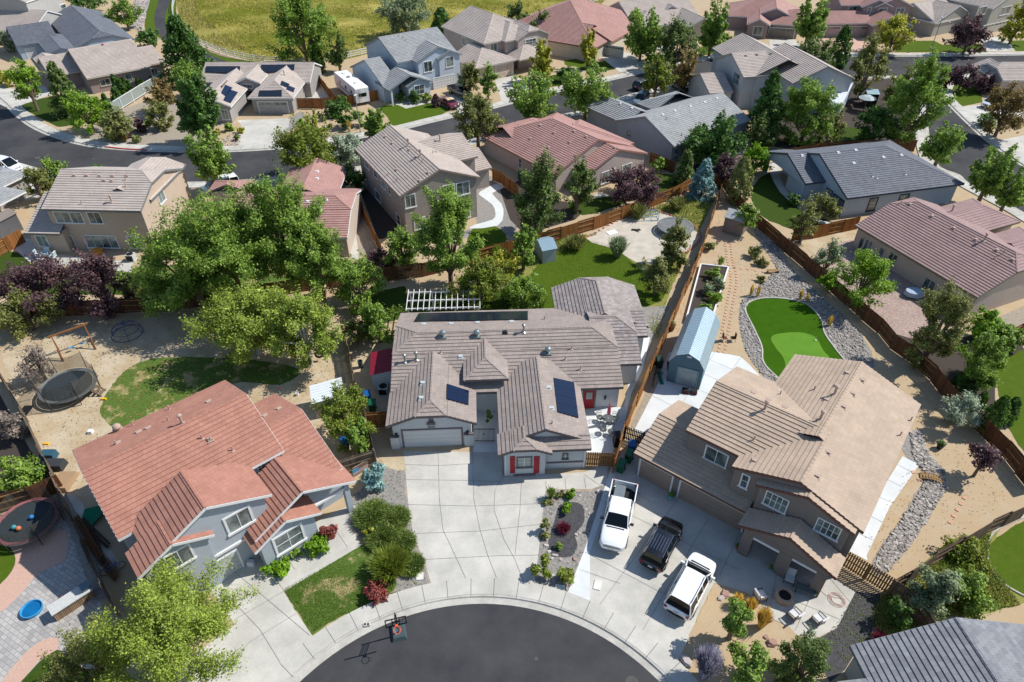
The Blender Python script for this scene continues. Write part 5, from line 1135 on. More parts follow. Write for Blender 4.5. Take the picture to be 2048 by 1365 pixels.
plants([
 ('round','bright',(20,130,84,203),1.6,'bright green maple on the corner lawn at the far left'),
 ('cone','pine',(88,128,158,226),.3,'grey-green pine in front of the long beige house', dict(name='pine_tree')),
 ('round','bright',(130,186,213,258),.8,'round bright green tree at the end of the left corner lawn'),
 ('shrub','olive',(198,220,262,282),0,'big olive-green shrub behind the left pavement'),
 ('shrub','plum',(261,237,293,266),0,'dark purple rounded shrub above the red hydrant'), ('shrub','plum',(242,254,268,276),0,'smaller dusky purple shrub just left of the red hydrant'),
 ('shrub','lime',(289,232,306,252),0,'small yellow-green shrub beside the dark purple shrub'),
 ('round','brown',(290,158,350,212),1.2,'bronze-brown tree at the end of the glass-panel garden wall'), ('round','olive',(292,200,345,256),.3,'drooping olive willow below the bronze-brown tree'),
 ('round','mid',(340,128,404,185),1.0,'light green tree left of the solar-panel house'), ('vase','dark',(346,150,448,276),1.0,'large dark green tree covering the left corner of the solar-panel house', dict(dens=1.4)),
 ('cone','dark',(310,38,424,160),.3,'broad dark green cedar beside the curving footpath', dict(name='cedar_tree',dens=1.2)),
 ('vase','mid',(364,250,462,368),1.8,'upright street tree at the kerb behind the tan two-storey house', dict(dens=.9)),
 ('shrub','dark',(274,60,316,94),0,'row of dark green shrubs behind the long beige house'),
 ('round','mid',(216,0,277,52),.8,'green tree beside the white rock bank, top left'), ('round','dark',(140,-12,205,16),.5,'dark tree at the top edge behind the top left house'),
 ('shrub','yellow',(-5,138,28,172),0,'yellow-flowering shrub at the left edge by the driveway'), ('round','grey',(-10,66,28,102),.3,'grey-green tree at the left edge below the top left house'),
 ('round','mid',(540,-14,664,124),.8,'tall pale-green cottonwood standing in the meadow', dict(dens=1.2)), ('round','grey',(756,-16,862,66),.6,'wide grey-green willow at the meadow edge'),
 ('column','dark',(862,20,905,84),0,'dark evergreen between the two two-storey houses at the top'), ('column','cyp',(622,94,648,144),0,'tall black-green cypress left of the parked travel trailer'),
 ('vase','pine',(648,64,700,134),.8,'sparse young tree behind the travel trailer', dict(dens=.6)),
 ('shrub','dark',(646,196,704,234),0,'red-tinged hedge in front of the wooden fence by the travel trailer'), ('shrub','cyp',(672,228,708,258),0,'clipped dark round shrub in the granite bed'),
 ('tuft','gold',(690,238,704,264),0,'golden grass beside the clipped dark round shrub'),
 ('shrub','lime',(595,238,609,249),0,'yellow ball shrub nearest the solar house driveway'), ('shrub','olive',(641,231,653,243),0,'small spiky green plant in the middle of the granite bed'),
 ('shrub','pine',(655,246,665,255),0,'tiny dark ball shrub, upper one in the granite bed'), ('shrub','pine',(642,253,652,263),0,'tiny dark ball shrub, lower one in the granite bed'), ('shrub','olive',(631,226,643,234),0,'low grey plant by the wooden fence in the granite bed'),
 ('vase','yellow',(608,214,642,278),.5,'slender yellow-green tree in front of the grey garage', dict(dens=1.1)),
 ('shrub','mid',(704,222,735,252),0,'leafy bush left of the street lamp'), ('vase','mid',(724,212,784,278),.8,'small upright tree between street lamp and front lawn'),
 ('round','autumn',(541,244,670,352),1.0,'large yellow-green tree on the near kerb, below the grey garage'), ('round','silver',(655,262,736,338),.6,'silvery olive tree beside the taupe gabled house'),
 ('shrub','dark',(684,330,732,386),0,'dark green shrub against the taupe gabled house wall'),
 ('shrub','dark',(815,182,842,206),0,'leafy shrub under the white front window of the pale blue house'), ('shrub','autumn',(841,184,864,204),0,'orange-flowering shrub beside the white garage'), ('column','plum',(863,190,880,213),0,'purple clipped column shrub by the red saloon car', SM),
 ('shrub','dark',(793,184,812,205),0,'dark shrub in the entry of the pale blue house'),
 ('round','olive',(905,184,1004,284),1.6,'broad olive-green street tree in front of the black pickup'), ('round','olive',(918,126,962,182),.8,'bronze-green tree left of the sand-coloured garage'), ('round','mid',(955,132,995,190),.8,'light green tree right beside the sand-coloured garage'),
 ('vase','mid',(1002,126,1118,246),1.5,'spreading vase-shaped street tree, left of the pair at the kerb', dict(dens=.75)), ('vase','yellow',(1056,78,1113,154),.8,'yellow-leaved tree in front of the stepped-roof house'),
 ('vase','mid',(1114,122,1234,222),1.5,'spreading vase-shaped street tree, right of the pair at the kerb', dict(dens=.75)), ('vase','yellow',(1156,55,1197,130),.5,'narrow yellow-green tree in front of the cream house'),
 ('vase','mid',(1240,10,1332,112),.8,'tall twin-stemmed tree before the sand-coloured house', dict(dens=1.0)), ('round','pine',(1308,44,1402,134),.5,'blue-green spruce-like tree beside the far driveway'), ('vase','brown',(1343,92,1402,178),.5,'thin brownish tree by the street corner', dict(dens=.6)),
 ('round','autumn',(1280,118,1348,188),.8,'olive tree half hiding the dark parked cars'), ('vase','mid',(1396,-6,1462,98),1.2,'tall green street tree on the lawn above the white parked car', dict(dens=1.2)),
 ('shrub','mid',(1436,64,1468,98),0,'green shrubs below the tall street tree, beside the mauve house'), ('round','pine',(1008,2,1062,66),.3,'dark pine left of the rust-red roof', dict(name='pine_tree',cat='conifer')), ('round','pine',(1058,26,1108,86),.3,'grey pine touching the rust-red roof', dict(name='pine_tree',cat='conifer')),
 ('shrub','dark',(1116,132,1152,164),0,'wide dark shrub on the lawn by the yellow-leaved tree'), ('shrub','lime',(1290,105,1318,127),0,'clipped lime-green ball hedge beside the far driveway'),
 ('vase','mid',(1584,-6,1662,82),1.2,'tall dense tree between the mauve houses, top right', dict(dens=1.3)), ('round','yellow',(1750,35,1829,98),.8,'round yellow-green tree in front of the triple garage'), ('round','plum',(1903,38,1980,100),1.0,'dark plum tree on the lawn, top right', dict(name='plum_tree')), ('round','yellow',(2010,10,2064,82),.4,'yellow-green tree at the top right edge'),
 ('round','pine',(1588,76,1668,152),.4,'dark green tree behind the gable with the motorhome'), ('column','cyp',(1665,56,1703,132),0,'tall cone-shaped evergreen by the brick driveway'), ('round','olive',(1698,84,1774,194),.4,'olive pine beside the motorhome, along the street', dict(name='pine_tree',cat='conifer')),
 ('round','mid',(1778,122,1898,282),1.0,'very large green tree at the inner street corner', dict(dens=1.2)), ('round','dark',(1712,214,1800,286),.2,'dark green tree below the grey parasol'), ('round','olive',(1770,130,1840,220),.5,'dusky tree behind the very large corner tree'),
 ('round','plum',(1902,128,1954,174),.8,'small reddish plum tree on the corner lawn', dict(name='plum_tree')), ('shrub','burg',(1883,155,1905,179),0,'dark round shrub under the stop sign'), ('shrub','plum',(1943,148,1988,184),0,'black-purple shrub by the beige corner house'),
 ('round','brown',(1970,164,2064,262),1.2,'large bronze tree at the right edge over the driveway'), ('shrub','dark',(1950,232,1995,252),0,'low dark hedge beside the side-street pavement'),
 ('cone','dark',(1495,148,1578,272),.2,'dark spruce right of the light-grey roof', dict(name='spruce_tree',dens=1.2)), ('round','mid',(1566,152,1674,284),.6,'big leafy tree hiding the motorhome front', dict(dens=1.2)), ('round','olive',(1634,222,1692,288),.2,'olive shrub-like tree below the motorhome'), ('round','pine',(1500,235,1560,300),.1,'blue-green tree above the bright lime shrub'),
 ('vase','mid',(1846,238,1934,326),1.2,'star-shaped street tree beside the side street', dict(dens=.8)), ('vase','mid',(1940,284,2032,400),1.2,'upright tree in the parkway, right edge', dict(dens=1.0)), ('vase','mid',(1988,334,2062,416),1.2,'second upright tree in the parkway, lower right one', dict(dens=1.0)),
 ('vase','dark',(1364,228,1494,332),.6,'dark multi-stem tree in front of the light-grey gable', dict(dens=1.3)), ('round','lime',(1482,290,1544,348),.1,'bright lime shrub left of the charcoal-roofed house'), ('round','plum',(1426,308,1472,368),.3,'dusky purple tree beside the blue spruces', dict(name='plum_tree')),
 ('cone','pine',(1346,300,1396,368),0,'teal spruce behind the blue spruce', dict(name='spruce_tree')), ('cone','blue',(1380,318,1436,394),.1,'pale blue spruce in the corner of the weedy back yard', dict(name='blue_spruce_tree',dens=1.3)), ('column','olive',(1460,316,1506,406),0,'brown-green juniper along the fence by the green lawn', dict(name='juniper_tree')),
 ('round','pine',(1022,318,1132,474),.4,'large shaggy pine beside the pink-roofed house', dict(name='pine_tree',cat='conifer',dens=1.2)), ('round','pine',(1120,322,1192,424),.4,'smaller shaggy pine, right of the large one', dict(name='pine_tree',cat='conifer')), ('round','plum',(1209,332,1324,404),.5,'wide purple plum tree in front of the white patio', dict(name='plum_tree',dens=1.2)),
 ('round','olive',(1318,436,1384,532),.2,'olive bush overhanging the round trampoline in the gravel'), ('shrub','olive',(1338,492,1368,540),0,'small bush at the foot of the olive bush'), ('spiky','grey',(1211,468,1262,518),0,'blue-green spiky butterfly bush at the gravel edge'), ('round','olive',(1281,512,1347,586),.6,'small olive tree on the lawn by the long fence'),
 ('round','mid',(1016,452,1078,542),.1,'green bushes left of the small grey shed'), ('round','mid',(1002,550,1094,624),.1,'dark green bushes behind the pergola yard'), 
 ('round','mid',(824,384,968,574),.9,'big bright green tree in front of the taupe gabled house', dict(dens=1.3)), ('round','mid',(760,456,845,536),.4,'light green tree at the foot of the taupe gabled house'), ('round','plum',(733,496,790,544),.1,'mauve-purple bush by the back fence'),
 ('round','mid',(660,518,770,618),.5,'bushy green tree right of the wooden coop'), ('round','autumn',(903,518,1012,620),.3,'yellowing tree growing over the white pergola'), ('round','yellow',(972,500,1040,562),.2,'yellow-green bushes behind the yellowing tree'),
 ('round','mid',(268,425,480,616),1.5,'leftmost of the huge green poplars', dict(name='poplar_tree',dens=1.25)), ('round','mid',(340,388,560,575),4.0,'middle one of the huge green poplars, behind the others', dict(name='poplar_tree',dens=1.25)), ('round','mid',(478,360,655,570),3.0,'tallest of the huge green poplars, covering the red roof', dict(name='poplar_tree',dens=1.25)), ('round','mid',(560,440,700,600),2.0,'rightmost of the huge green poplars', dict(name='poplar_tree',dens=1.25)),
 ('round','birch',(395,555,600,712),1.5,'pale-leaved birch in front of the huge poplars', dict(name='birch_tree',trunk=BIRCH,dens=1.1)), ('round','birch',(520,580,685,724),1.8,'pale-leaved birch shading the tyre swing', dict(name='birch_tree',trunk=BIRCH,dens=1.1)),
 ('round','plum',(0,515,155,632),.5,'left dark purple plum tree by the play yard fence', dict(name='plum_tree',dens=1.1)), ('round','plum',(140,490,246,636),.6,'right dark purple plum tree by the play yard fence', dict(name='plum_tree',dens=1.1)), ('round','olive',(-8,580,102,668),.3,'yellow-green pine in front of the left plum tree', dict(name='pine_tree',cat='conifer')), ('round','olive',(228,545,290,606),.3,'thin shrub between plum tree and poplar', dict(dens=.5)),
 ('round','bare',(36,690,110,764),.5,'leafless grey bush beside the net trampoline', dict(dens=.45)), ('shrub','mid',(-4,900,77,990),0,'green bush left of the lower left fence'), ('shrub','bare',(-4,815,52,884),0,'brown bare bush by the left fence', dict(dens=.8)),
 ('round','autumn',(628,772,738,890),.8,'loose olive tree beside the white metal shed'), ('round','mid',(688,826,738,916),.1,'green ivy-like bush below the olive tree'),
 ('shrub','blue',(720,925,777,982),0,'round blue dwarf spruce in the gravel bed', dict(name='blue_spruce_shrub',dens=1.4)), ('round','mid',(716,600,796,688),.3,'green tree at the corner of the taupe roof'), ('round','olive',(688,636,745,692),.2,'olive bush by the side fence'),
 *[('spiky','jun',bx,0,'spreading juniper in the dense row beside the main driveway, '+t, dict(name='juniper_shrub',dens=3.2,flat=.24)) for bx, t in (((698,996,790,1064),'top left one'),((748,1000,828,1076),'top right one'),((722,1036,808,1104),'middle left one'),((764,1048,840,1124),'middle right one'),((788,1088,856,1170),'lowest one'))],
 ('spiky','autumn',(726,1090,832,1166),0,'arching yellow-green shrub above the red barberry', dict(dens=.7)), ('shrub','red',(726,1158,784,1210),0,'large red barberry at the end of the lawn'), ('shrub','red',(637,1049,675,1085),0,'small red shrub by the front walk'),
 ('shrub','lime',(528,1113,582,1160),0,'lime-green clipped shrub, lowest under the front window'), ('shrub','lime',(604,1068,658,1115),0,'lime-green clipped shrub, uppermost under the front window'), ('shrub','mid',(576,1097,608,1124),0,'small green shrub between the two clipped ones'), ('shrub','yellow',(726,1051,750,1077),0,'yellow flowering shrub beside the junipers'),
 ('round','birch',(178,1138,488,1410),2.2,'very large yellow-green birch at the bottom left', dict(name='birch_tree',trunk=BIRCH,dens=1.15)), ('round','olive',(110,1245,262,1385),.5,'dark olive tree left of the large birch'),
 ('spiky','mid',(1090,972,1114,1000),0,'green yucca at the top of the planting bed'), ('shrub','olive',(1111,979,1131,997),0,'flat olive cushion plant beside the yucca'), ('shrub','lime',(1128,975,1151,998),0,'light green ball shrub in the top row of the bed'), ('shrub','olive',(1087,997,1107,1013),0,'olive cushion plant at the drive edge, upper one'), ('shrub','lime',(1124,1007,1151,1031),0,'light green shrub on the dark lava gravel'),
 ('shrub','olive',(1080,1036,1102,1064),0,'olive shrub at the drive edge, middle one'), ('spiky','burg',(1110,1042,1146,1070),0,'burgundy barberry in the planting bed'), ('shrub','olive',(1079,1062,1101,1082),0,'flat olive cushion plant below the middle drive-edge shrub'), ('shrub','mid',(1110,1084,1126,1100),0,'tiny green shrub on the dark lava gravel'), ('shrub','autumn',(1060,1104,1103,1152),0,'yellow-tinged shrub near the pavement, left one'), ('shrub','autumn',(1112,1130,1151,1168),0,'yellow-tinged shrub near the pavement, right one'),
 ('round','mid',(1440,1192,1508,1278),.8,'young green tree in the granite bed beside the white SUV'), ('tuft','gold',(1462,1182,1492,1216),0,'golden grass tuft, first from the white SUV'), ('tuft','gold',(1485,1190,1518,1230),0,'golden grass tuft, second from the white SUV'), ('tuft','gold',(1508,1208,1550,1262),0,'golden grass tuft nearest the fire pit'),
 ('spiky','lav',(1382,1285,1452,1368),0,'lavender-coloured sage bush at the kerb'), ('shrub','mid',(1456,1285,1548,1385),0,'rose bush right of the lavender sage'), ('round','pine',(1556,1268,1662,1392),0,'round dwarf pine at the bottom', dict(name='pine_shrub',cat='conifer',dens=1.3)),
 ('shrub','grey',(1816,1126,1908,1238),0,'large grey-green shrub beside the angled fence'), ('shrub','mid',(1882,1136,1972,1232),0,'bright green shrub right of the grey-green one'), ('shrub','autumn',(1893,1078,1980,1134),0,'yellow-flowering bush by the curved lawn edge'), ('shrub','dark',(1774,1192,1832,1262),0,'weedy green clump in the shade of the fence', dict(dens=.5)), ('tuft','burg',(1738,1258,1784,1296),0,'reddish grass clump by the slate roof'),
 ('round','olive',(1824,562,1938,740),.5,'tall grey-green tree beside the paver patio'), ('round','mid',(1922,655,2012,795),.3,'green tree behind the row of small cypresses'), ('column','cyp',(1905,743,1938,790),0,'first small cypress from the fence corner'), ('column','cyp',(1927,762,1954,800),0,'second small cypress from the fence corner'), ('column','cyp',(1949,782,1974,826),0,'third small cypress from the fence corner'), ('column','cyp',(1973,788,2012,872),0,'fat cypress at the lawn edge'), ('column','cyp',(2004,792,2038,850),0,'cypress right next to the fat one'),
 ('round','silver',(1886,785,1964,860),.2,'silvery shrub growing through the right fence', SM), ('round','plum',(1936,888,2002,948),1.0,'young purple-leaved tree by the right fence', dict(name='plum_tree',dens=.7)), ('shrub','lime',(1936,615,2002,684),0,'bright green shrubs beside the dusty-rose house'), ('shrub','mid',(1988,648,2052,705),0,'green shrubs at the right edge by the lawn'), ('spiky','mid',(1925,700,1990,760),0,'feathery green bush behind the fence'),
 ('round','bright',(1668,506,1788,612),.8,'feathery honey-locust tree over the paver patio', dict(dens=.8)), ('round','grey',(1631,483,1684,550),.2,'grey-green shrub behind the fence', SM), ('shrub','lime',(1638,543,1672,584),0,'yellow-green bush leaning over the fence'), ('round','olive',(1583,398,1642,484),.3,'sparse sapling over the fence by the lawn', dict(dens=.4)), ('round','olive',(1618,385,1677,440),.1,'rose bush under the dark-framed windows', SM), ('shrub','dark',(1572,384,1600,412),0,'dark shrub under the porch window'),
 ('shrub','olive',(1411,480,1435,500),0,'small dry shrub below the grey garden shed'), ('shrub','olive',(1498,493,1526,518),0,'dry shrub at the river-rock edge, upper'), ('shrub','olive',(1511,514,1538,534),0,'dry shrub at the river-rock edge, middle'), ('shrub','olive',(1515,551,1534,566),0,'dry shrub at the river-rock edge, lowest'),
 ('tuft','gold',(1498,566,1510,592),0,'golden grass left of the putting green, left'), ('tuft','gold',(1511,568,1524,594),0,'golden grass left of the putting green, right'), ('tuft','gold',(1596,576,1609,602),0,'golden grass above the putting green, left'), ('tuft','gold',(1610,584,1621,605),0,'golden grass above the putting green, right'), ('tuft','gold',(1654,628,1669,654),0,'golden grass right of the putting green'),
 ('round','mid',(1468,410,1518,452),1.4,'staked sapling beside the grey garden shed', dict(dens=.9)), 
 ('round','olive',(43,338,102,402),.4,'green bush tree left of the tan two-storey house'), ('round','mid',(82,320,138,374),.4,'light green tree behind the tan two-storey house'), ('shrub','dark',(170,336,212,352),0,'dark shrub at the kerb behind the tan house'),
 ('shrub','lime',(449,246,468,263),0,'bright green ball shrub left of the solar house driveway'), ('shrub','yellow',(473,255,488,267),0,'yellow ball shrub left of the solar house driveway'), ('shrub','pine',(467,268,480,282),0,'dark ball shrub left of the solar house driveway'), ('shrub','yellow',(424,259,440,270),0,'small yellow shrub under the dark green tree'), ('shrub','olive',(262,268,281,286),0,'small brown shrub right of the hydrant'),
 ('column','cyp',(205,189,222,234),0,'single cypress at the end of the glass-panel wall'), ('column','cyp',(222,176,244,210),0,'cypress in front of the cypress cluster'), ('column','cyp',(225,152,239,196),0,'leftmost cypress of the cluster by the beige house'), ('column','cyp',(236,158,251,200),0,'second cypress of the cluster by the beige house'), ('column','cyp',(245,157,258,196),0,'third cypress of the cluster by the beige house'), ('column','cyp',(254,162,267,195),0,'rightmost cypress of the cluster by the beige house'),
 ('column','cyp',(272,158,283,184),0,'leftmost cypress of the small row by the beige house'), ('column','cyp',(281,160,292,182),0,'second cypress of the small row by the beige house'), ('column','cyp',(299,154,309,176),0,'rightmost cypress of the small row by the beige house'),
  ('spiky','mid',(1434,512,1450,532),0,'small sprig by the white planter corner'),
 ('shrub','mid',(938,815,950,850),0,'hedge on the left of the courtyard gate'), ('shrub','mid',(970,815,985,850),0,'hedge on the right of the courtyard gate'),
 ('round','mid',(1430,400,1480,440),.1,'leafy bush beside the garden shed roof') if False else ('shrub','mid',(1300,318,1330,345),0,'small fir by the white patio posts'),
 ('spiky','olive',(1255,405,1300,440),0,'weedy grass clump along the upper fence'), ('spiky','olive',(1330,392,1380,425),0,'tall weeds below the blue spruce'), ('spiky','olive',(1120,470,1180,500),0,'dry weeds along the fence by the lawn'), ('spiky','mid',(980,488,1010,520),0,'weedy bush beside the garden lawn'),
 ('shrub','mid',(680,470,705,500),0,'lavender plant by the side walk') if False else ('shrub','olive',(1575,820,1580,824),0,'tuft') ,
][:-1])
def inpoly(q, poly):
    x, y = q[:, 0], q[:, 1]; c = np.zeros(len(q), bool); j = len(poly)-1
    for i in range(len(poly)):
        xi, yi = poly[i]; xj, yj = poly[j]
        c ^= ((yi > y) != (yj > y)) & (x < (xj-xi)*(y-yi)/(yj-yi+1e-12)+xi); j = i
    return c
def blades(name, px, n, h, w, m, label, patch=.5):
    """tall grass nobody could count: upright bent blades scattered over an outlined patch"""
    pts = [P(x, y, 0)[:2] for x, y in px]; a = np.min(pts, 0); b = np.max(pts, 0); rng = np.random.default_rng(n)
    q = a+(b-a)*rng.random((n*3, 2)); q = q[inpoly(q, pts)]
    f = np.sin(q[:, 0]*.31+np.cos(q[:, 1]*.23)*2)+np.sin(q[:, 1]*.37+q[:, 0]*.11); q = q[f+rng.normal(size=len(q))*.6 > (patch-.5)*2.5][:n]; k = len(q)
    hh = h*rng.uniform(.5, 1.3, k); an = rng.uniform(0, 2*pi, k); s = np.stack([np.cos(an), np.sin(an)], 1)*w; ln = rng.normal(size=(k, 2))*h*.25
    v = np.zeros((k, 4, 3)); v[:, 0, :2] = q-s; v[:, 1, :2] = q+s; v[:, 2, :2] = q+s*.3+ln; v[:, 3, :2] = q-s*.3+ln; v[:, 2:, 2] = hh[:, None]
    me = bpy.data.meshes.new(name); me.vertices.add(4*k); me.vertices.foreach_set('co', v.ravel().astype(np.float32)); me.loops.add(4*k); me.loops.foreach_set('vertex_index', np.arange(4*k, dtype=np.int32)); me.polygons.add(k)
    me.polygons.foreach_set('loop_start', np.arange(0, 4*k, 4, dtype=np.int32)); me.polygons.foreach_set('loop_total', np.full(k, 4, dtype=np.int32)); me.materials.append(m); me.update()
    o = bpy.data.objects.new(name, me); COL.objects.link(o); return tag(o, label, 'grass', kind='stuff')
GM = leafmat('meadow_blades', (128,134,46), (158,150,76), k=1.25); GG = leafmat('golden_blades', (186,168,104), (150,146,76), k=.9); GW = leafmat('weed_blades', (170,168,96), (120,136,66)); GL = leafmat('lawn_blades', (104,130,44), (88,112,34))
blades('meadow_grass_blades', [(372,-60),(392,30),(430,70),(500,110),(620,122),(700,110),(760,90),(900,66),(1040,54),(1200,10),(1300,-60)], 45000, .3, .09, GM, 'tall mixed meadow grass at the top', .3)
blades('golden_grass_blades', [(352,2),(360,40),(385,72),(430,98),(500,122),(530,120),(480,92),(440,62),(398,28),(385,-20),(352,-20)], 9000, .5, .07, GG, 'tall golden grass along the footpath fence', .2)
blades('dry_weed_blades', [(1010,540),(1080,480),(1180,470),(1300,418),(1380,390),(1432,390),(1350,560),(1315,680),(1290,640),(1340,590),(1330,520),(1400,470),(1330,425),(1180,475),(1080,530),(1030,600)], 16000, .3, .05, GW, 'dry yellow weeds around the back lawn', .35)
blades('verge_weed_blades', [(1800,1180),(1900,1085),(1980,1070),(1975,1120),(2010,1170),(2040,1210),(1960,1225),(1880,1240),(1830,1220)], 9000, .25, .04, GW, 'weedy undergrowth beside the angled fence', .4)
blades('front_weed_blades', [(1760,1195),(1800,1182),(1850,1260),(1760,1272),(1740,1240)], 2500, .22, .03, GW, 'thin weeds on the shaded gravel corner', .4)
for i, (px, n) in enumerate((([(566,1180),(720,1095),(760,1092),(795,1125),(785,1180),(732,1212),(680,1233),(625,1266)], 16000), ([(1060,550),(1110,500),(1170,478),(1215,490),(1260,520),(1330,590),(1270,612),(1150,638),(1080,620)], 16000))): blades('lawn_blades', px, n, .07, .018, GL, ['short tufted grass on the front lawn by the cul-de-sac', 'short tufted grass on the back lawn of the middle house'][i], .3)

def litter(name, px, n, size, m, label):
    pts = [P(x, y, 0)[:2] for x, y in px]; a = np.min(pts, 0); b = np.max(pts, 0); rng = np.random.default_rng(n+3)
    q = a+(b-a)*rng.random((n*3, 2)); q = q[inpoly(q, pts)][:n]; k = len(q); C = np.zeros((k, 3)); C[:, :2] = q; C[:, 2] = rng.uniform(.03, .07, k)
    N = rng.normal(size=(k, 3))*.3+np.array([0, 0, 1]); o = leaves(name, C, N, size, m, None, rng=rng); return tag(o, label, 'leaf litter', kind='stuff')
LF = leafmat('fallen_leaves', (206,160,104), (170,130,86), k=.9); LT = leafmat('dry_twigs', (140,122,100), (116,100,82), k=.8); LGn = leafmat('small_weeds', (112,122,60), (92,108,48), k=1)
litter('fallen_leaves', [(200,818),(225,770),(262,735),(330,715),(500,720),(590,742),(480,765),(400,790),(330,830),(240,856)], 900, .07, LF, 'tan fallen leaves on the play yard lawn')
litter('yard_litter', [(0,740),(60,660),(300,640),(660,640),(690,800),(520,860),(250,980),(130,960),(40,840)], 2600, .05, LT, 'twigs and dry litter on the play yard dirt')
litter('yard_litter', [(1310,760),(1440,400),(1500,460),(1600,560),(1740,690),(1900,830),(2048,980),(1800,1150),(1720,1090),(1880,830),(1560,560)], 2600, .045, LT, 'dry litter scattered over the sandy right yard')
litter('gravel_weeds', [(700,990),(800,940),(815,1060),(855,1165),(740,1210),(720,1080)], 700, .05, LGn, 'tiny weeds in the gravel beside the driveway')
litter('gravel_weeds', [(1640,1290),(1711,1190),(1780,1195),(1770,1262),(1690,1330)], 600, .05, LGn, 'tiny weeds in the dark gravel by the patio')
litter('street_litter', [(590,286),(740,268),(780,240),(700,224),(600,232),(575,262)], 300, .09, LT, 'litter in the granite beds across the street')
# ---------------------------------------------------------------- fences
def woodmat(n, a, b): return mat(n, a, rgb2=b, var=.12, scale=1.4, rough=.9, k=.62, island=.28, bump=.3, bscale=40, spec=.1)
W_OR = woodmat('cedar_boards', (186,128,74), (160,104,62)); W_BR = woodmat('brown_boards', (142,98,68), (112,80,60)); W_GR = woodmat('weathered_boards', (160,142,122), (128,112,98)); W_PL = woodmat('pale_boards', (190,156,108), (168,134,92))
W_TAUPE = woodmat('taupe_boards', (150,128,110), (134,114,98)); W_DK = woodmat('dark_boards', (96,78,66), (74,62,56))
def fence(label, px, h=1.8, m=None, z=0.0, alt=True, gap=.008, pick=.14, name='wooden_fence', missing=0.0, group=None, tops=None):
    m = m or W_BR; pts = [P(x, y, z)[:2] for x, y in px]; c = sum(pts)/len(pts)
    root = thing(name, (c[0], c[1], 0), label, 'fence' if name == 'wooden_fence' else 'gate', group)
    b = MB(); rl = MB(); k = 0; rnd = random.Random(len(label)); L = 0; npost = 0
    for a, e in zip(pts[:-1], pts[1:]):
        d = e-a; l = np.linalg.norm(d); d = d/l; n = V(-d[1], d[0]); an = atan2(d[1], d[0]); nb = max(1, int(l/(pick+gap)))
        npan = max(1, round(l/2.4))
        for j in range(npan):
            s = 1 if (k % 2 == 0 or not alt) else -1; k += 1; p0 = l*j/npan; p1 = l*(j+1)/npan
            nb = max(1, int((p1-p0)/(pick+gap))); w = (p1-p0)/nb-gap
            hh = h+rnd.uniform(-.03, .03)
            for i in range(nb):
                if rnd.random() < missing: continue
                t = p0+(i+.5)*(p1-p0)/nb; q = a+d*t+n*s*.045; h2 = hh+rnd.uniform(-.012, .012)
                b.box((q[0], q[1], .04+h2/2), (w, .018, h2), an+rnd.uniform(-.01, .01))
            for zz in (.3, h*.55, h-.2):
                A = a+d*p0; B = a+d*p1; rl.bar((A[0], A[1], zz), (B[0], B[1], zz), .045, .09)
            if npost < 60:
                q = a+d*p0; mb = MB(); mb.box((q[0], q[1], (h+.02)/2), (.1, .1, h+.02), an); mb.build('fence_post', m, root); npost += 1
    q = pts[-1]; mb = MB(); mb.box((q[0], q[1], (h+.02)/2), (.1, .1, h+.02), 0); mb.build('fence_post', m, root)
    b.build('fence_boards', m, root); rl.build('fence_rails', W_PL if m in (W_BR, W_OR) else m, root)
    return root
fence('long wooden fence running from the middle house up to the blue spruce', [(1444,369),(1405,490),(1374,564),(1338,646),(1315,696),(1289,755),(1251,845),(1230,917)], m=W_OR, z=1.8)
fence('diagonal brown board fence between the gravel trampoline yard and the pink-roofed house', [(950,527),(1035,505),(1122,480),(1187,460),(1243,440),(1297,417),(1343,400),(1384,378),(1441,372)], m=W_OR)
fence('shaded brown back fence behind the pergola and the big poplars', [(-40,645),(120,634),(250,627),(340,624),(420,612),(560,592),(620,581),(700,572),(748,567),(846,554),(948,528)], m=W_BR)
fence('long brown fence along the right side of the putting-green yard', [(1441,372),(1487,432),(1528,469),(1580,515),(1635,562),(1690,610),(1723,640),(1754,666),(1779,697),(1815,722),(1861,763),(1897,809),(1946,855),(2002,912),(2060,985)], m=W_BR)
fence('short orange-brown fence between the charcoal-roofed and dusty-rose houses', [(1582,484),(1625,478),(1712,459)], m=W_OR)
fence('light brown fence along the lower edge of the dry creek yard', [(1792,1161),(1828,1141),(1877,1105),(1933,1074),(1990,1040),(2060,1008)], m=W_TAUPE, z=1.8, alt=True)
fence('gapped yellow-brown picket gate beside the brown two-storey house', [(1694,1102),(1742,1131),(1792,1161)], h=1.75, m=W_PL, z=1.75, alt=False, gap=.05, pick=.11, name='wooden_gate')
fence('smooth taupe fence running down to the slate-roofed house', [(1794,1163),(1818,1179),(1836,1194),(1872,1248)], m=W_TAUPE, z=1.8, alt=False, gap=.004)
fence('leaning grey-brown fence along the left side of the play yard', [(-12,735),(0,748),(38,814),(72,891),(85,912),(115,981),(128,1015),(159,1079),(179,1128),(220,1205)], m=W_GR, z=1.8)
fence('short brown fence behind the round trampoline at the left edge', [(-30,1000),(51,976),(110,950)], m=W_BR, z=1.8)
fence('new orange gate beside the garage of the middle house', [(732,828),(772,824.6)], m=W_OR, z=1.8, alt=False, name='wooden_gate')
fence('old weathered side fence between the white metal shed and the red-roofed shed', [(680,640),(687,660),(695,691),(705,742),(715,794),(731,832),(746,898)], m=W_GR, z=1.8)
fence('grey weathered gate at the corner of the red-roofed house', [(681,922),(748,901)], m=W_GR, z=1.8, alt=False, name='wooden_gate')
fence('striped wooden gate right of the middle house', [(1171,906),(1229,908)], h=1.6, m=W_OR, z=1.6, alt=False, gap=.03, name='wooden_gate')
fence('dark picket gate above the green wheelie bins', [(1251,853),(1289,866)], h=1.6, m=W_DK, z=1.6, alt=False, gap=.06, pick=.09, name='wooden_gate')
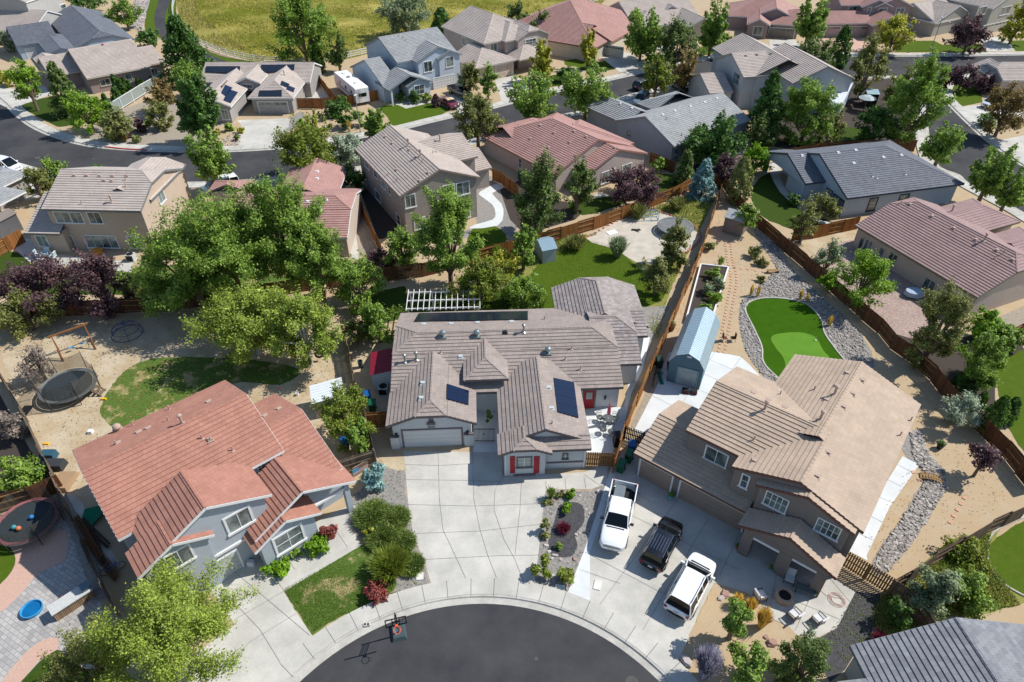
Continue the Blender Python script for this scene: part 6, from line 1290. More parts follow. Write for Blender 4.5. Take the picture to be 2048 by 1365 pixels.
fence('wooden front fence of the solar house, left of the travel trailer', [(597,218),(646,218),(702,211.5),(757,201)], m=W_OR)
fence('wooden side fence between solar house and travel trailer', [(634,146),(652,170),(676,200)], m=W_OR, z=1.8)
fence('narrow side fence between the red-roofed and taupe gabled houses', [(707,369),(733,428),(761,490)], m=W_OR, z=1.8)
fence('bright orange fence at the left edge by the tan house', [(-30,497),(38,459)], m=W_OR, z=1.8)
fence('dark brown fence behind the white patio posts', [(1302,305),(1351,325)], m=W_BR, z=1.8)
fence('short brown fence left of the large shaggy pine', [(985,338),(1005,347),(1036,372)], m=W_OR, z=1.8)
fence('dark fence behind the charcoal roof', [(1560,302),(1640,287),(1745,280),(1835,281)], m=W_BR, z=1.8)
fence('short brown fence at the right edge by the lawn', [(2010,668),(2048,648),(2090,630)], m=W_BR, z=1.8)
def railfence(label, px, h=1.3, m=WHITE, rails=3, z=0, name='white_rail_fence'):
    pts = W(px, 4) if z == 0 else smoothpts([P(x, y, z)[:2] for x, y in px], 3, closed=False); c = sum(pts)/len(pts); root = thing(name, (c[0], c[1], 0), label, 'fence')
    r = MB()
    for i, (a, b) in enumerate(zip(pts[:-1], pts[1:])):
        for k in range(rails): zz = h*(k+.8)/rails; r.bar((a[0], a[1], zz), (b[0], b[1], zz), .05, .14)
    r.build('rail', m, root); acc = 0; nxt = 0; n = 0
    for a, b in zip(pts[:-1], pts[1:]):
        l = np.linalg.norm(b-a); d = (b-a)/l
        while nxt <= acc+l and n < 90:
            q = a+d*(nxt-acc); mb = MB(); mb.box((q[0], q[1], h/2+.05), (.14, .14, h+.1), atan2(d[1], d[0])); mb.build('fence_post', m, root); nxt += 2.6; n += 1
        acc += l
railfence('white rail fence curving along the meadow footpath', [(358,-20),(347,15),(351,46),(368,68),(392,86),(431,104),(474,117),(530,126),(600,128),(643,125),(690,118),(741,107),(780,98)])
railfence('white rail fence at the top behind the rust-red roof', [(900,70),(1010,52),(1130,22),(1200,2)])
# glass-panel wall
pts = [P(x, y, 0)[:2] for x, y in [(225,232),(246,219),(268,205),(290,191),(312,178),(334,166)]]; root = thing('glass_panel_fence', (*pts[2], 0), 'white-framed glass panel fence beside the cypresses', 'fence'); mb = MB()
for a, b in zip(pts[:-1], pts[1:]): mb.bar((*a, .3), (*b, .3), .08, .1); mb.bar((*a, 2.0), (*b, 2.0), .08, .1)
mb.build('rail', WHITE, root)
for p in pts: mb = MB(); mb.box((*p, 1.05), (.14, .14, 2.1)); mb.build('fence_post', WHITE, root)
for a, b in zip(pts[:-1], pts[1:]): d = (b-a)/np.linalg.norm(b-a)*.08; mb = MB(); mb.bar((*(a+d), 1.15), (*(b-d), 1.15), .02, 1.55); mb.build('pane', mat('frosted_pane', (176,188,186), rough=.3, var=.05, k=.6), root)
# iron courtyard gate
a, b = P(949,857,1.7)[:2], P(989,857,1.7)[:2]; root = thing('iron_gate', (*((a+b)/2), 0), 'black iron bar gate in the courtyard opening of the middle house', 'gate'); mb = MB()
for i in range(17): q = a+(b-a)*i/16; mb.box((*q, .85), (.03, .03, 1.7))
mb.bar((*a, 1.6), (*b, 1.6), .04); mb.bar((*a, .2), (*b, .2), .04); mb.build('bars', DARK, root); mb = MB(); mb.box((*(a+(b-a)*.45), 1.0), (.08, .08, .2)); mb.build('latch', DARK, root)
# ---------------------------------------------------------------- vehicles (built pointing along +x)
def paint(n, rgb, k=.9): return mat('car_paint_'+n, rgb, rough=.25, var=.01, spec=.5, coat=.8, k=k)
CGLASS = mat('car_glass', (14,20,22), rough=.1, var=.1, spec=.5, k=.7); TYRE = mat('tyre_rubber', (30,30,32), rough=.9, var=.1); RIM = mat('wheel_rim', (170,172,176), rough=.3, metal=.6, var=.05)
TAIL = mat('tail_light', (150,20,26), rough=.15, var=.05, coat=.5); HEAD = mat('head_light', (220,226,230), rough=.1, var=.05); PLAST = mat('black_plastic', (30,32,34), rough=.6, var=.05); CHROME = mat('chrome', (210,212,214), rough=.12, metal=1, var=.02)
PLATE = mat('number_plate', (200,206,214), var=.04)
def shell(mb, st, cap=True):   # st: list of rings of equal length
    i0 = len(mb.v); n = len(st[0])
    for r in st: mb.v.extend(r)
    for j in range(len(st)-1):
        for t in range(n-1): mb.f.append((i0+j*n+t, i0+j*n+t+1, i0+(j+1)*n+t+1, i0+(j+1)*n+t)); mb.m.append(0)
        mb.f.append((i0+j*n+n-1, i0+j*n, i0+(j+1)*n, i0+(j+1)*n+n-1)); mb.m.append(0)
    if cap:
        mb.f.append(tuple(range(i0, i0+n))); mb.m.append(0); mb.f.append(tuple(range(i0+(len(st)-1)*n, i0+len(st)*n))[::-1]); mb.m.append(0)
def ring(x, w, zb, zs, zt, cr=.03):
    h = [(x, w*.8, zb), (x, w*.97, zb+.1), (x, w, (zb+zs)/2), (x, w*.985, zs), (x, w*.93, zs+(zt-zs)*.75), (x, w*.8, zt), (x, w*.4, zt+cr*.8), (x, 0, zt+cr)]
    return h+[(a, -b, c) for a, b, c in h[-2::-1]]
def car(kind, label, body, cat=None, roofm=None, rails=False):
    S = {'suv': dict(L=5.0, W=1.98, low=[(-2.5,.7,.5,.8,.94),(-2.46,.84,.4,.86,1.02),(-2.3,.94,.34,.92,1.06),(-1.6,.985,.3,.95,1.08),(-.8,.99,.28,.95,1.07),(0,.99,.28,.94,1.06),(.9,.99,.28,.93,1.06),(1.35,.985,.29,.9,1.05),(1.75,.96,.3,.86,1.01),(2.1,.91,.32,.8,.95),(2.3,.84,.35,.75,.88),(2.42,.74,.38,.7,.81),(2.5,.55,.44,.6,.7)],
        g=dict(b=(-2.4,1.35,.93,1.06), r=(-2.1,.4,.72,1.72)), wh=(-1.5,1.5), wr=.38, pil=[-1.2,-.3,.55]),
     'sedan': dict(L=5.2, W=1.95, low=[(-2.6,.8,.4,.75,.88),(-2.52,.92,.3,.8,.95),(-1.6,.97,.26,.82,.98),(0,.975,.24,.82,.94),(1.0,.97,.25,.8,.93),(2.0,.93,.27,.74,.86),(2.45,.86,.3,.68,.78),(2.6,.74,.38,.6,.68)],
        g=dict(b=(-1.55,1.0,.88,.93), r=(-1.0,.2,.68,1.38)), wh=(-1.55,1.6), wr=.34, pil=[-.35]),
     'truck': dict(L=5.9, W=2.04, low=[(-2.95,.98,.55,.95,1.28),(-2.9,1.0,.5,1.0,1.3),(-1.1,1.01,.45,1.05,1.3),(0,1.01,.42,1.05,1.26),(1.2,1.01,.42,1.05,1.27),(1.5,1.0,.42,1.05,1.26),(2.2,.98,.45,1.0,1.21),(2.6,.95,.5,.95,1.15),(2.82,.88,.52,.92,1.08),(2.95,.72,.55,.88,1.0)],
        g=dict(b=(-1.05,1.45,.92,1.26), r=(-.85,.72,.76,1.9)), wh=(-1.85,1.85), wr=.42, pil=[-.1]),
     'van': dict(L=5.0, W=1.95, low=[(-2.5,.9,.4,.9,1.0),(-2.45,.96,.3,.95,1.05),(0,.98,.28,.95,1.05),(1.6,.97,.3,.9,1.05),(2.3,.9,.34,.8,.92),(2.5,.7,.4,.7,.75)], g=dict(b=(-2.42,1.7,.92,1.05), r=(-2.3,.7,.78,1.85)), wh=(-1.5,1.5), wr=.36, pil=[-1.2,-.2,.7])}[kind]
    nm = {'suv': 'parked_suv', 'sedan': 'parked_car', 'truck': 'pickup_truck', 'van': 'parked_van'}[kind]
    root = thing(nm, (0, 0, 0), label, cat or {'suv': 'car', 'sedan': 'car', 'truck': 'pickup truck', 'van': 'van'}[kind])
    b = MB(); low = S['low']
    if kind != 'truck': shell(b, [ring(*q) for q in low])
    else:
        shell(b, [ring(*q) for q in low if q[0] > -1.12])
        for s in (-1, 1): b.box((-2.03, s*.97, .88), (1.84, .1, .84))
        b.box((-2.9, 0, .9), (.1, 1.86, .8))
    bo = b.build('body', body, root, smooth=True)
    try:
        mod = bo.modifiers.new('bevel', 'BEVEL'); mod.width = .05; mod.segments = 3; mod.limit_method = 'ANGLE'; mod.angle_limit = radians(35)
    except Exception: pass
    if kind == 'truck':
        m = MB(); m.box((-2.03, 0, .62), (1.84, 1.84, .06)); m.box((-1.12, 0, .95), (.06, 1.84, .62)); m.build('truck_bed', PLAST, root)
    g = S['g']; x0, x1, w0, z0 = g['b']; r0, r1, w1, z1 = g['r']; z0 -= .03
    st = []; n9 = 9
    def gr(x, wt, zt): return [(x, -w0*(1 if x < .9 else .96), z0-.06), (x, -wt, max(zt-.07, z0)), (x, -wt*.9, max(zt, z0+.01)), (x, -wt*.45, max(zt, z0)+.03), (x, 0, max(zt, z0)+.04), (x, wt*.45, max(zt, z0)+.03), (x, wt*.9, max(zt, z0+.01)), (x, wt, max(zt-.07, z0)), (x, w0*(1 if x < .9 else .96), z0-.06)]
    xs = [(x1, w0*.93, z0), (x1*.5+r1*.5, (w0+w1)*.49, (z0+z1)/2+.03), (r1, w1, z1-.03), (r1*.65+r0*.35, w1*1.02, z1+.03), (r1*.3+r0*.7, w1*1.01, z1+.02), (r0, w1*.97, z1-.06), ((r0+x0)/2, (w1+w0)*.5, (z0+z1)/2), (x0, w0*.96, z0)]
    R9 = [gr(*q) for q in xs]; gl = MB(); rf = MB()
    for a in range(len(R9)-1):
        for t in range(8):
            q = [R9[a][t], R9[a][t+1], R9[a+1][t+1], R9[a+1][t]]; isg = (a in (0, 1, 5, 6) and 1 <= t <= 6) or t in (0, 7)
            if a in (5, 6) and t in (1, 6): tp = MB(); tp.poly(q); tp.build('tailgate_pillar', body, root); continue
            (gl if isg else rf).poly(q)
    gl.build('window', CGLASS, root); rb = MB(); rb.v = rf.v; rb.f = rf.f; rb.m = rf.m; ro = rb.build('roof', roofm or body, root, smooth=True)
    for s in (-1, 1):
        for (xa, wa, za), (xb, wb, zb) in ((xs[0], xs[2]), (xs[7], xs[5])): p = MB(); p.bar((xa, s*w0*.95, z0), (xb, s*wb*.97, zb-.03), .07, .07); p.build('pillar', body, root)
        for xp in S['pil']: p = MB(); p.bar((xp, s*w0*.99, z0-.05), (xp-.04, s*w1*1.02, z1-.05), .08, .04); p.build('pillar', body, root)
    for s in (-1, 1):
        m = MB(); m.box((x1-.45, s*(S['W']/2+.08), z0+.14), (.14, .26, .16)); m.box((x1-.45, s*(S['W']/2-.05), z0+.08), (.06, .12, .05)); m.build('wing_mirror', PLAST if kind == 'truck' else body, root)
    for xw in S['wh']:
        for s in (-1, 1):
            m = MB(); yc = s*(S['W']/2-.13); R_ = S['wr']
            m.tube([(xw, yc-.13, R_), (xw, yc+.13, R_)], R_, 20); w_ = m.build('wheel', TYRE, root)
            m = MB(); yy = yc+s*.125; m.tube([(xw, yy-.01, R_), (xw, yy+.012*s, R_)], R_*.62, 14); m.build('rim', RIM, w_)
    xe = low[-1][0]; xr = low[0][0]; wf = low[-2][1]; zf = low[-2][3]
    for s in (-1, 1):
        m = MB(); m.hexa([(xe-.42, s*(wf-.02), zf-.08), (xe-.06, s*(wf-.3), zf-.08), (xe-.1, s*(wf-.34), zf+.12), (xe-.45, s*(wf-.05), zf+.13), (xe-.35, s*(wf+.03), zf-.08), (xe-.02, s*(wf-.26), zf-.08), (xe-.04, s*(wf-.3), zf+.1), (xe-.4, s*(wf+.01), zf+.11)]); m.build('headlight', HEAD, root)
        m = MB(); zt = low[1][4]; m.box((xr+.05, s*(low[1][1]-.1), zt-.16), (.13, .2, .2 if kind != 'truck' else .3)); m.build('tail_light', TAIL, root)
    m = MB(); m.box((xe-.05, 0, zf-.08), (.1, low[-1][1]*(1.7 if kind == 'truck' else 1.3), .2)); m.build('grille', PLAST, root)
    m = MB(); m.tube([(xe-.42*abs(k)**2.4-.06, k*(low[-3][1]+.02), low[-1][2]+.04) for k in np.linspace(-1, 1, 11)], .1, 8); m.build('front_bumper', CHROME if kind == 'truck' else body, root, smooth=True)
    m = MB(); m.bar((xe-1.1, -.3, low[-4][4]+.035), (xe-.35, -.2, zf+.12), .012, .01); m.bar((xe-1.1, .3, low[-4][4]+.035), (xe-.35, .2, zf+.12), .012, .01); m.box((x1+.1, 0, z0+.05), (.1, 1.3, .02)); m.build('bonnet_seam', PLAST, root)
    m = MB(); m.tube([(xr+.3*abs(k)**3-.0, k*(low[2][1] if kind != 'truck' else .95), low[0][2]+.06) for k in np.linspace(-1, 1, 11)], .1, 8); m.build('rear_bumper', PLAST if kind != 'truck' else CHROME, root, smooth=True)
    m = MB(); m.box((xr-.03, 0, low[0][3]), (.05, .34, .17)); m.build('number_plate', PLATE, root)
    if rails:
        for s in (-1, 1): m = MB(); m.bar((r0+.1, s*w1*.92, z1+.07), (r1-.1, s*w1*.92, z1+.07), .04); m.build('roof_rail', CHROME, root)
        if rails == 2:
            for i in range(5): m = MB(); y = -w1*.62+i*w1*.31; m.bar((r0+.45, y, z1+.1), (r1-.6, y, z1+.1), .03, .03); m.build('roof_rib', CHROME, root)
    return root
def park(o, front, rear, z=.9, s=None):
    A, B = P(*rear, z), P(*front, z); c = (A+B)/2; o.location = (c[0], c[1], .02); o.rotation_euler = (0, 0, atan2((B-A)[1], (B-A)[0]))
    if s: o.scale = (s, s, s)
    return o
WP = paint('white', (240,242,244)); BP = paint('black', (16,16,20)); RP = paint('maroon', (122,24,44)); GP = paint('charcoal', (62,62,66))
t = car('truck', 'white pickup truck with an open bed, nose towards the street', WP); park(t, (1222,1100), (1251,962), 1.0)
m = MB(); m.box((-1.9, -.25, .95), (1.2, .8, .6)); o = m.build('toolbox', GALV, None); tag(o, 'grey metal box lying in the bed of the white pickup', 'box'); o.location = t.location; o.rotation_euler = t.rotation_euler
m = MB(); m.box((2.93, 0, .98), (.03, .5, .07)); m.build('grille_badge', mat('badge_red', (150,30,36)), t)
park(car('suv', 'black SUV with chrome roof ribs, parked between the two white vehicles', BP, rails=2), (1349,1037), (1301,1130), .9, .93)
park(car('suv', 'white SUV parked beside the granite bed, rear towards the street', WP, rails=1), (1413,1110), (1351,1226), .9, 1.03)
park(car('sedan', 'maroon saloon with a cream vinyl roof in the pale blue house driveway', RP, roofm=mat('vinyl_cream', (206,186,150))), (884,193), (912,213), .8)
park(car('truck', 'dark grey pickup truck beside the maroon saloon', GP), (938,190), (903,172), 1.0)
park(car('suv', 'white and pale blue SUV parked at the far kerb, upper right', WP), (1420,115), (1462,104), .9)
park(car('suv', 'dark SUV parked on the street behind the yellowing tree', GP), (1302,162), (1274,172), .9)
park(car('suv', 'dark car with a teal windscreen behind the thin brownish tree', BP), (1372,178), (1350,163), .9)
park(car('suv', 'blue-grey car in the driveway behind the light-grey roof', paint('slate', (110,130,146))), (1275,205), (1290,188), .9)
park(car('van', 'white van under the bronze tree at the right edge', WP), (1968,208), (2010,196), 1.0)
park(car('van', 'white car with a dark windscreen, cut off by the left edge', WP), (45,336), (-25,322), .9)
park(car('van', 'white minivan behind the red tile roof, left', WP), (425,372), (455,364), 1.0)
# travel trailer and motorhome
def trailer(label, a, b, hw, h, name, cat, col, stripes=()):
    A, B = P(*a, h), P(*b, h); c = (A+B)/2; L = np.linalg.norm((B-A)[:2]); root = thing(name, (0, 0, 0), label, cat)
    m = MB(); zb = .55; x0, x1 = -L/2, L/2
    prof = [(x0, zb), (x0, h-.15), (x0+.15, h), (x1-.5, h), (x1-.1, h-.5), (x1, zb+.9), (x1-.4, zb)]
    n = len(prof); 
    for s in (-1, 1): m.poly([(x, s*hw, z) for x, z in (prof if s < 0 else prof[::-1])])
    for i in range(n): p, q = prof[i], prof[(i+1) % n]; m.poly([(p[0], -hw, p[1]), (p[0], hw, p[1]), (q[0], hw, q[1]), (q[0], -hw, q[1])])
    m.build('body', col, root)
    for i, x in enumerate((-L*.25, L*.08, L*.3)): m = MB(); m.box((x, 0, h+.08), (.55, .5, .18)); m.build('roof_vent', WHITE if i != 1 else GALV, root)
    for s in (-1, 1):
        for x in (-L*.3, -L*.05, L*.22): m = MB(); m.box((x, s*hw, h*.62), (.8, .04, .5)); m.build('window', CGLASS, root)
        m = MB(); m.box((0, s*(hw+.005), h*.42), (L*.8, .02, .18)); m.build('stripe', mat('stripe_blue', (90,130,170)), root)
        for x in (-.5, .5): m = MB(); m.tube([(x-.2, s*(hw-.25), .35), (x-.2, s*(hw-.02), .35)], .35, 16); m.build('wheel', TYRE, root)
    m = MB(); m.box((x0-.02, 0, h*.6), (.04, hw*1.2, .6)); m.build('rear_window', CGLASS, root)
    m = MB(); [m.bar((x0-.08, y, zb+.2), (x0-.08, y, h), .03) for y in (.35, .75)]; [m.bar((x0-.08, .35, zb+.4+i*.35), (x0-.08, .75, zb+.4+i*.35), .03) for i in range(6)]; m.build('ladder', GALV, root)
    root.location = (c[0], c[1], .02); root.rotation_euler = (0, 0, atan2((B-A)[1], (B-A)[0])); return root
trailer('long white travel trailer parked behind the wooden fence', (723,176), (679,141), 1.22, 3.1, 'travel_trailer', 'trailer', mat('rv_white', (240,240,242), rough=.35, var=.02))
trailer('white and blue motorhome beside the gabled house, seen from above', (1668,206), (1694,160), 1.25, 3.3, 'motorhome', 'motorhome', mat('rv_silver', (226,232,238), rough=.3, var=.04))
# ---------------------------------------------------------------- sheds and yard things
def shed(label, fl, fr, depth_, h, rise, wm, rm, kind='gable', over=.12, name='garden_shed', ridge='v', door=None, cat='shed', corr=True):
    A, B = P(*fl, 0), P(*fr, 0); d = (B-A)[:2]; w = np.linalg.norm(d); d /= w; n = V(-d[1], d[0]); root = thing(name, (A[0], A[1], 0), label, cat)
    X = lambda u, v, z: V(A[0]+d[0]*u+n[0]*v, A[1]+d[1]*u+n[1]*v, z)
    if ridge == 'u': prof = [(0, h), (depth_/2, h+rise), (depth_, h)]; Y = lambda c, a, z: X(a, c, z); len_ = w; wid = depth_
    else: Y = lambda c, a, z: X(c, a, z); len_ = depth_; wid = w
    prof = {'gable': [(0, 0), (.5, 1), (1, 0)], 'gambrel': [(0, 0), (.16, .62), (.5, 1), (.84, .62), (1, 0)], 'mono': [(0, 0), (1, 1)]}[kind]
    m = MB(); m.hexa([X(0,0,0), X(w,0,0), X(w,depth_,0), X(0,depth_,0), X(0,0,h), X(w,0,h), X(w,depth_,h), X(0,depth_,h)])
    for a0, a1 in ((0, .04), (len_-.04, len_)):
        pts = [(c*wid, h+z*rise) for c, z in prof]+([(wid, h)] if kind == 'mono' else [])
        f0 = [Y(c, a0, z) for c, z in pts]; f1 = [Y(c, a1, z) for c, z in pts]
        m.poly(f0); m.poly(f1[::-1])
    m.build('wall', wm, root)
    r = MB(); ex = [(c*wid, h+z*rise) for c, z in prof]
    ex[0] = (ex[0][0]-over, ex[0][1]-over*(rise/wid if kind != 'gambrel' else 1.2)); ex[-1] = (ex[-1][0]+over, ex[-1][1]-(over*(rise/wid if kind != 'gambrel' else 1.2) if kind != 'mono' else -over*rise/wid))
    for p, q in zip(ex[:-1], ex[1:]):
        nseg = max(1, int(len_/.28)) if corr else 1
        for i in range(nseg):
            a0 = -over+(len_+2*over)*i/nseg; a1 = -over+(len_+2*over)*(i+1)/nseg-(.035 if corr else 0)
            r.hexa([Y(p[0], a0, p[1]+.02), Y(p[0], a1, p[1]+.02), Y(q[0], a1, q[1]+.02), Y(q[0], a0, q[1]+.02), Y(p[0], a0, p[1]+.055), Y(p[0], a1, p[1]+.055), Y(q[0], a1, q[1]+.055), Y(q[0], a0, q[1]+.055)])
        if corr: r.hexa([Y(p[0], -over, p[1]+.005), Y(p[0], len_+over, p[1]+.005), Y(q[0], len_+over, q[1]+.005), Y(q[0], -over, q[1]+.005), Y(p[0], -over, p[1]+.03), Y(p[0], len_+over, p[1]+.03), Y(q[0], len_+over, q[1]+.03), Y(q[0], -over, q[1]+.03)])
    r.build('roof', rm, root)
    if door:
        u0, u1, dz, dm = door; m = MB(); k = 12
        m.hexa([X(u0, -.02, .05), X(u1, -.02, .05), X(u1, 0, .05), X(u0, 0, .05), X(u0, -.02, dz), X(u1, -.02, dz), X(u1, 0, dz), X(u0, 0, dz)])
        for i in range(k): za = .08+(dz-.1)*i/k; zb = za+(dz-.1)/k*.7; m.hexa([X(u0+.02, -.05, za), X(u1-.02, -.05, za), X(u1-.02, 0, za), X(u0+.02, 0, za), X(u0+.02, -.03, zb), X(u1-.02, -.03, zb), X(u1-.02, 0, zb), X(u0+.02, 0, zb)])
        dd = m.build('door', dm, root); m = MB()
        for a, b in (((u0-.08, .05), (u0-.08, dz+.08)), ((u1+.08, .05), (u1+.08, dz+.08)), ((u0-.12, dz+.06), (u1+.12, dz+.06))):
            m.bar(X(a[0], -.03, a[1]), X(b[0], -.03, b[1]), .1, .08)
        m.build('door_frame', WHITE if wm.name != 'shed_blue' else mat('shed_trim_blue', (140,166,176)), dd)
    return root, X
SB = mat('shed_blue', (104,140,156), var=.04, k=.7); MET = mat('blue_metal_roof', (172,192,202), rough=.35, var=.05, metal=.3); WMET = mat('white_metal', (226,232,234), rough=.4, var=.04)
b, X = shed('large blue barn-style shed with ribbed metal roof and roller door', (1332,762), (1398,780), 7.6, 2.5, 1.35, SB, MET, 'gambrel', door=(.9, 2.65, 2.05, mat('roller_grey', (170,186,190))))
m = MB(); m.hexa([X(1.45,-.03,3.35), X(1.85,-.03,3.35), X(1.85,0,3.35), X(1.45,0,3.35), X(1.45,-.03,3.55), X(1.85,-.03,3.55), X(1.85,0,3.55), X(1.45,0,3.55)]); m.build('gable_vent', WHITE, b)
shed('small grey plastic shed with a blue-grey roof on the lawn', (1068,505), (1085,528), 1.7, 1.75, .6, mat('resin_grey', (184,188,188), var=.03), mat('resin_roof_blue', (138,162,178), var=.03), corr=False, ridge='v')
b, X = shed('taupe garden shed with light-grey roof in the upper part of the yard', (1444,464), (1481,475), 2.2, 2.1, .7, mat('shed_taupe', (150,138,130), var=.04, k=.7), mat('shingle_grey', (190,190,188), var=.08), corr=False, ridge='u')
m = MB(); m.hexa([X(.5,-.02,.05), X(1.6,-.02,.05), X(1.6,0,.05), X(.5,0,.05), X(.5,-.02,1.8), X(1.6,-.02,1.8), X(1.6,0,1.8), X(.5,0,1.8)]); m.build('door', mat('shed_taupe2', (138,126,118)), b)
shed('white corrugated metal shed behind the loose olive tree', (634,838), (694,825), 2.2, 1.9, .25, mat('shed_beige', (176,166,154), var=.05), WMET, 'mono', ridge='v')
shed('white shed with a dark red ribbed roof, left of the middle house', (748,782), (792,778), 3.0, 2.0, .35, mat('shed_pale', (206,214,218), var=.03), mat('red_metal_roof', (140,34,56), rough=.45, var=.08), 'mono')
shed('small wooden coop with a tan shingle roof by the back fence', (628,600), (652,598), 1.3, 1.2, .5, W_BR, mat('shingle_tan', (206,184,150), var=.1), corr=False)
shed('small open shed with a brown ribbed roof at the left edge', (2,478), (48,460), 2.0, 1.9, .4, mat('shed_grey', (110,110,112)), mat('ribbed_brown', (150,138,130), var=.05), 'mono')
shed('blue-grey flat metal canopy behind the motorhome', (1728,214), (1750,216), 2.6, 2.2, .1, DARK, mat('canopy_blue', (160,184,196), rough=.4), 'mono', corr=False)
# wheelie bins
GRN = mat('bin_green', (20,94,62), rough=.45, var=.06, k=.8); BLU = mat('bin_blue', (26,92,156), rough=.45, var=.06, k=.8); DGN = mat('bin_dark_green', (28,60,52), rough=.5, var=.06)
def wheelie(label, px, rz, m_, group=None):
    root = thing('wheelie_bin', (0, 0, 0), label, 'wheelie bin', group); m = MB(); m.hexa([(-.25,-.28,.08),(.25,-.28,.08),(.25,.26,.08),(-.25,.26,.08),(-.31,-.38,1.0),(.31,-.38,1.0),(.31,.36,1.0),(-.31,.36,1.0)]); m.box((0, 0, .98), (.66, .78, .06)); m.build('body', m_, root)
    m = MB(); m.hexa([(-.33,-.42,1.02),(.33,-.42,1.02),(.33,.4,1.06),(-.33,.4,1.06),(-.28,-.36,1.1),(.28,-.36,1.1),(.28,.36,1.14),(-.28,.36,1.14)]); m.box((0, .43, 1.05), (.5, .06, .06)); m.build('lid', m_, root)
    for s in (-1, 1): m = MB(); m.tube([(s*.24, .3, .12), (s*.3, .3, .12)], .12, 12); m.build('wheel', TYRE, root)
    p = P(*px, .5); return place(root, (p[0], p[1], .02), rz)
wheelie('blue wheelie bin by the side of the middle house', (735,797), .3, BLU); wheelie('green wheelie bin by the side of the middle house', (745,814), .1, GRN)
wheelie('green wheelie bin nearest the striped gate', (1242,935), -.5, GRN); wheelie('green wheelie bin between the other green one and the blue one', (1258,915), -.4, GRN); wheelie('blue wheelie bin against the dark picket gate', (1263,897), -.2, BLU)
wheelie('blue recycling bin under the olive tree', (690,891), .5, BLU); wheelie('dark green bin beside the blue barn shed', (1318,727), 0, DGN); wheelie('green bin by the dark pickup truck', (923,163), 0, GRN); wheelie('green bin beside the pink-roofed house', (1040,352), 0, GRN)
# air conditioners
def acunit(label, px, rz):
    root = thing('air_conditioner', (0, 0, 0), label, 'air conditioner'); m = MB(); m.box((0, 0, .45), (.85, .85, .8)); m.build('casing', mat('ac_grey', (186,192,192), var=.03), root); m = MB(); m.lathe((0, 0, .86), [(.36, 0), (.36, .04), (.3, .06)], 20); m.build('fan_grille', PLAST, root)
    m = MB(); m.box((0, -.43, .45), (.7, .02, .62)); m.build('side_grille', PLAST, root); m = MB(); m.box((0, 0, .03), (1, 1, .06)); m.build('pad', M_CONC, root); p = P(*px, .4); place(root, (p[0], p[1], 0), rz)
acunit('grey air conditioner beside the red-roofed shed', (767,780), 0); acunit('grey air conditioner by the back wall of the tan house', (262,515), 0)
# trampolines
NETM = mat('net_mesh', (60,60,62), rough=.8, var=.1)
def netmat():
    m = bpy.data.materials.new('safety_net'); m.use_nodes = True; nt = m.node_tree; b = nt.nodes['Principled BSDF']; b.inputs['Base Color'].default_value = (.08, .075, .06, 1); b.inputs['Roughness'].default_value = .9
    t = nt.nodes.new('ShaderNodeBsdfTransparent'); x = nt.nodes.new('ShaderNodeMixShader'); x.inputs[0].default_value = .45; nt.links.new(t.outputs[0], x.inputs[1]); nt.links.new(b.outputs[0], x.inputs[2]); nt.links.new(x.outputs[0], nt.nodes['Material Output'].inputs['Surface']); return m
NET = netmat(); MATB = mat('jumping_mat', (50,58,62), rough=.7, var=.08)
def tramp(label, c, rx, h, net=0, rim=None, matm=None, poles=6, a0=0.3):
    p = P(*c, h); r = rx*depth(p)/F_; root = thing('trampoline', (p[0], p[1], 0), label, 'trampoline'); o = V(p[0], p[1], 0)
    m = MB(); m.lathe(o+V(0,0,h-.02), [(0.01, 0), (r*.86, 0), (r*.86, .015), (0.01, .015)], 40, cap0=False, cap1=False); m.build('jumping_mat', matm or MATB, root)
    m = MB(); m.lathe(o+V(0,0,h-.03), [(r*.88, 0), (r*.88, .05), (r, .05), (r, 0)], 40, cap0=False, cap1=False); m.build('spring_pad', rim or mat('pad_grey', (120,124,126)), root)
    m = MB(); m.tube([o+V(r*cos(a), r*sin(a), h-.03) for a in np.linspace(0, 2*pi, 40, endpoint=False)], .04, 6, closed=True); m.build('frame', GALV, root)
    for i in range(6): a = a0+i*pi/3; m = MB(); m.tube([o+V(r*cos(a), r*sin(a), h), o+V(r*1.0*cos(a), r*1.0*sin(a), .03)], .035, 6); m.build('leg', GALV, root)
    if net:
        for i in range(poles): a = a0+i*2*pi/poles; m = MB(); m.tube([o+V(r*1.02*cos(a), r*1.02*sin(a), .1), o+V(r*1.08*cos(a), r*1.08*sin(a), h+net)], .03, 6); m.build('net_pole', DARK, root)
        m = MB()
        for i in range(poles):
            for j in range(6):
                f = lambda t: (a0+(i+t)*2*pi/poles)
                def pt(t, z): a = f(t); sag = 4*t*(1-t); return o+V(r*(1.04-.12*sag*(z > h+.1))*cos(a), r*(1.04-.12*sag*(z > h+.1))*sin(a), z-(.35*sag*net/1.8 if z > h+.1 else 0))
                m.poly([pt(j/6, h), pt((j+1)/6, h), pt((j+1)/6, h+net), pt(j/6, h+net)])
        m.build('safety_net', NET, root)
    return root, o, r
tramp('round trampoline with a sagging black safety net in the play yard', (135,771), 53, .9, 1.9)
tramp('low grey round trampoline half under the olive bush', (1351,452), 36, .8, 0, matm=mat('mat_grey', (120,122,122)))
rt, o, r = tramp('round trampoline with a reddish rim on the paver patio, left edge', (54,1042), 58, .9, 1.4, rim=mat('rim_rose', (150,96,100)))
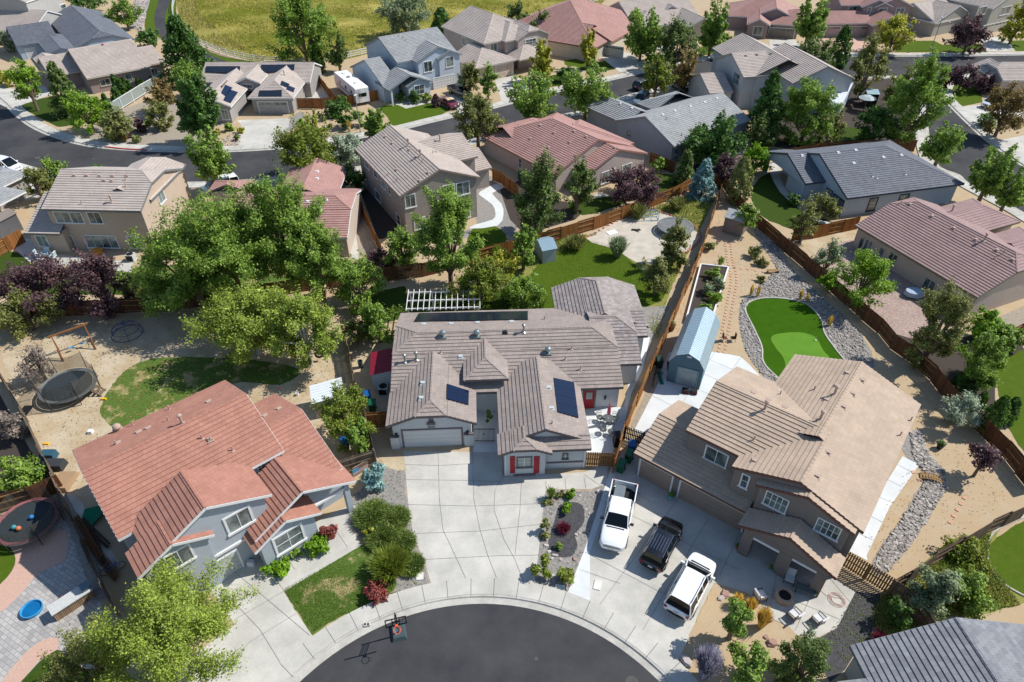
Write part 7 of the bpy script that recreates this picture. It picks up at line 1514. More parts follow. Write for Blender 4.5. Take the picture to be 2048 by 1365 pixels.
for i, (dx, dy, c, n) in enumerate(((.3, .2, (40,120,180), 'blue ball on the rose-rimmed trampoline, the largest one'), (-.5, -.7, (70,150,160), 'teal ball near the front rim of the trampoline'), (-.1, -.8, (206,120,80), 'orange ball near the front rim of the trampoline'))):
    m = MB(); R_ = .18; m.lathe(o+V(dx, dy, .9), [(R_*sin(pi*k/8)+.001, R_-R_*cos(pi*k/8)) for k in range(9)], 14, cap0=False, cap1=False); tag(m.build('ball', mat('ball%d' % i, c, rough=.4), smooth=True), n, 'ball')
# steps at the net trampoline
A = P(183,785,0); root = thing('wooden_steps', A, 'small wooden steps leading up to the net trampoline', 'steps')
for i in range(4): m = MB(); m.box(A+V(.15+.3*i, -.05*i, .75-.19*i), (.26, .9, .05), -.2); m.build('tread', W_GR, root)
for s in (-1, 1): m = MB(); m.bar(A+V(.0, s*.4, .8), A+V(1.25, s*.4-.2, .08), .05, .14); m.build('stringer', W_GR, root)
# swing set
T1, T2 = P(102,673,2.4), P(168,650,2.4); root = thing('swing_set', (*((T1+T2)/2)[:2], 0), 'wooden A-frame swing set with two blue swings in the play yard', 'swing set'); m = MB(); e = (T2-T1)/np.linalg.norm(T2-T1); m.bar(T1-e*.3, T2+e*.3, .12, .14); m.build('beam', W_OR, root)
nn = V(-e[1], e[0], 0)
for T in (T1, T2):
    for s in (-1, 1): m = MB(); m.bar(T, V(T[0], T[1], 0)+nn*s*1.15, .1); m.build('leg', W_OR, root)
    m = MB(); m.bar(V(T[0], T[1], .12)-nn*1.1, V(T[0], T[1], .12)+nn*1.1, .08); m.build('base_rail', W_BR, root)
for t in (.36, .7):
    q = T1+(T2-T1)*t; m = MB(); m.box((q[0], q[1], .5), (.5, .2, .03), atan2(e[1], e[0])); sw = m.build('swing_seat', mat('swing_blue', (70,160,206)), root); m = MB()
    for s in (-.23, .23): m.tube([q+e*s, V(q[0], q[1], .5)+e*s], .012, 4)
    m.build('chain', DARK, sw)
# dome climber
p = P(255,668,0); root = thing('climbing_dome', p, 'low dark climbing dome in the shade of the big trees', 'climbing frame'); m = MB(); R_ = 1.5
for k in range(1, 4): z = R_*.9*sin(pi/2*k/3.3); rr = R_*cos(pi/2*k/3.3); m.tube([p+V(rr*cos(a), rr*sin(a), z) for a in np.linspace(0, 2*pi, 12, endpoint=False)], .025, 5, closed=True)
m.tube([p+V(R_*cos(a), R_*sin(a), .05) for a in np.linspace(0, 2*pi, 12, endpoint=False)], .03, 5, closed=True)
for i in range(6): a = i*pi/3; m.tube([p+V(R_*cos(a)*cos(pi/2*k/6), R_*sin(a)*cos(pi/2*k/6), R_*.9*sin(pi/2*k/6)) for k in range(7)], .025, 5)
m.build('frame', mat('dome_blue', (60,76,120)), root)
# pergola
c0, c1, c2 = P(812,622,2.5), P(960,618,2.5), P(818,580,2.5); u = (c1-c0); Lu = np.linalg.norm(u); u /= Lu; v = V(-u[1], u[0], 0); Dv = (c2-c0)@v; root = thing('pergola', (c0[0], c0[1], 0), 'white slatted pergola behind the middle house', 'pergola')
for t in (.12, .5, .9): m = MB(); q = c0+v*Dv*t-V(0,0,.12); m.bar(q, q+u*Lu, .08, .16); m.build('beam', WHITE, root)
for i in range(14): m = MB(); q = c0+u*Lu*i/13; m.bar(q, q+v*Dv, .06, .12); m.build('slat', WHITE, root)
for s in (0.02, .33, .66, .98):
    for t in (.12, .9): m = MB(); q = c0+u*Lu*s+v*Dv*t; m.box((q[0], q[1], 1.2), (.13, .13, 2.4), atan2(u[1], u[0])); m.build('post', WHITE, root)
# basketball hoop
p = P(797,1262,0); root = thing('basketball_hoop', p, 'portable basketball hoop standing at the kerb of the cul-de-sac', 'basketball hoop'); f = V(.25, -.95, 0); f /= np.linalg.norm(f); s_ = V(-f[1], f[0], 0)
m = MB(); B0 = p+V(0,0,0); m.hexa([B0+s_*a*.5+f*b for a, b in ((-1,-.5),(1,-.5),(1,.75),(-1,.75))]+[B0+s_*a*.36+f*b+V(0,0,.28) for a, b in ((-1,-.38),(1,-.38),(1,.62),(-1,.62))]); m.build('base', mat('hoop_base', (70,84,88), rough=.5, var=.1), root)
for z0, z1, w in ((.2, 1.6, .1), (1.5, 2.7, .08)): m = MB(); m.tube([p+f*.3+V(0,0,z0), p+f*.3+f*.0+V(0,0,z1)], w/2, 8); m.build('pole', DARK, root)
m = MB(); [m.bar(p+f*.3+V(0,0,a)+s_*.06*k, p+f*.95+V(0,0,a+.35)+s_*.06*k, .035) for a in (2.2, 2.5) for k in (-1, 1)]; m.build('arm', DARK, root)
m = MB(); Bc = p+f*1.0+V(0,0,2.85)
for a, b in ((-1, 1),): m.bar(Bc-s_*.65+V(0,0,.38), Bc+s_*.65+V(0,0,.38), .06, .07); m.bar(Bc-s_*.65-V(0,0,.38), Bc+s_*.65-V(0,0,.38), .06, .07)
for k in (-.63, -.22, .22, .63): m.bar(Bc+s_*k-V(0,0,.38), Bc+s_*k+V(0,0,.38), .07, .05)
m.bar(Bc-s_*.22, Bc+s_*.22, .05, .05); m.build('backboard_frame', DARK, root)
OR = mat('rim_orange', (240,90,50), rough=.4, k=1); m = MB(); rc = Bc+f*.38-V(0,0,.3); m.tube([rc+V(.23*cos(a), .23*sin(a), 0) for a in np.linspace(0, 2*pi, 24, endpoint=False)], .018, 6, closed=True); m.box(Bc+f*.1-V(0,0,.28), (.16, .16, .12)); rm_ = m.build('rim', OR, root)
m = MB(); [m.tube([rc+V(.22*cos(a), .22*sin(a), 0), rc+V(.12*cos(a+.4), .12*sin(a+.4), -.4)], .006, 3) for a in np.linspace(0, 2*pi, 12, endpoint=False)]; m.build('net', WHITE, rm_)
p = P(734,1252,0); m = MB(); m.box(p+V(0,0,.11), (.42, .22, .18), .2); root = thing('cinder_block', p, 'grey cinder block lying in the gutter near the basketball hoop', 'block'); m.build('block', M_CONC, root); [MB().box(p+V(dx, 0, .2), (.12, .14, .03), .2).build('hollow', DARK, root) for dx in (-.1, .1)]
# patio furniture
CUSH = mat('cushion_white', (226,226,226), rough=.9, var=.03, k=.8); FRM = mat('chair_frame', (86,72,64), rough=.5, var=.06)
def chair(label, px, rz, cush=CUSH, frm=FRM, group=None, s=1):
    root = thing('patio_chair', (0, 0, 0), label, 'chair', group)
    m = MB(); m.box((0, 0, .42), (.62, .62, .14)); m.build('seat', cush, root); m = MB(); m.box((0, .32, .72), (.6, .12, .62), rx=-.3); m.build('backrest', cush, root)
    for a in (-1, 1):
        m = MB(); m.bar((a*.35, -.32, .62), (a*.35, .34, .66), .05, .04); m.build('armrest', frm, root)
        for b in (-1, 1): m = MB(); m.bar((a*.33, b*.3, 0), (a*.35, b*.3, .62), .04); m.build('leg', frm, root)
    m = MB(); m.box((0, 0, .33), (.66, .66, .04)); m.build('frame', frm, root)
    p = P(*px, .5); return place(root, (p[0], p[1], .03), rz, s=(s, s, s))
PG = 'patio chairs round the fire pit'
chair('white cushioned chair under the porch, beside the small table', (1580,1155), 2.7+pi, group=PG); chair('white cushioned chair left of the fire pit', (1522,1190), pi/2+.3, group=PG); chair('white cushioned chair right below the fire pit, nearer the granite', (1590,1228), pi+.55, group=PG); chair('white cushioned chair furthest right, beside the dark gravel', (1638,1237), pi+.5, group=PG)
p = P(1567,1197,0); root = thing('fire_pit', p, 'round tan stone fire pit on the front patio', 'fire pit'); m = MB(); m.lathe(p, [(.62, 0), (.62, .45), (.42, .45), (.42, .3)], 28, cap0=False, cap1=False); m.build('stone_ring', mat('pit_stone', (196,170,148), var=.12, scale=6, bump=.4), root); m = MB(); m.lathe(p+V(0,0,.3), [(.01, 0), (.42, 0), (.42, .02)], 24, cap1=False); m.build('fire_bowl', DARK, root)
p = P(1612,1178,.5); root = thing('patio_table', (p[0], p[1], 0), 'low slatted table with plants beside the porch column', 'table'); m = MB(); m.box((p[0], p[1], .5), (1.3, .6, .05), -.45); m.build('tabletop', mat('table_grey', (110,116,112)), root)
for a in (-1, 1):
    for b in (-1, 1): m = MB(); ca, sa = cos(-.45), sin(-.45); x, y = a*.58, b*.24; m.bar((p[0]+x*ca-y*sa, p[1]+x*sa+y*ca, 0), (p[0]+x*ca-y*sa, p[1]+x*sa+y*ca, .5), .04); m.build('leg', DARK, root)
def pot(label, px, r, m_, leaf='mid', h=None):
    p = P(*px, 0); h = h or r*1.6; root = thing('plant_pot', p, label, 'plant pot'); m = MB(); m.lathe(p, [(r*.65, 0), (r, h*.9), (r*1.08, h), (r*.85, h)], 14); m.build('pot', m_, root)
    n = 160; c = sph(n)*r*1.1*np.array([1, 1, .8])*RNG.uniform(.3, 1, (n, 1)); c[:, 2] += h+r*.5; leaves('foliage', c, sph(n)+V(0,0,.5), .07, LM[leaf], root)
TEAL = mat('pot_teal', (120,180,190), rough=.3, var=.05); TERRA = mat('pot_terracotta', (176,110,80), var=.08)
pot('teal glazed pot with a plant between the garage doors', (1341,998), .25, TEAL); pot('terracotta pot at the foot of the left porch column', (1475,1098), .2, TERRA); pot('blue pot at the foot of the middle porch column', (1542,1142), .2, TEAL); pot('leafy pot at the right porch column', (1627,1188), .26, TEAL)
for i, (x, y, d) in enumerate(((1403,502,'first pot along the long fence, counted from the top'),(1398,515,'second pot along the long fence, counted from the top'),(1393,523,'third pot along the long fence, with a cactus'),(1380,563,'dark pot along the long fence, upper of three'),(1376,570,'dark pot along the long fence, middle of three'),(1371,580,'dark pot along the long fence, lower of three'))): pot(d, (x, y), .22, TERRA if i < 3 else DARK, 'olive')
pot('round brown urn by the long fence, above the shed', (1342,661), .38, mat('urn_brown', (120,74,60), rough=.4), 'olive', .7); pot('dark pot in the river-rock edge of the right yard', (1878,897), .3, DARK, 'dark', .5)
# hose
p = P(1673,1200,0); m = MB(); m.tube([p+V((.22+.05*(t/6.28))*cos(t)*1.4, (.22+.05*(t/6.28))*sin(t)*1.4, .04+.012*t/6.28) for t in np.linspace(0, 6.28*4, 90)]+[p+V(-.6, .3, .04), p+V(-.9, .7, .04), P(1650,1172,.05)], .014, 6); o = m.build('garden_hose', mat('hose_pink', (206,166,158), rough=.4)); tag(o, 'coiled pinkish garden hose on the concrete patio', 'hose')
# wire patio set and umbrella by the middle house
p = P(1215,848,0); root = thing('wire_patio_table', p, 'round wire mesh table under the folded pink umbrella', 'table'); WIRE = mat('wire_grey', (96,100,100), rough=.5)
m = MB(); m.lathe(p+V(0,0,.7), [(.05, 0), (.5, 0), (.5, .02)], 20, cap0=False, cap1=False); m.build('tabletop', WIRE, root)
for a in range(4): m = MB(); m.bar(p+V(.3*cos(a*pi/2), .3*sin(a*pi/2), .7), p+V(.42*cos(a*pi/2), .42*sin(a*pi/2), 0), .03); m.build('leg', WIRE, root)
root = thing('folded_umbrella', p, 'folded pink patio umbrella in the middle of the wire table', 'umbrella'); m = MB(); m.tube([p+V(0,0,.72), p+V(0,0,2.5)], .025, 6); m.build('pole', WHITE, root); m = MB(); m.lathe(p+V(0,0,1.2), [(.14, 0), (.17, .15), (.14, .7), (.07, 1.15), (.02, 1.35)], 10); m.build('canopy', mat('umbrella_pink', (206,110,126), var=.08), root)
def wirechair(label, px, rz, group):
    root = thing('wire_chair', (0, 0, 0), label, 'chair', group); m = MB(); m.lathe((0, 0, .42), [(.04, 0), (.3, 0), (.32, .04)], 16, cap0=False, cap1=False); m.build('seat', WIRE, root)
    m = MB(); n = 9
    for i in range(n): a = pi*.1+pi*.8*i/(n-1); m.tube([(.3*cos(a), .3*sin(a), .44), (.36*cos(a), .38*sin(a), .66), (.38*cos(a), .4*sin(a), .88)], .012, 4)
    for z, q in ((.66, .37), (.88, .39)): m.tube([(q*cos(a), q*sin(a)*1.03, z) for a in np.linspace(pi*.1, pi*.9, 10)], .018, 5)
    m.build('backrest', WIRE, root)
    for i in range(4): a = pi/4+i*pi/2; m = MB(); m.bar((.2*cos(a), .2*sin(a), .42), (.28*cos(a), .28*sin(a), 0), .025); m.build('leg', WIRE, root)
    p = P(*px, .3); place(root, (p[0], p[1], .03), rz)
for px, rz, d in (((1200,838), .9, 'wire mesh chair left of the folded umbrella'), ((1228,840), -.9, 'wire mesh chair right of the folded umbrella'), ((1206,862), 2.4, 'wire mesh chair in front of the folded umbrella'), ((1222,866), pi+.6, 'wire mesh chair nearest the covered grill')): wirechair(d, px, rz, 'wire chairs round the umbrella table')
p = P(1233,887,0); m = MB(); m.hexa([p+V(-.3,-.5,0),p+V(.3,-.5,0),p+V(.3,.5,0),p+V(-.3,.5,0),p+V(-.22,-.42,1.1),p+V(.25,-.42,1.15),p+V(.25,.45,1.1),p+V(-.22,.45,1.0)]); o = m.build('covered_grill', mat('cover_black', (28,28,32), rough=.5, var=.2, scale=4, bump=.4)); tag(o, 'black covered grill beside the long fence', 'grill')
# stone outdoor counter, paddling pool, etc. (bottom left)
A, B = P(100,1222,.9), P(178,1172,.9); d = (B-A)/np.linalg.norm(B-A); root = thing('outdoor_counter', (*((A+B)/2)[:2], 0), 'stone-faced outdoor counter with pale top on the paver patio', 'counter'); n = V(-d[1], d[0], 0); L = np.linalg.norm(B-A)
c = V(*((A+B)/2)[:2], 0)-n*0; m = MB(); m.box(c+V(0,0,.42), (L, .75, .84), atan2(d[1], d[0])); m.build('stone_base', brickmat('ledge_stone', (190,160,128), (150,122,98), (96,80,66), .3, .08, coord='P', k=.7), root); m = MB(); m.box(c+V(0,0,.88), (L+.12, .95, .08), atan2(d[1], d[0])); m.build('countertop', mat('granite_top', (196,198,196), var=.1, scale=8), root)
m = MB(); m.box(c+d*L*.42+V(0,0,1.05), (.6, .6, .28), atan2(d[1], d[0])); m.build('grill', mat('grill_steel', (110,130,140), rough=.3, metal=.5), root)
p = P(66,1222,0); root = thing('paddling_pool', p, 'round blue plastic paddling pool on the pavers', 'paddling pool'); m = MB(); m.lathe(p, [(.62, 0), (.68, .3), (.63, .3), (.58, .05)], 28, cap0=True, cap1=False); m.build('pool_wall', mat('pool_blue', (70,160,210), rough=.4, k=.9), root); m = MB(); m.lathe(p+V(0,0,.16), [(.01, 0), (.63, 0)], 28, cap0=False, cap1=False); m.build('water', mat('pool_water', (20,110,170), rough=.05, k=.8), root)
p = P(128,1203,0); root = thing('toy_slide', p, 'small red plastic toy by the outdoor counter', 'toy'); m = MB(); m.hexa([p+V(-.4,-.2,0),p+V(.4,-.2,0),p+V(.4,.2,0),p+V(-.4,.2,0),p+V(-.1,-.15,.4),p+V(.3,-.15,.35),p+V(.3,.15,.35),p+V(-.1,.15,.4)]); m.build('toy_body', mat('toy_red', (190,40,60), rough=.4), root); m = MB(); m.tube([p+V(-.3,-.24,.1), p+V(-.3,.24,.1)], .1, 10); m.build('wheel', DARK, root)
# planter box
q = [P(1402,528,0.4), P(1457,534,0.4), P(1418,655,0.4), P(1372,640,0.4)]; root = thing('raised_planter', (*q[0][:2], 0), 'long white raised planter box full of vegetables', 'planter'); 
for a, b in ((0, 1), (1, 2), (2, 3), (3, 0)): m = MB(); A = q[a]*V(1,1,0); B = q[b]*V(1,1,0); m.bar(A+V(0,0,.2), B+V(0,0,.2), .16, .45); m.build('planter_wall', WHITE, root)
m = MB(); m.poly([V(p[0], p[1], .3) for p in q]); m.build('soil', M_MULCH, root)
for i, (x, y) in enumerate(((1428,548),(1440,566),(1430,596),(1410,618),(1418,578),(1402,638))): plant('shrub', ['mid','grey','bright'][i % 3], (x-15, y-13, x+15, y+13), .25, ['low green herbs by the far planter wall','grey-green herbs at the right planter wall','bright leafy greens at the right planter wall','green beans near the blue shed','pale herbs in the centre of the planter','bright tomatoes at the near planter end'][i], name='vegetable_plant')
# wooden bridge, rocks
p = P(1862,958,0); root = thing('garden_bridge', p, 'small arched wooden bridge over the dry creek', 'bridge'); e = V(.93, -.35, 0); e /= np.linalg.norm(e); n = V(-e[1], e[0], 0)
for i in range(9): t = (i-4)/4; m = MB(); m.box(p+e*t*.75+V(0,0,.28-.18*t*t), (.15, .7, .03), atan2(e[1], e[0])); m.build('plank', W_PL, root)
for s in (-1, 1): m = MB(); m.tube([p+e*t*.8+n*s*.36+V(0,0,.5-.2*t*t) for t in np.linspace(-1, 1, 9)], .03, 6); m.build('rail', W_PL, root)
def rockmesh(m, c, s, rnd):
    a = rnd.uniform(0, pi); sx, sy, sz = s*rnd.uniform(.7, 1.2), s*rnd.uniform(.5, .9), s*rnd.uniform(.35, .6); i0 = len(m.v); ca, sa = cos(a), sin(a)
    for z, k in ((-.6, .7), (0, 1), (.65, .7)):
        for t in range(6): an = t*pi/3+z; q = k*rnd.uniform(.8, 1.15); x, y = sx*q*cos(an), sy*q*sin(an); m.v.append((c[0]+x*ca-y*sa, c[1]+x*sa+y*ca, c[2]+z*sz))
    for j in range(2):
        for t in range(6): t2 = (t+1) % 6; m.f.append((i0+j*6+t, i0+j*6+t2, i0+(j+1)*6+t2, i0+(j+1)*6+t)); m.m.append(0)
    m.f.append(tuple(i0+12+t for t in range(6))); m.m.append(0)
ROCK = mat('river_rock', (200,192,182), rgb2=(146,140,136), var=.12, scale=3, island=.45, k=.74, rough=.8); ROCKW = mat('white_rock', (214,206,200), rgb2=(186,170,164), var=.1, scale=3, island=.2, k=.75); LAVA = mat('lava_rock', (84,82,84), var=.2, scale=6, island=.3, k=.6)
def inside(pt, poly):
    x, y = pt; c = False; j = len(poly)-1
    for i in range(len(poly)):
        if (poly[i][1] > y) != (poly[j][1] > y) and x < (poly[j][0]-poly[i][0])*(y-poly[i][1])/(poly[j][1]-poly[i][1]+1e-12)+poly[i][0]: c = not c
        j = i
    return c
def rocks(name, px, n, s0, s1, m_, label, holes=()):
    pts = [P(x, y, 0)[:2] for x, y in px]; hs = [[P(x, y, 0)[:2] for x, y in h] for h in holes]; a = np.min(pts, 0); b = np.max(pts, 0); m = MB(); rnd = random.Random(len(name)+n); k = 0; tries = 0
    while k < n and tries < n*8:
        tries += 1; q = (rnd.uniform(a[0], b[0]), rnd.uniform(a[1], b[1]))
        if not inside(q, pts) or any(inside(q, h) for h in hs): continue
        s = rnd.uniform(s0, s1)*rnd.choice((.7, 1, 1, 1.25)); rockmesh(m, (q[0], q[1], s*rnd.uniform(.1, .5)), s, rnd); k += 1
    o = m.build(name, m_); tag(o, label, 'rocks', kind='stuff')
rocks('creek_stones', [(1820,865),(1840,862),(1855,905),(1888,945),(1888,980),(1860,1030),(1820,1090),(1770,1150),(1742,1138),(1765,1095),(1805,1040),(1838,990),(1855,950),(1825,915)], 2600, .08, .18, ROCK, 'rounded grey stones filling the dry creek bed')
GO = [(1490,622),(1500,604),(1530,596),(1575,598),(1617,610),(1643,640),(1652,668),(1673,700),(1694,730),(1680,775),(1600,795),(1550,754),(1525,727),(1522,697),(1507,660)]
rocks('river_stones', [(1500,450),(1525,455),(1560,500),(1590,545),(1650,600),(1720,665),(1745,725),(1700,735),(1560,770),(1520,745),(1490,700),(1478,640),(1485,600),(1520,570),(1555,540),(1530,500)], 4200, .07, .15, ROCK, 'pale river stones spread around the putting green', [GO])
rocks('bank_stones', [(262,45),(270,2),(300,2),(294,20),(289,42),(284,64),(268,58),(258,62)], 1100, .15, .35, ROCKW, 'white rocks on the bank beside the footpath')
rocks('verge_stones', [(1095,985),(1184,982),(1212,960),(1195,1015),(1168,1100),(1135,1185),(1072,1172),(1085,1090),(1090,1030)], 1500, .03, .07, ROCK, 'pale pebbles filling the planting bed', [[(1118,1012),(1140,1005),(1165,1012),(1168,1045),(1150,1070),(1155,1090),(1145,1112),(1120,1115),(1096,1105),(1100,1070),(1110,1040)]])
rocks('solar_house_stones', [(447,280),(470,262),(484,270),(478,292),(450,294)], 160, .08, .2, ROCKW, 'pale rocks in the bed beside the solar house driveway')
for i, (x, y, s, c) in enumerate(((1092,1092,.2,0),(1098,1104,.16,0),(1110,1112,.24,1),(1104,1118,.16,0),(1121,1120,.18,1),(1149,1120,.2,2),(1152,1070,.16,1),(1160,1068,.14,1),(1172,1020,.18,1),(1178,1028,.14,1),(1106,1152,.16,0),(1098,1166,.16,1),(1094,1172,.13,0),(1140,1171,.14,2),(1198,985,.3,1),(1160,992,.16,0),(1108,1002,.16,2),(1450,1190,.34,2),(1442,1197,.3,1),(1372,1325,.5,1),(1544,1288,.4,2),(1370,1218,.3,0) if False else (1532,1275,.22,2))):
    m = MB(); p = P(x, y, 0); rockmesh(m, (p[0], p[1], s*.3), s, random.Random(i)); o = m.build('boulder', [M_CONC, ROCKW, mat('rock_rose', (170,136,124), var=.15, scale=4)][c])
    if x > 1400 or s > .3: tag(o, {1450:'rosy boulder behind the white SUV',1442:'pale boulder touching the rosy one',1372:'big white boulder beside the lavender sage',1544:'dark rosy boulder near the dwarf pine',1532:'small rosy rock beside the dark rosy boulder'}[x], 'boulder')
    else: tag(o, 'small landscape rock in the planting bed between the two driveways', 'rock', group='landscape rocks in the planting bed')
# street things
def lamp(label, base, h, rz=0):
    p = P(*base, 0); root = thing('street_lamp', p, label, 'street lamp'); m = MB(); m.tube([p, p+V(0,0,h)], .07, 8); m.build('pole', mat('pole_grey', (150,150,150)), root); m = MB(); m.box(p+V(.0,.0,h+.06), (.35, .7, .12), rz); m.build('lamp_head', mat('lamp_white', (206,208,210)), root); m = MB(); m.lathe(p, [(.16, 0), (.14, .3), (.08, .4)], 10); m.build('base', mat('pole_grey', (150,150,150)), root)
lamp('grey street lamp on the granite bed near the travel trailer', (721,266), 6.0); lamp('grey street lamp on the lawn at the top right', (1861,101), 6.5)
p = P(1892,172,0); root = thing('stop_sign', p, 'red octagonal stop sign with green street name plates at the corner', 'sign'); m = MB(); m.tube([p, p+V(0,0,3.1)], .04, 6); m.build('post', GALV, root); m = MB(); q = p+V(0,-.05,2.25); pts = [q+V(.38*cos(pi/8+k*pi/4), 0, .38*sin(pi/8+k*pi/4)) for k in range(8)]; m.poly(pts); m.poly([x+V(0,.02,0) for x in pts][::-1]); sg = m.build('sign_face', mat('stop_red', (180,30,50), rough=.4), root)
text('lettering', 'STOP', .26, WHITE, tuple(V(0,-.06,2.16)), (pi/2, 0, 0), sg); m = MB(); m.box(p+V(0,0,3.0), (.9, .03, .2)); m.box(p+V(0,0,2.8), (.03, .8, .18)); m.build('street_name_plate', mat('street_green', (10,120,90)), root)
p = P(250,282,0); root = thing('fire_hydrant', p, 'red fire hydrant beside the curved pavement', 'fire hydrant'); HR = mat('hydrant_red', (206,30,44), rough=.4, k=1)
m = MB(); m.lathe(p, [(.17, 0), (.17, .06), (.12, .08), (.12, .6), (.16, .62), (.16, .68), (.1, .8), (.03, .86)], 12); m.build('barrel', HR, root)
for s in (-1, 1): m = MB(); m.tube([p+V(s*.1, 0, .45), p+V(s*.24, 0, .45)], .06, 8); m.build('outlet_cap', HR, root)
# manhole covers & utility lids
for x, y, r, d in ((1072,1318,.12,'small round survey cap in the cul-de-sac asphalt'), (1264,1365,.4,'manhole cover at the bottom edge of the cul-de-sac'), (1940,340,.35,'manhole cover in the side street'), (75,316,.4,'pale round cover in the curving street'), (187,318,.25,'small round cover in the curving street')):
    p = P(x, y, 0); m = MB(); m.lathe(p+V(0,0,.014), [(r, 0), (r*.9, .006), (.02, .006)], 20, cap0=False, cap1=False); tag(m.build('manhole_cover', mat('cover_grey', (108,108,106), k=.55)), d, 'manhole cover')
for x, y, w, l, rz, d in ((1195,1171,.5,.75,-.3,'white utility lid in the right driveway'), (1120,1177,.7,.45,-.25,'pale utility lid at the foot of the planting bed'), (840,1154,.5,.55,.1,'white utility lid beside the driveway junipers'), (711,1028,.4,.3,.5,'small white lid on the gravel by the entry walk')):
    p = P(x, y, 0); m = MB(); m.box(p+V(0,0,.05), (w, l, .06), rz); tag(m.build('utility_box_lid', mat('lid_white', (230,228,220), k=.8)), d, 'utility lid')
# odds and ends
def bike(label, px, rz, col, s=1):
    root = thing('bicycle', (0, 0, 0), label, 'bicycle'); 
    for x in (-.5, .5): m = MB(); m.tube([(x+.33*cos(a), 0, .33+.33*sin(a)) for a in np.linspace(0, 2*pi, 20, endpoint=False)], .022, 5, closed=True); m.build('wheel', TYRE, root)
    m = MB(); 
    for a, b in (((-.5,0,.33),(-.1,0,.33)), ((-.1,0,.33),(-.2,0,.85)), ((-.5,0,.33),(-.18,0,.75)), ((-.1,0,.33),(.35,0,.75)), ((-.18,0,.75),(.35,0,.78)), ((.5,0,.33),(.33,0,.95))): m.tube([a, b], .022, 5)
    m.build('frame', col, root); m = MB(); m.box((-.2, 0, .9), (.26, .14, .05)); m.build('saddle', DARK, root); m = MB(); m.tube([(.3, -.28, .98), (.34, 0, .95), (.3, .28, .98)], .018, 5); m.build('handlebar', DARK, root); p = P(*px, .4); place(root, (p[0], p[1], .02), rz, s=(s, s, s))
bike('black bicycle leaning by the blue barn shed, upper one', (1311,748), 1.2, DARK); bike('dark bicycle beside the long fence, lower one', (1307,760), 1.35, mat('bike_grey', (70,74,80)))
bike('blue bicycle lying among the timber by the left fence', (225,1137), .6, mat('bike_blue', (40,120,200)))
p = P(1321,757,0); m = MB(); m.hexa([p+V(-.2,-.9,0),p+V(.2,-.9,0),p+V(.2,.9,0),p+V(-.2,.9,0),p+V(-.05,-.7,.3),p+V(.05,-.7,.3),p+V(.05,.8,.3),p+V(-.05,.8,.3)]); tag(m.build('kayak', mat('kayak_teal', (20,120,104), rough=.4)), 'upturned teal kayak beside the blue barn shed', 'kayak')
p = P(1333,746,0); m = MB(); [m.bar(p+V(.12*i, -.9, .1+.12*i), p+V(.12*i+.35, 1.6, .1+.12*i), .1, .08) for i in range(3)]; tag(m.build('timber_stack', W_BR), 'stack of brown timber leaning by the blue shed', 'timber')
for i, (x, y) in enumerate(((1370,785),(1387,787))): p = P(x, y, 0); root = thing('cargo_box', p, ['left black box in front of the blue shed','right black box in front of the blue shed'][i], 'box'); m = MB(); m.box(p+V(0,0,.2), (.6, .45, .4), -.3); m.build('box_body', PLAST, root); m = MB(); m.box(p+V(0,-.22,.25), (.5, .06, .06), -.3); m.build('red_latch', RED, root)
for x, y, w, l, h, c, nm, d, ct in ((595,791,.3,.3,.3,(236,236,236),'white_bucket','white bucket on the play yard dirt','bucket'), (722,735,.5,.5,.8,(60,84,84),'waste_bin','dark round bin by the side fence','bin'), (106,1078-140,.5,.5,.5,(50,96,170),'blue_bin','blue tub by the left fence','tub'), (52,822,.8,1.2,.15,(40,42,42),'black_tray','black tray by the leaning fence','tray'), (208,800,.5,.2,.2,(240,190,40),'toy_truck','yellow toy truck by the trampoline steps','toy'), (182,866,.4,.4,.3,(236,236,240),'white_toy','white toy near the red roof','toy'), (93,889,.5,.2,.15,(240,180,40),'yellow_toy','yellow toy lying on the dirt','toy'), (112,935,1.6,1.0,.6,(60,62,66),'dark_crate','dark crate beside the leaning fence','crate'), (130,968,1.4,2.0,.5,(170,140,110),'cardboard_box','large flattened cardboard box beside the red roof','box'), (100,915,1.2,.8,.6,(50,90,110),'covered_wheelbarrow','dark blue heap by the leaning fence','wheelbarrow'), (1329,831,.25,.25,.12,(30,120,190),'blue_dish','small blue dish on the back patio','dish'), (1332,836,.35,.12,.1,(70,80,84),'garden_tool','small grey tool beside the blue dish','tool'), (503,1131,.5,.35,.5,(226,230,236),'cool_box','white and blue cool box by the garage corner','cool box')):
    p = P(x, y, 0); m = MB(); mm_ = mat('thing_'+nm, c, rough=.5, var=.05)
    if 'bucket' in nm or 'bin' in nm or 'dish' in nm: m.lathe(p, [(w*.4, 0), (w*.5, h), (w*.42, h), (w*.35, .03)], 16, cap1=False)
    else: m.hexa([p+V(-w/2,-l/2,0),p+V(w/2,-l/2,0),p+V(w/2,l/2,0),p+V(-w/2,l/2,0),p+V(-w*.42,-l*.42,h),p+V(w*.45,-l*.42,h),p+V(w*.42,l*.45,h),p+V(-w*.45,l*.42,h)])
    tag(m.build(nm, mm_), d, ct)
for i, (a, b, c) in enumerate((((150,1035),(200,1120),W_BR),((160,1040),(215,1095),W_DK),((170,1080),(230,1160),W_BR),((185,1100),(235,1150),W_GR),((180,1060),(205,1130),W_DK))): A, B = P(*a, .2), P(*b, .3); m = MB(); m.bar(A, B, .2, .08); m.bar(A+V(.2,.1,.1), B+V(.1,.2,.12), .15, .06); tag(m.build('timber_plank', c), ['upper brown plank pair leaning at the left fence','dark plank pair crossing the timber pile','middle brown plank pair of the timber pile','grey weathered plank pair of the timber pile','dark short plank pair of the timber pile'][i], 'timber')
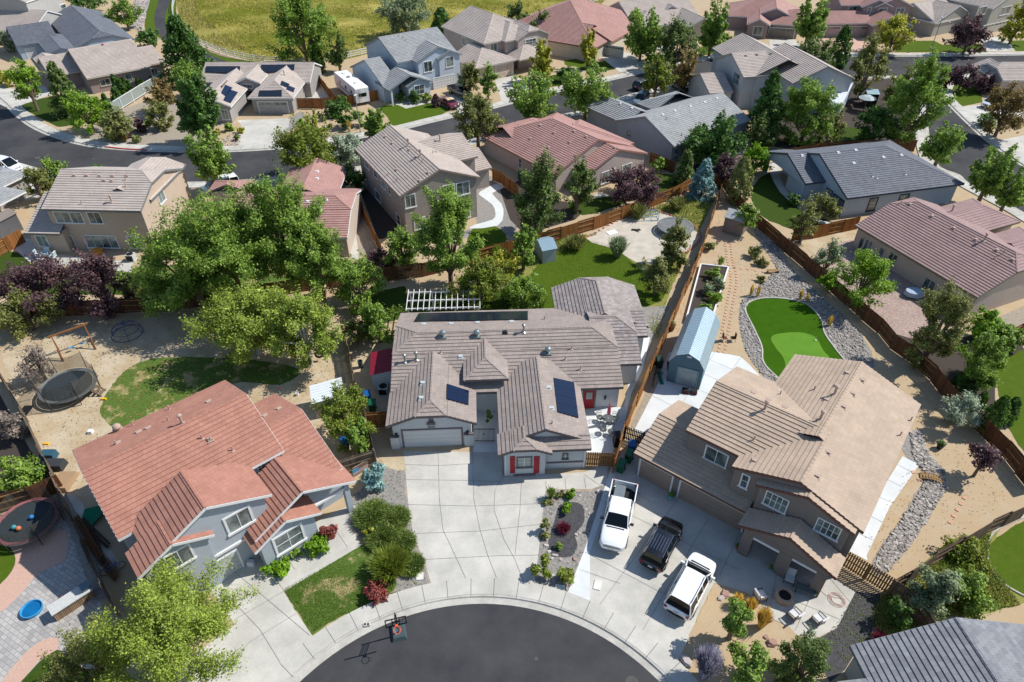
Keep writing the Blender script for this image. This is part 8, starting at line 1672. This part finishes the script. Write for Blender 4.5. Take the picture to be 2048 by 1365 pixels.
p = P(183,1040,0); m = MB(); pts = [p+V(*q) for q in ((-.9,.9,.15),(.3,1.2,.25),(.9,.2,.5),(.5,-.8,.3),(-.5,-.6,.2))]; m.poly(pts); m.poly([q-V(0,0,.04) for q in pts][::-1]); tag(m.build('green_tarp', mat('tarp_green', (10,120,90), var=.1, scale=3, bump=.4)), 'crumpled green tarpaulin beside the red-roofed house', 'tarpaulin')
# H5 patio furniture etc.
for i, (x, y) in enumerate(((78,508),(92,506),(104,512),(86,522))): chair(['pale blue patio chair, leftmost on the tan house patio','pale blue patio chair against the tan house wall','pale blue patio chair, rightmost on the tan house patio','pale blue patio chair nearest the plum tree'][i], (x, y), [pi/2, 0, -pi/2, pi][i], mat('cush_blue', (190,206,214)), mat('frame_white', (210,214,216)), 'chairs on the tan house patio')
p = P(196,508,0); m = MB(); m.lathe(p, [(.5, 0), (.7, .45), (.72, .5)], 20); tag(m.build('orange_table', mat('table_orange', (224,150,60))), 'orange round table behind the right plum tree', 'table')
p = P(181,505,0); root = thing('folded_umbrella', p, 'folded pale pink umbrella on the tan house patio', 'umbrella'); m = MB(); m.tube([p, p+V(0,0,2.4)], .03, 6); m.build('pole', WHITE, root); m = MB(); m.lathe(p+V(0,0,1.2), [(.13, 0), (.15, .2), (.06, 1.1), (.02, 1.25)], 10); m.build('canopy', mat('umbrella_rose', (214,180,186)), root)
# H11 patio
p = P(1830,584,.6); m = MB(); pts = []; root = thing('covered_patio_table', (p[0], p[1], 0), 'patio table under a pale blue cover by the dusty-rose house', 'table'); m.lathe((p[0], p[1], 0), [(1.0, .25), (.9, .74), (.3, .8), (.02, .8)], 12, sx=1.1, sy=.8); m.build('cover', mat('cover_blue', (170,186,206), var=.12, scale=4), root); m = MB(); m.lathe((p[0], p[1], 0), [(.2, 0), (.2, .3)], 10); m.build('table_base', DARK, root)
p = P(1742,520,.5); m = MB(); m.hexa([(p[0]+x, p[1]+y, z) for z, k in ((0, 1), (1.05, .8)) for x, y in ((-.45*k,-.3*k),(.45*k,-.3*k),(.45*k,.3*k),(-.45*k,.3*k))]); tag(m.build('covered_grill', mat('cover_navy', (44,54,72), var=.15)), 'dark covered grill by the patio doors of the dusty-rose house', 'grill')
# grey parasol behind the motorhome
p = P(1727,222,0); root = thing('parasol', p, 'grey open parasol behind the motorhome', 'parasol'); m = MB(); m.lathe(p+V(0,0,2.2), [(1.5, 0), (.8, .35), (.03, .6)], 8, cap0=False, cap1=False); m.build('canopy', mat('parasol_grey', (186,198,202)), root); m = MB(); m.tube([p, p+V(0,0,2.6)], .04, 6); m.build('pole', GALV, root)
# white slab & frame toy in the gravel yard; golf flag
p = P(1224,466,0); m = MB(); m.box(p+V(0,0,.04), (1.3, .9, .06), .5); tag(m.build('white_board', mat('board_white', (240,240,240), k=.9)), 'white board lying flat in the pea gravel', 'board')
p = P(1301,438,0); root = thing('play_frame', p, 'low pale blue tube frame in the pea gravel', 'frame'); BT = mat('tube_blue', (130,180,206))
for z in (.05, 1.0): m = MB(); m.tube([p+V(-.9,-.5,z), p+V(.9,-.5,z), p+V(.9,.5,z), p+V(-.9,.5,z)], .04, 6, closed=True); m.build('frame_ring', BT, root)
for x, y in ((-.9,-.5),(.9,-.5),(.9,.5),(-.9,.5)): m = MB(); m.tube([p+V(x,y,.05), p+V(x,y,1.0)], .04, 6); m.build('post', BT, root)
p = P(1272,462,0); m = MB(); [m.bar(p+V(-.5,.1*i,.08), p+V(.5,.25-.2*i,.1+.06*i), .1) for i in range(4)]; tag(m.build('firewood', W_DK), 'small heap of dark firewood in the pea gravel', 'firewood')
for x, y, d in ((1631,682,'white golf cup marker on the light green patch'),): p = P(x, y, 0); root = thing('golf_flag', p, d, 'golf flag'); m = MB(); m.tube([p, p+V(0,0,.5)], .015, 5); m.build('pole', WHITE, root); m = MB(); m.lathe(p+V(0,0,.05), [(.08, 0), (.08, .05), (.02, .05)], 12); m.build('cup', WHITE, root)
p = P(1545,546,0); root = thing('garden_bench', p, 'low wooden bench on the river stones', 'bench'); m = MB(); m.box(p+V(0,0,.35), (1.4, .4, .05), .0); m.build('seat', W_PL, root); [MB().box(p+V(x,0,.17), (.08, .35, .34)).build('leg', W_PL, root) for x in (-.6, .6)]
for x, s in ((1478,-1), (1495,1)): p = P(x-30,682,0); root = thing('garden_chair', p, ['right rusty garden chair facing the path','left rusty garden chair facing the path'][s < 0], 'chair'); m = MB(); m.box(p+V(0,0,.4), (.45,.45,.04)); m.build('seat', W_BR, root); m = MB(); m.box(p+V(s*.2,0,.7), (.04,.45,.55)); m.build('backrest', W_BR, root); [MB().box(p+V(a*.2,b*.2,.2), (.03,.03,.4)).build('leg', DARK, root) for a in (-1,1) for b in (-1,1)]
# painted board leaning on the grey gate, tyre swing, yard bits
A, B = P(705,948,.6), P(735,930,.6); root = thing('painted_board', (*((A+B)/2)[:2], 0), 'weathered board painted with faded blue and white stripes, leaning on the gate', 'board'); d = (B-A); d /= np.linalg.norm(d); m = MB()
for i in range(7): m.bar(A*V(1,1,0)+V(0,0,.35+.09*i)+V(0,.05*i,0), B*V(1,1,0)+V(0,0,.35+.09*i)+V(0,.05*i,0), .03, .045)
m.build('stripes', mat('faded_rose', (190,160,156)), root); m = MB(); m.bar(A*V(1,1,0)+V(0,.1,.6), A*V(1,1,0)+d*.55+V(0,.1,.6), .04, .5); m.build('blue_field', mat('faded_blue', (80,150,186)), root); m = MB(); m.bar(A*V(1,1,0)+V(0,.13,.62), B*V(1,1,0)+V(0,.13,.62), .02, .72); m.build('backing_board', W_GR, root)
p = P(640,722,0); root = thing('tyre_swing', p+V(0,0,0), 'black tyre swing hanging from the birch', 'swing'); m = MB(); m.tube([p+V(.3*cos(a), 0, .75+.3*sin(a)) for a in np.linspace(0, 2*pi, 16, endpoint=False)], .11, 8, closed=True); m.build('tyre', TYRE, root); m = MB(); m.tube([p+V(0,0,1.05), p+V(0,0,3.6)], .015, 5); m.build('rope', W_PL, root)
tag(bpy.data.objects.new('x', None)) if False else None
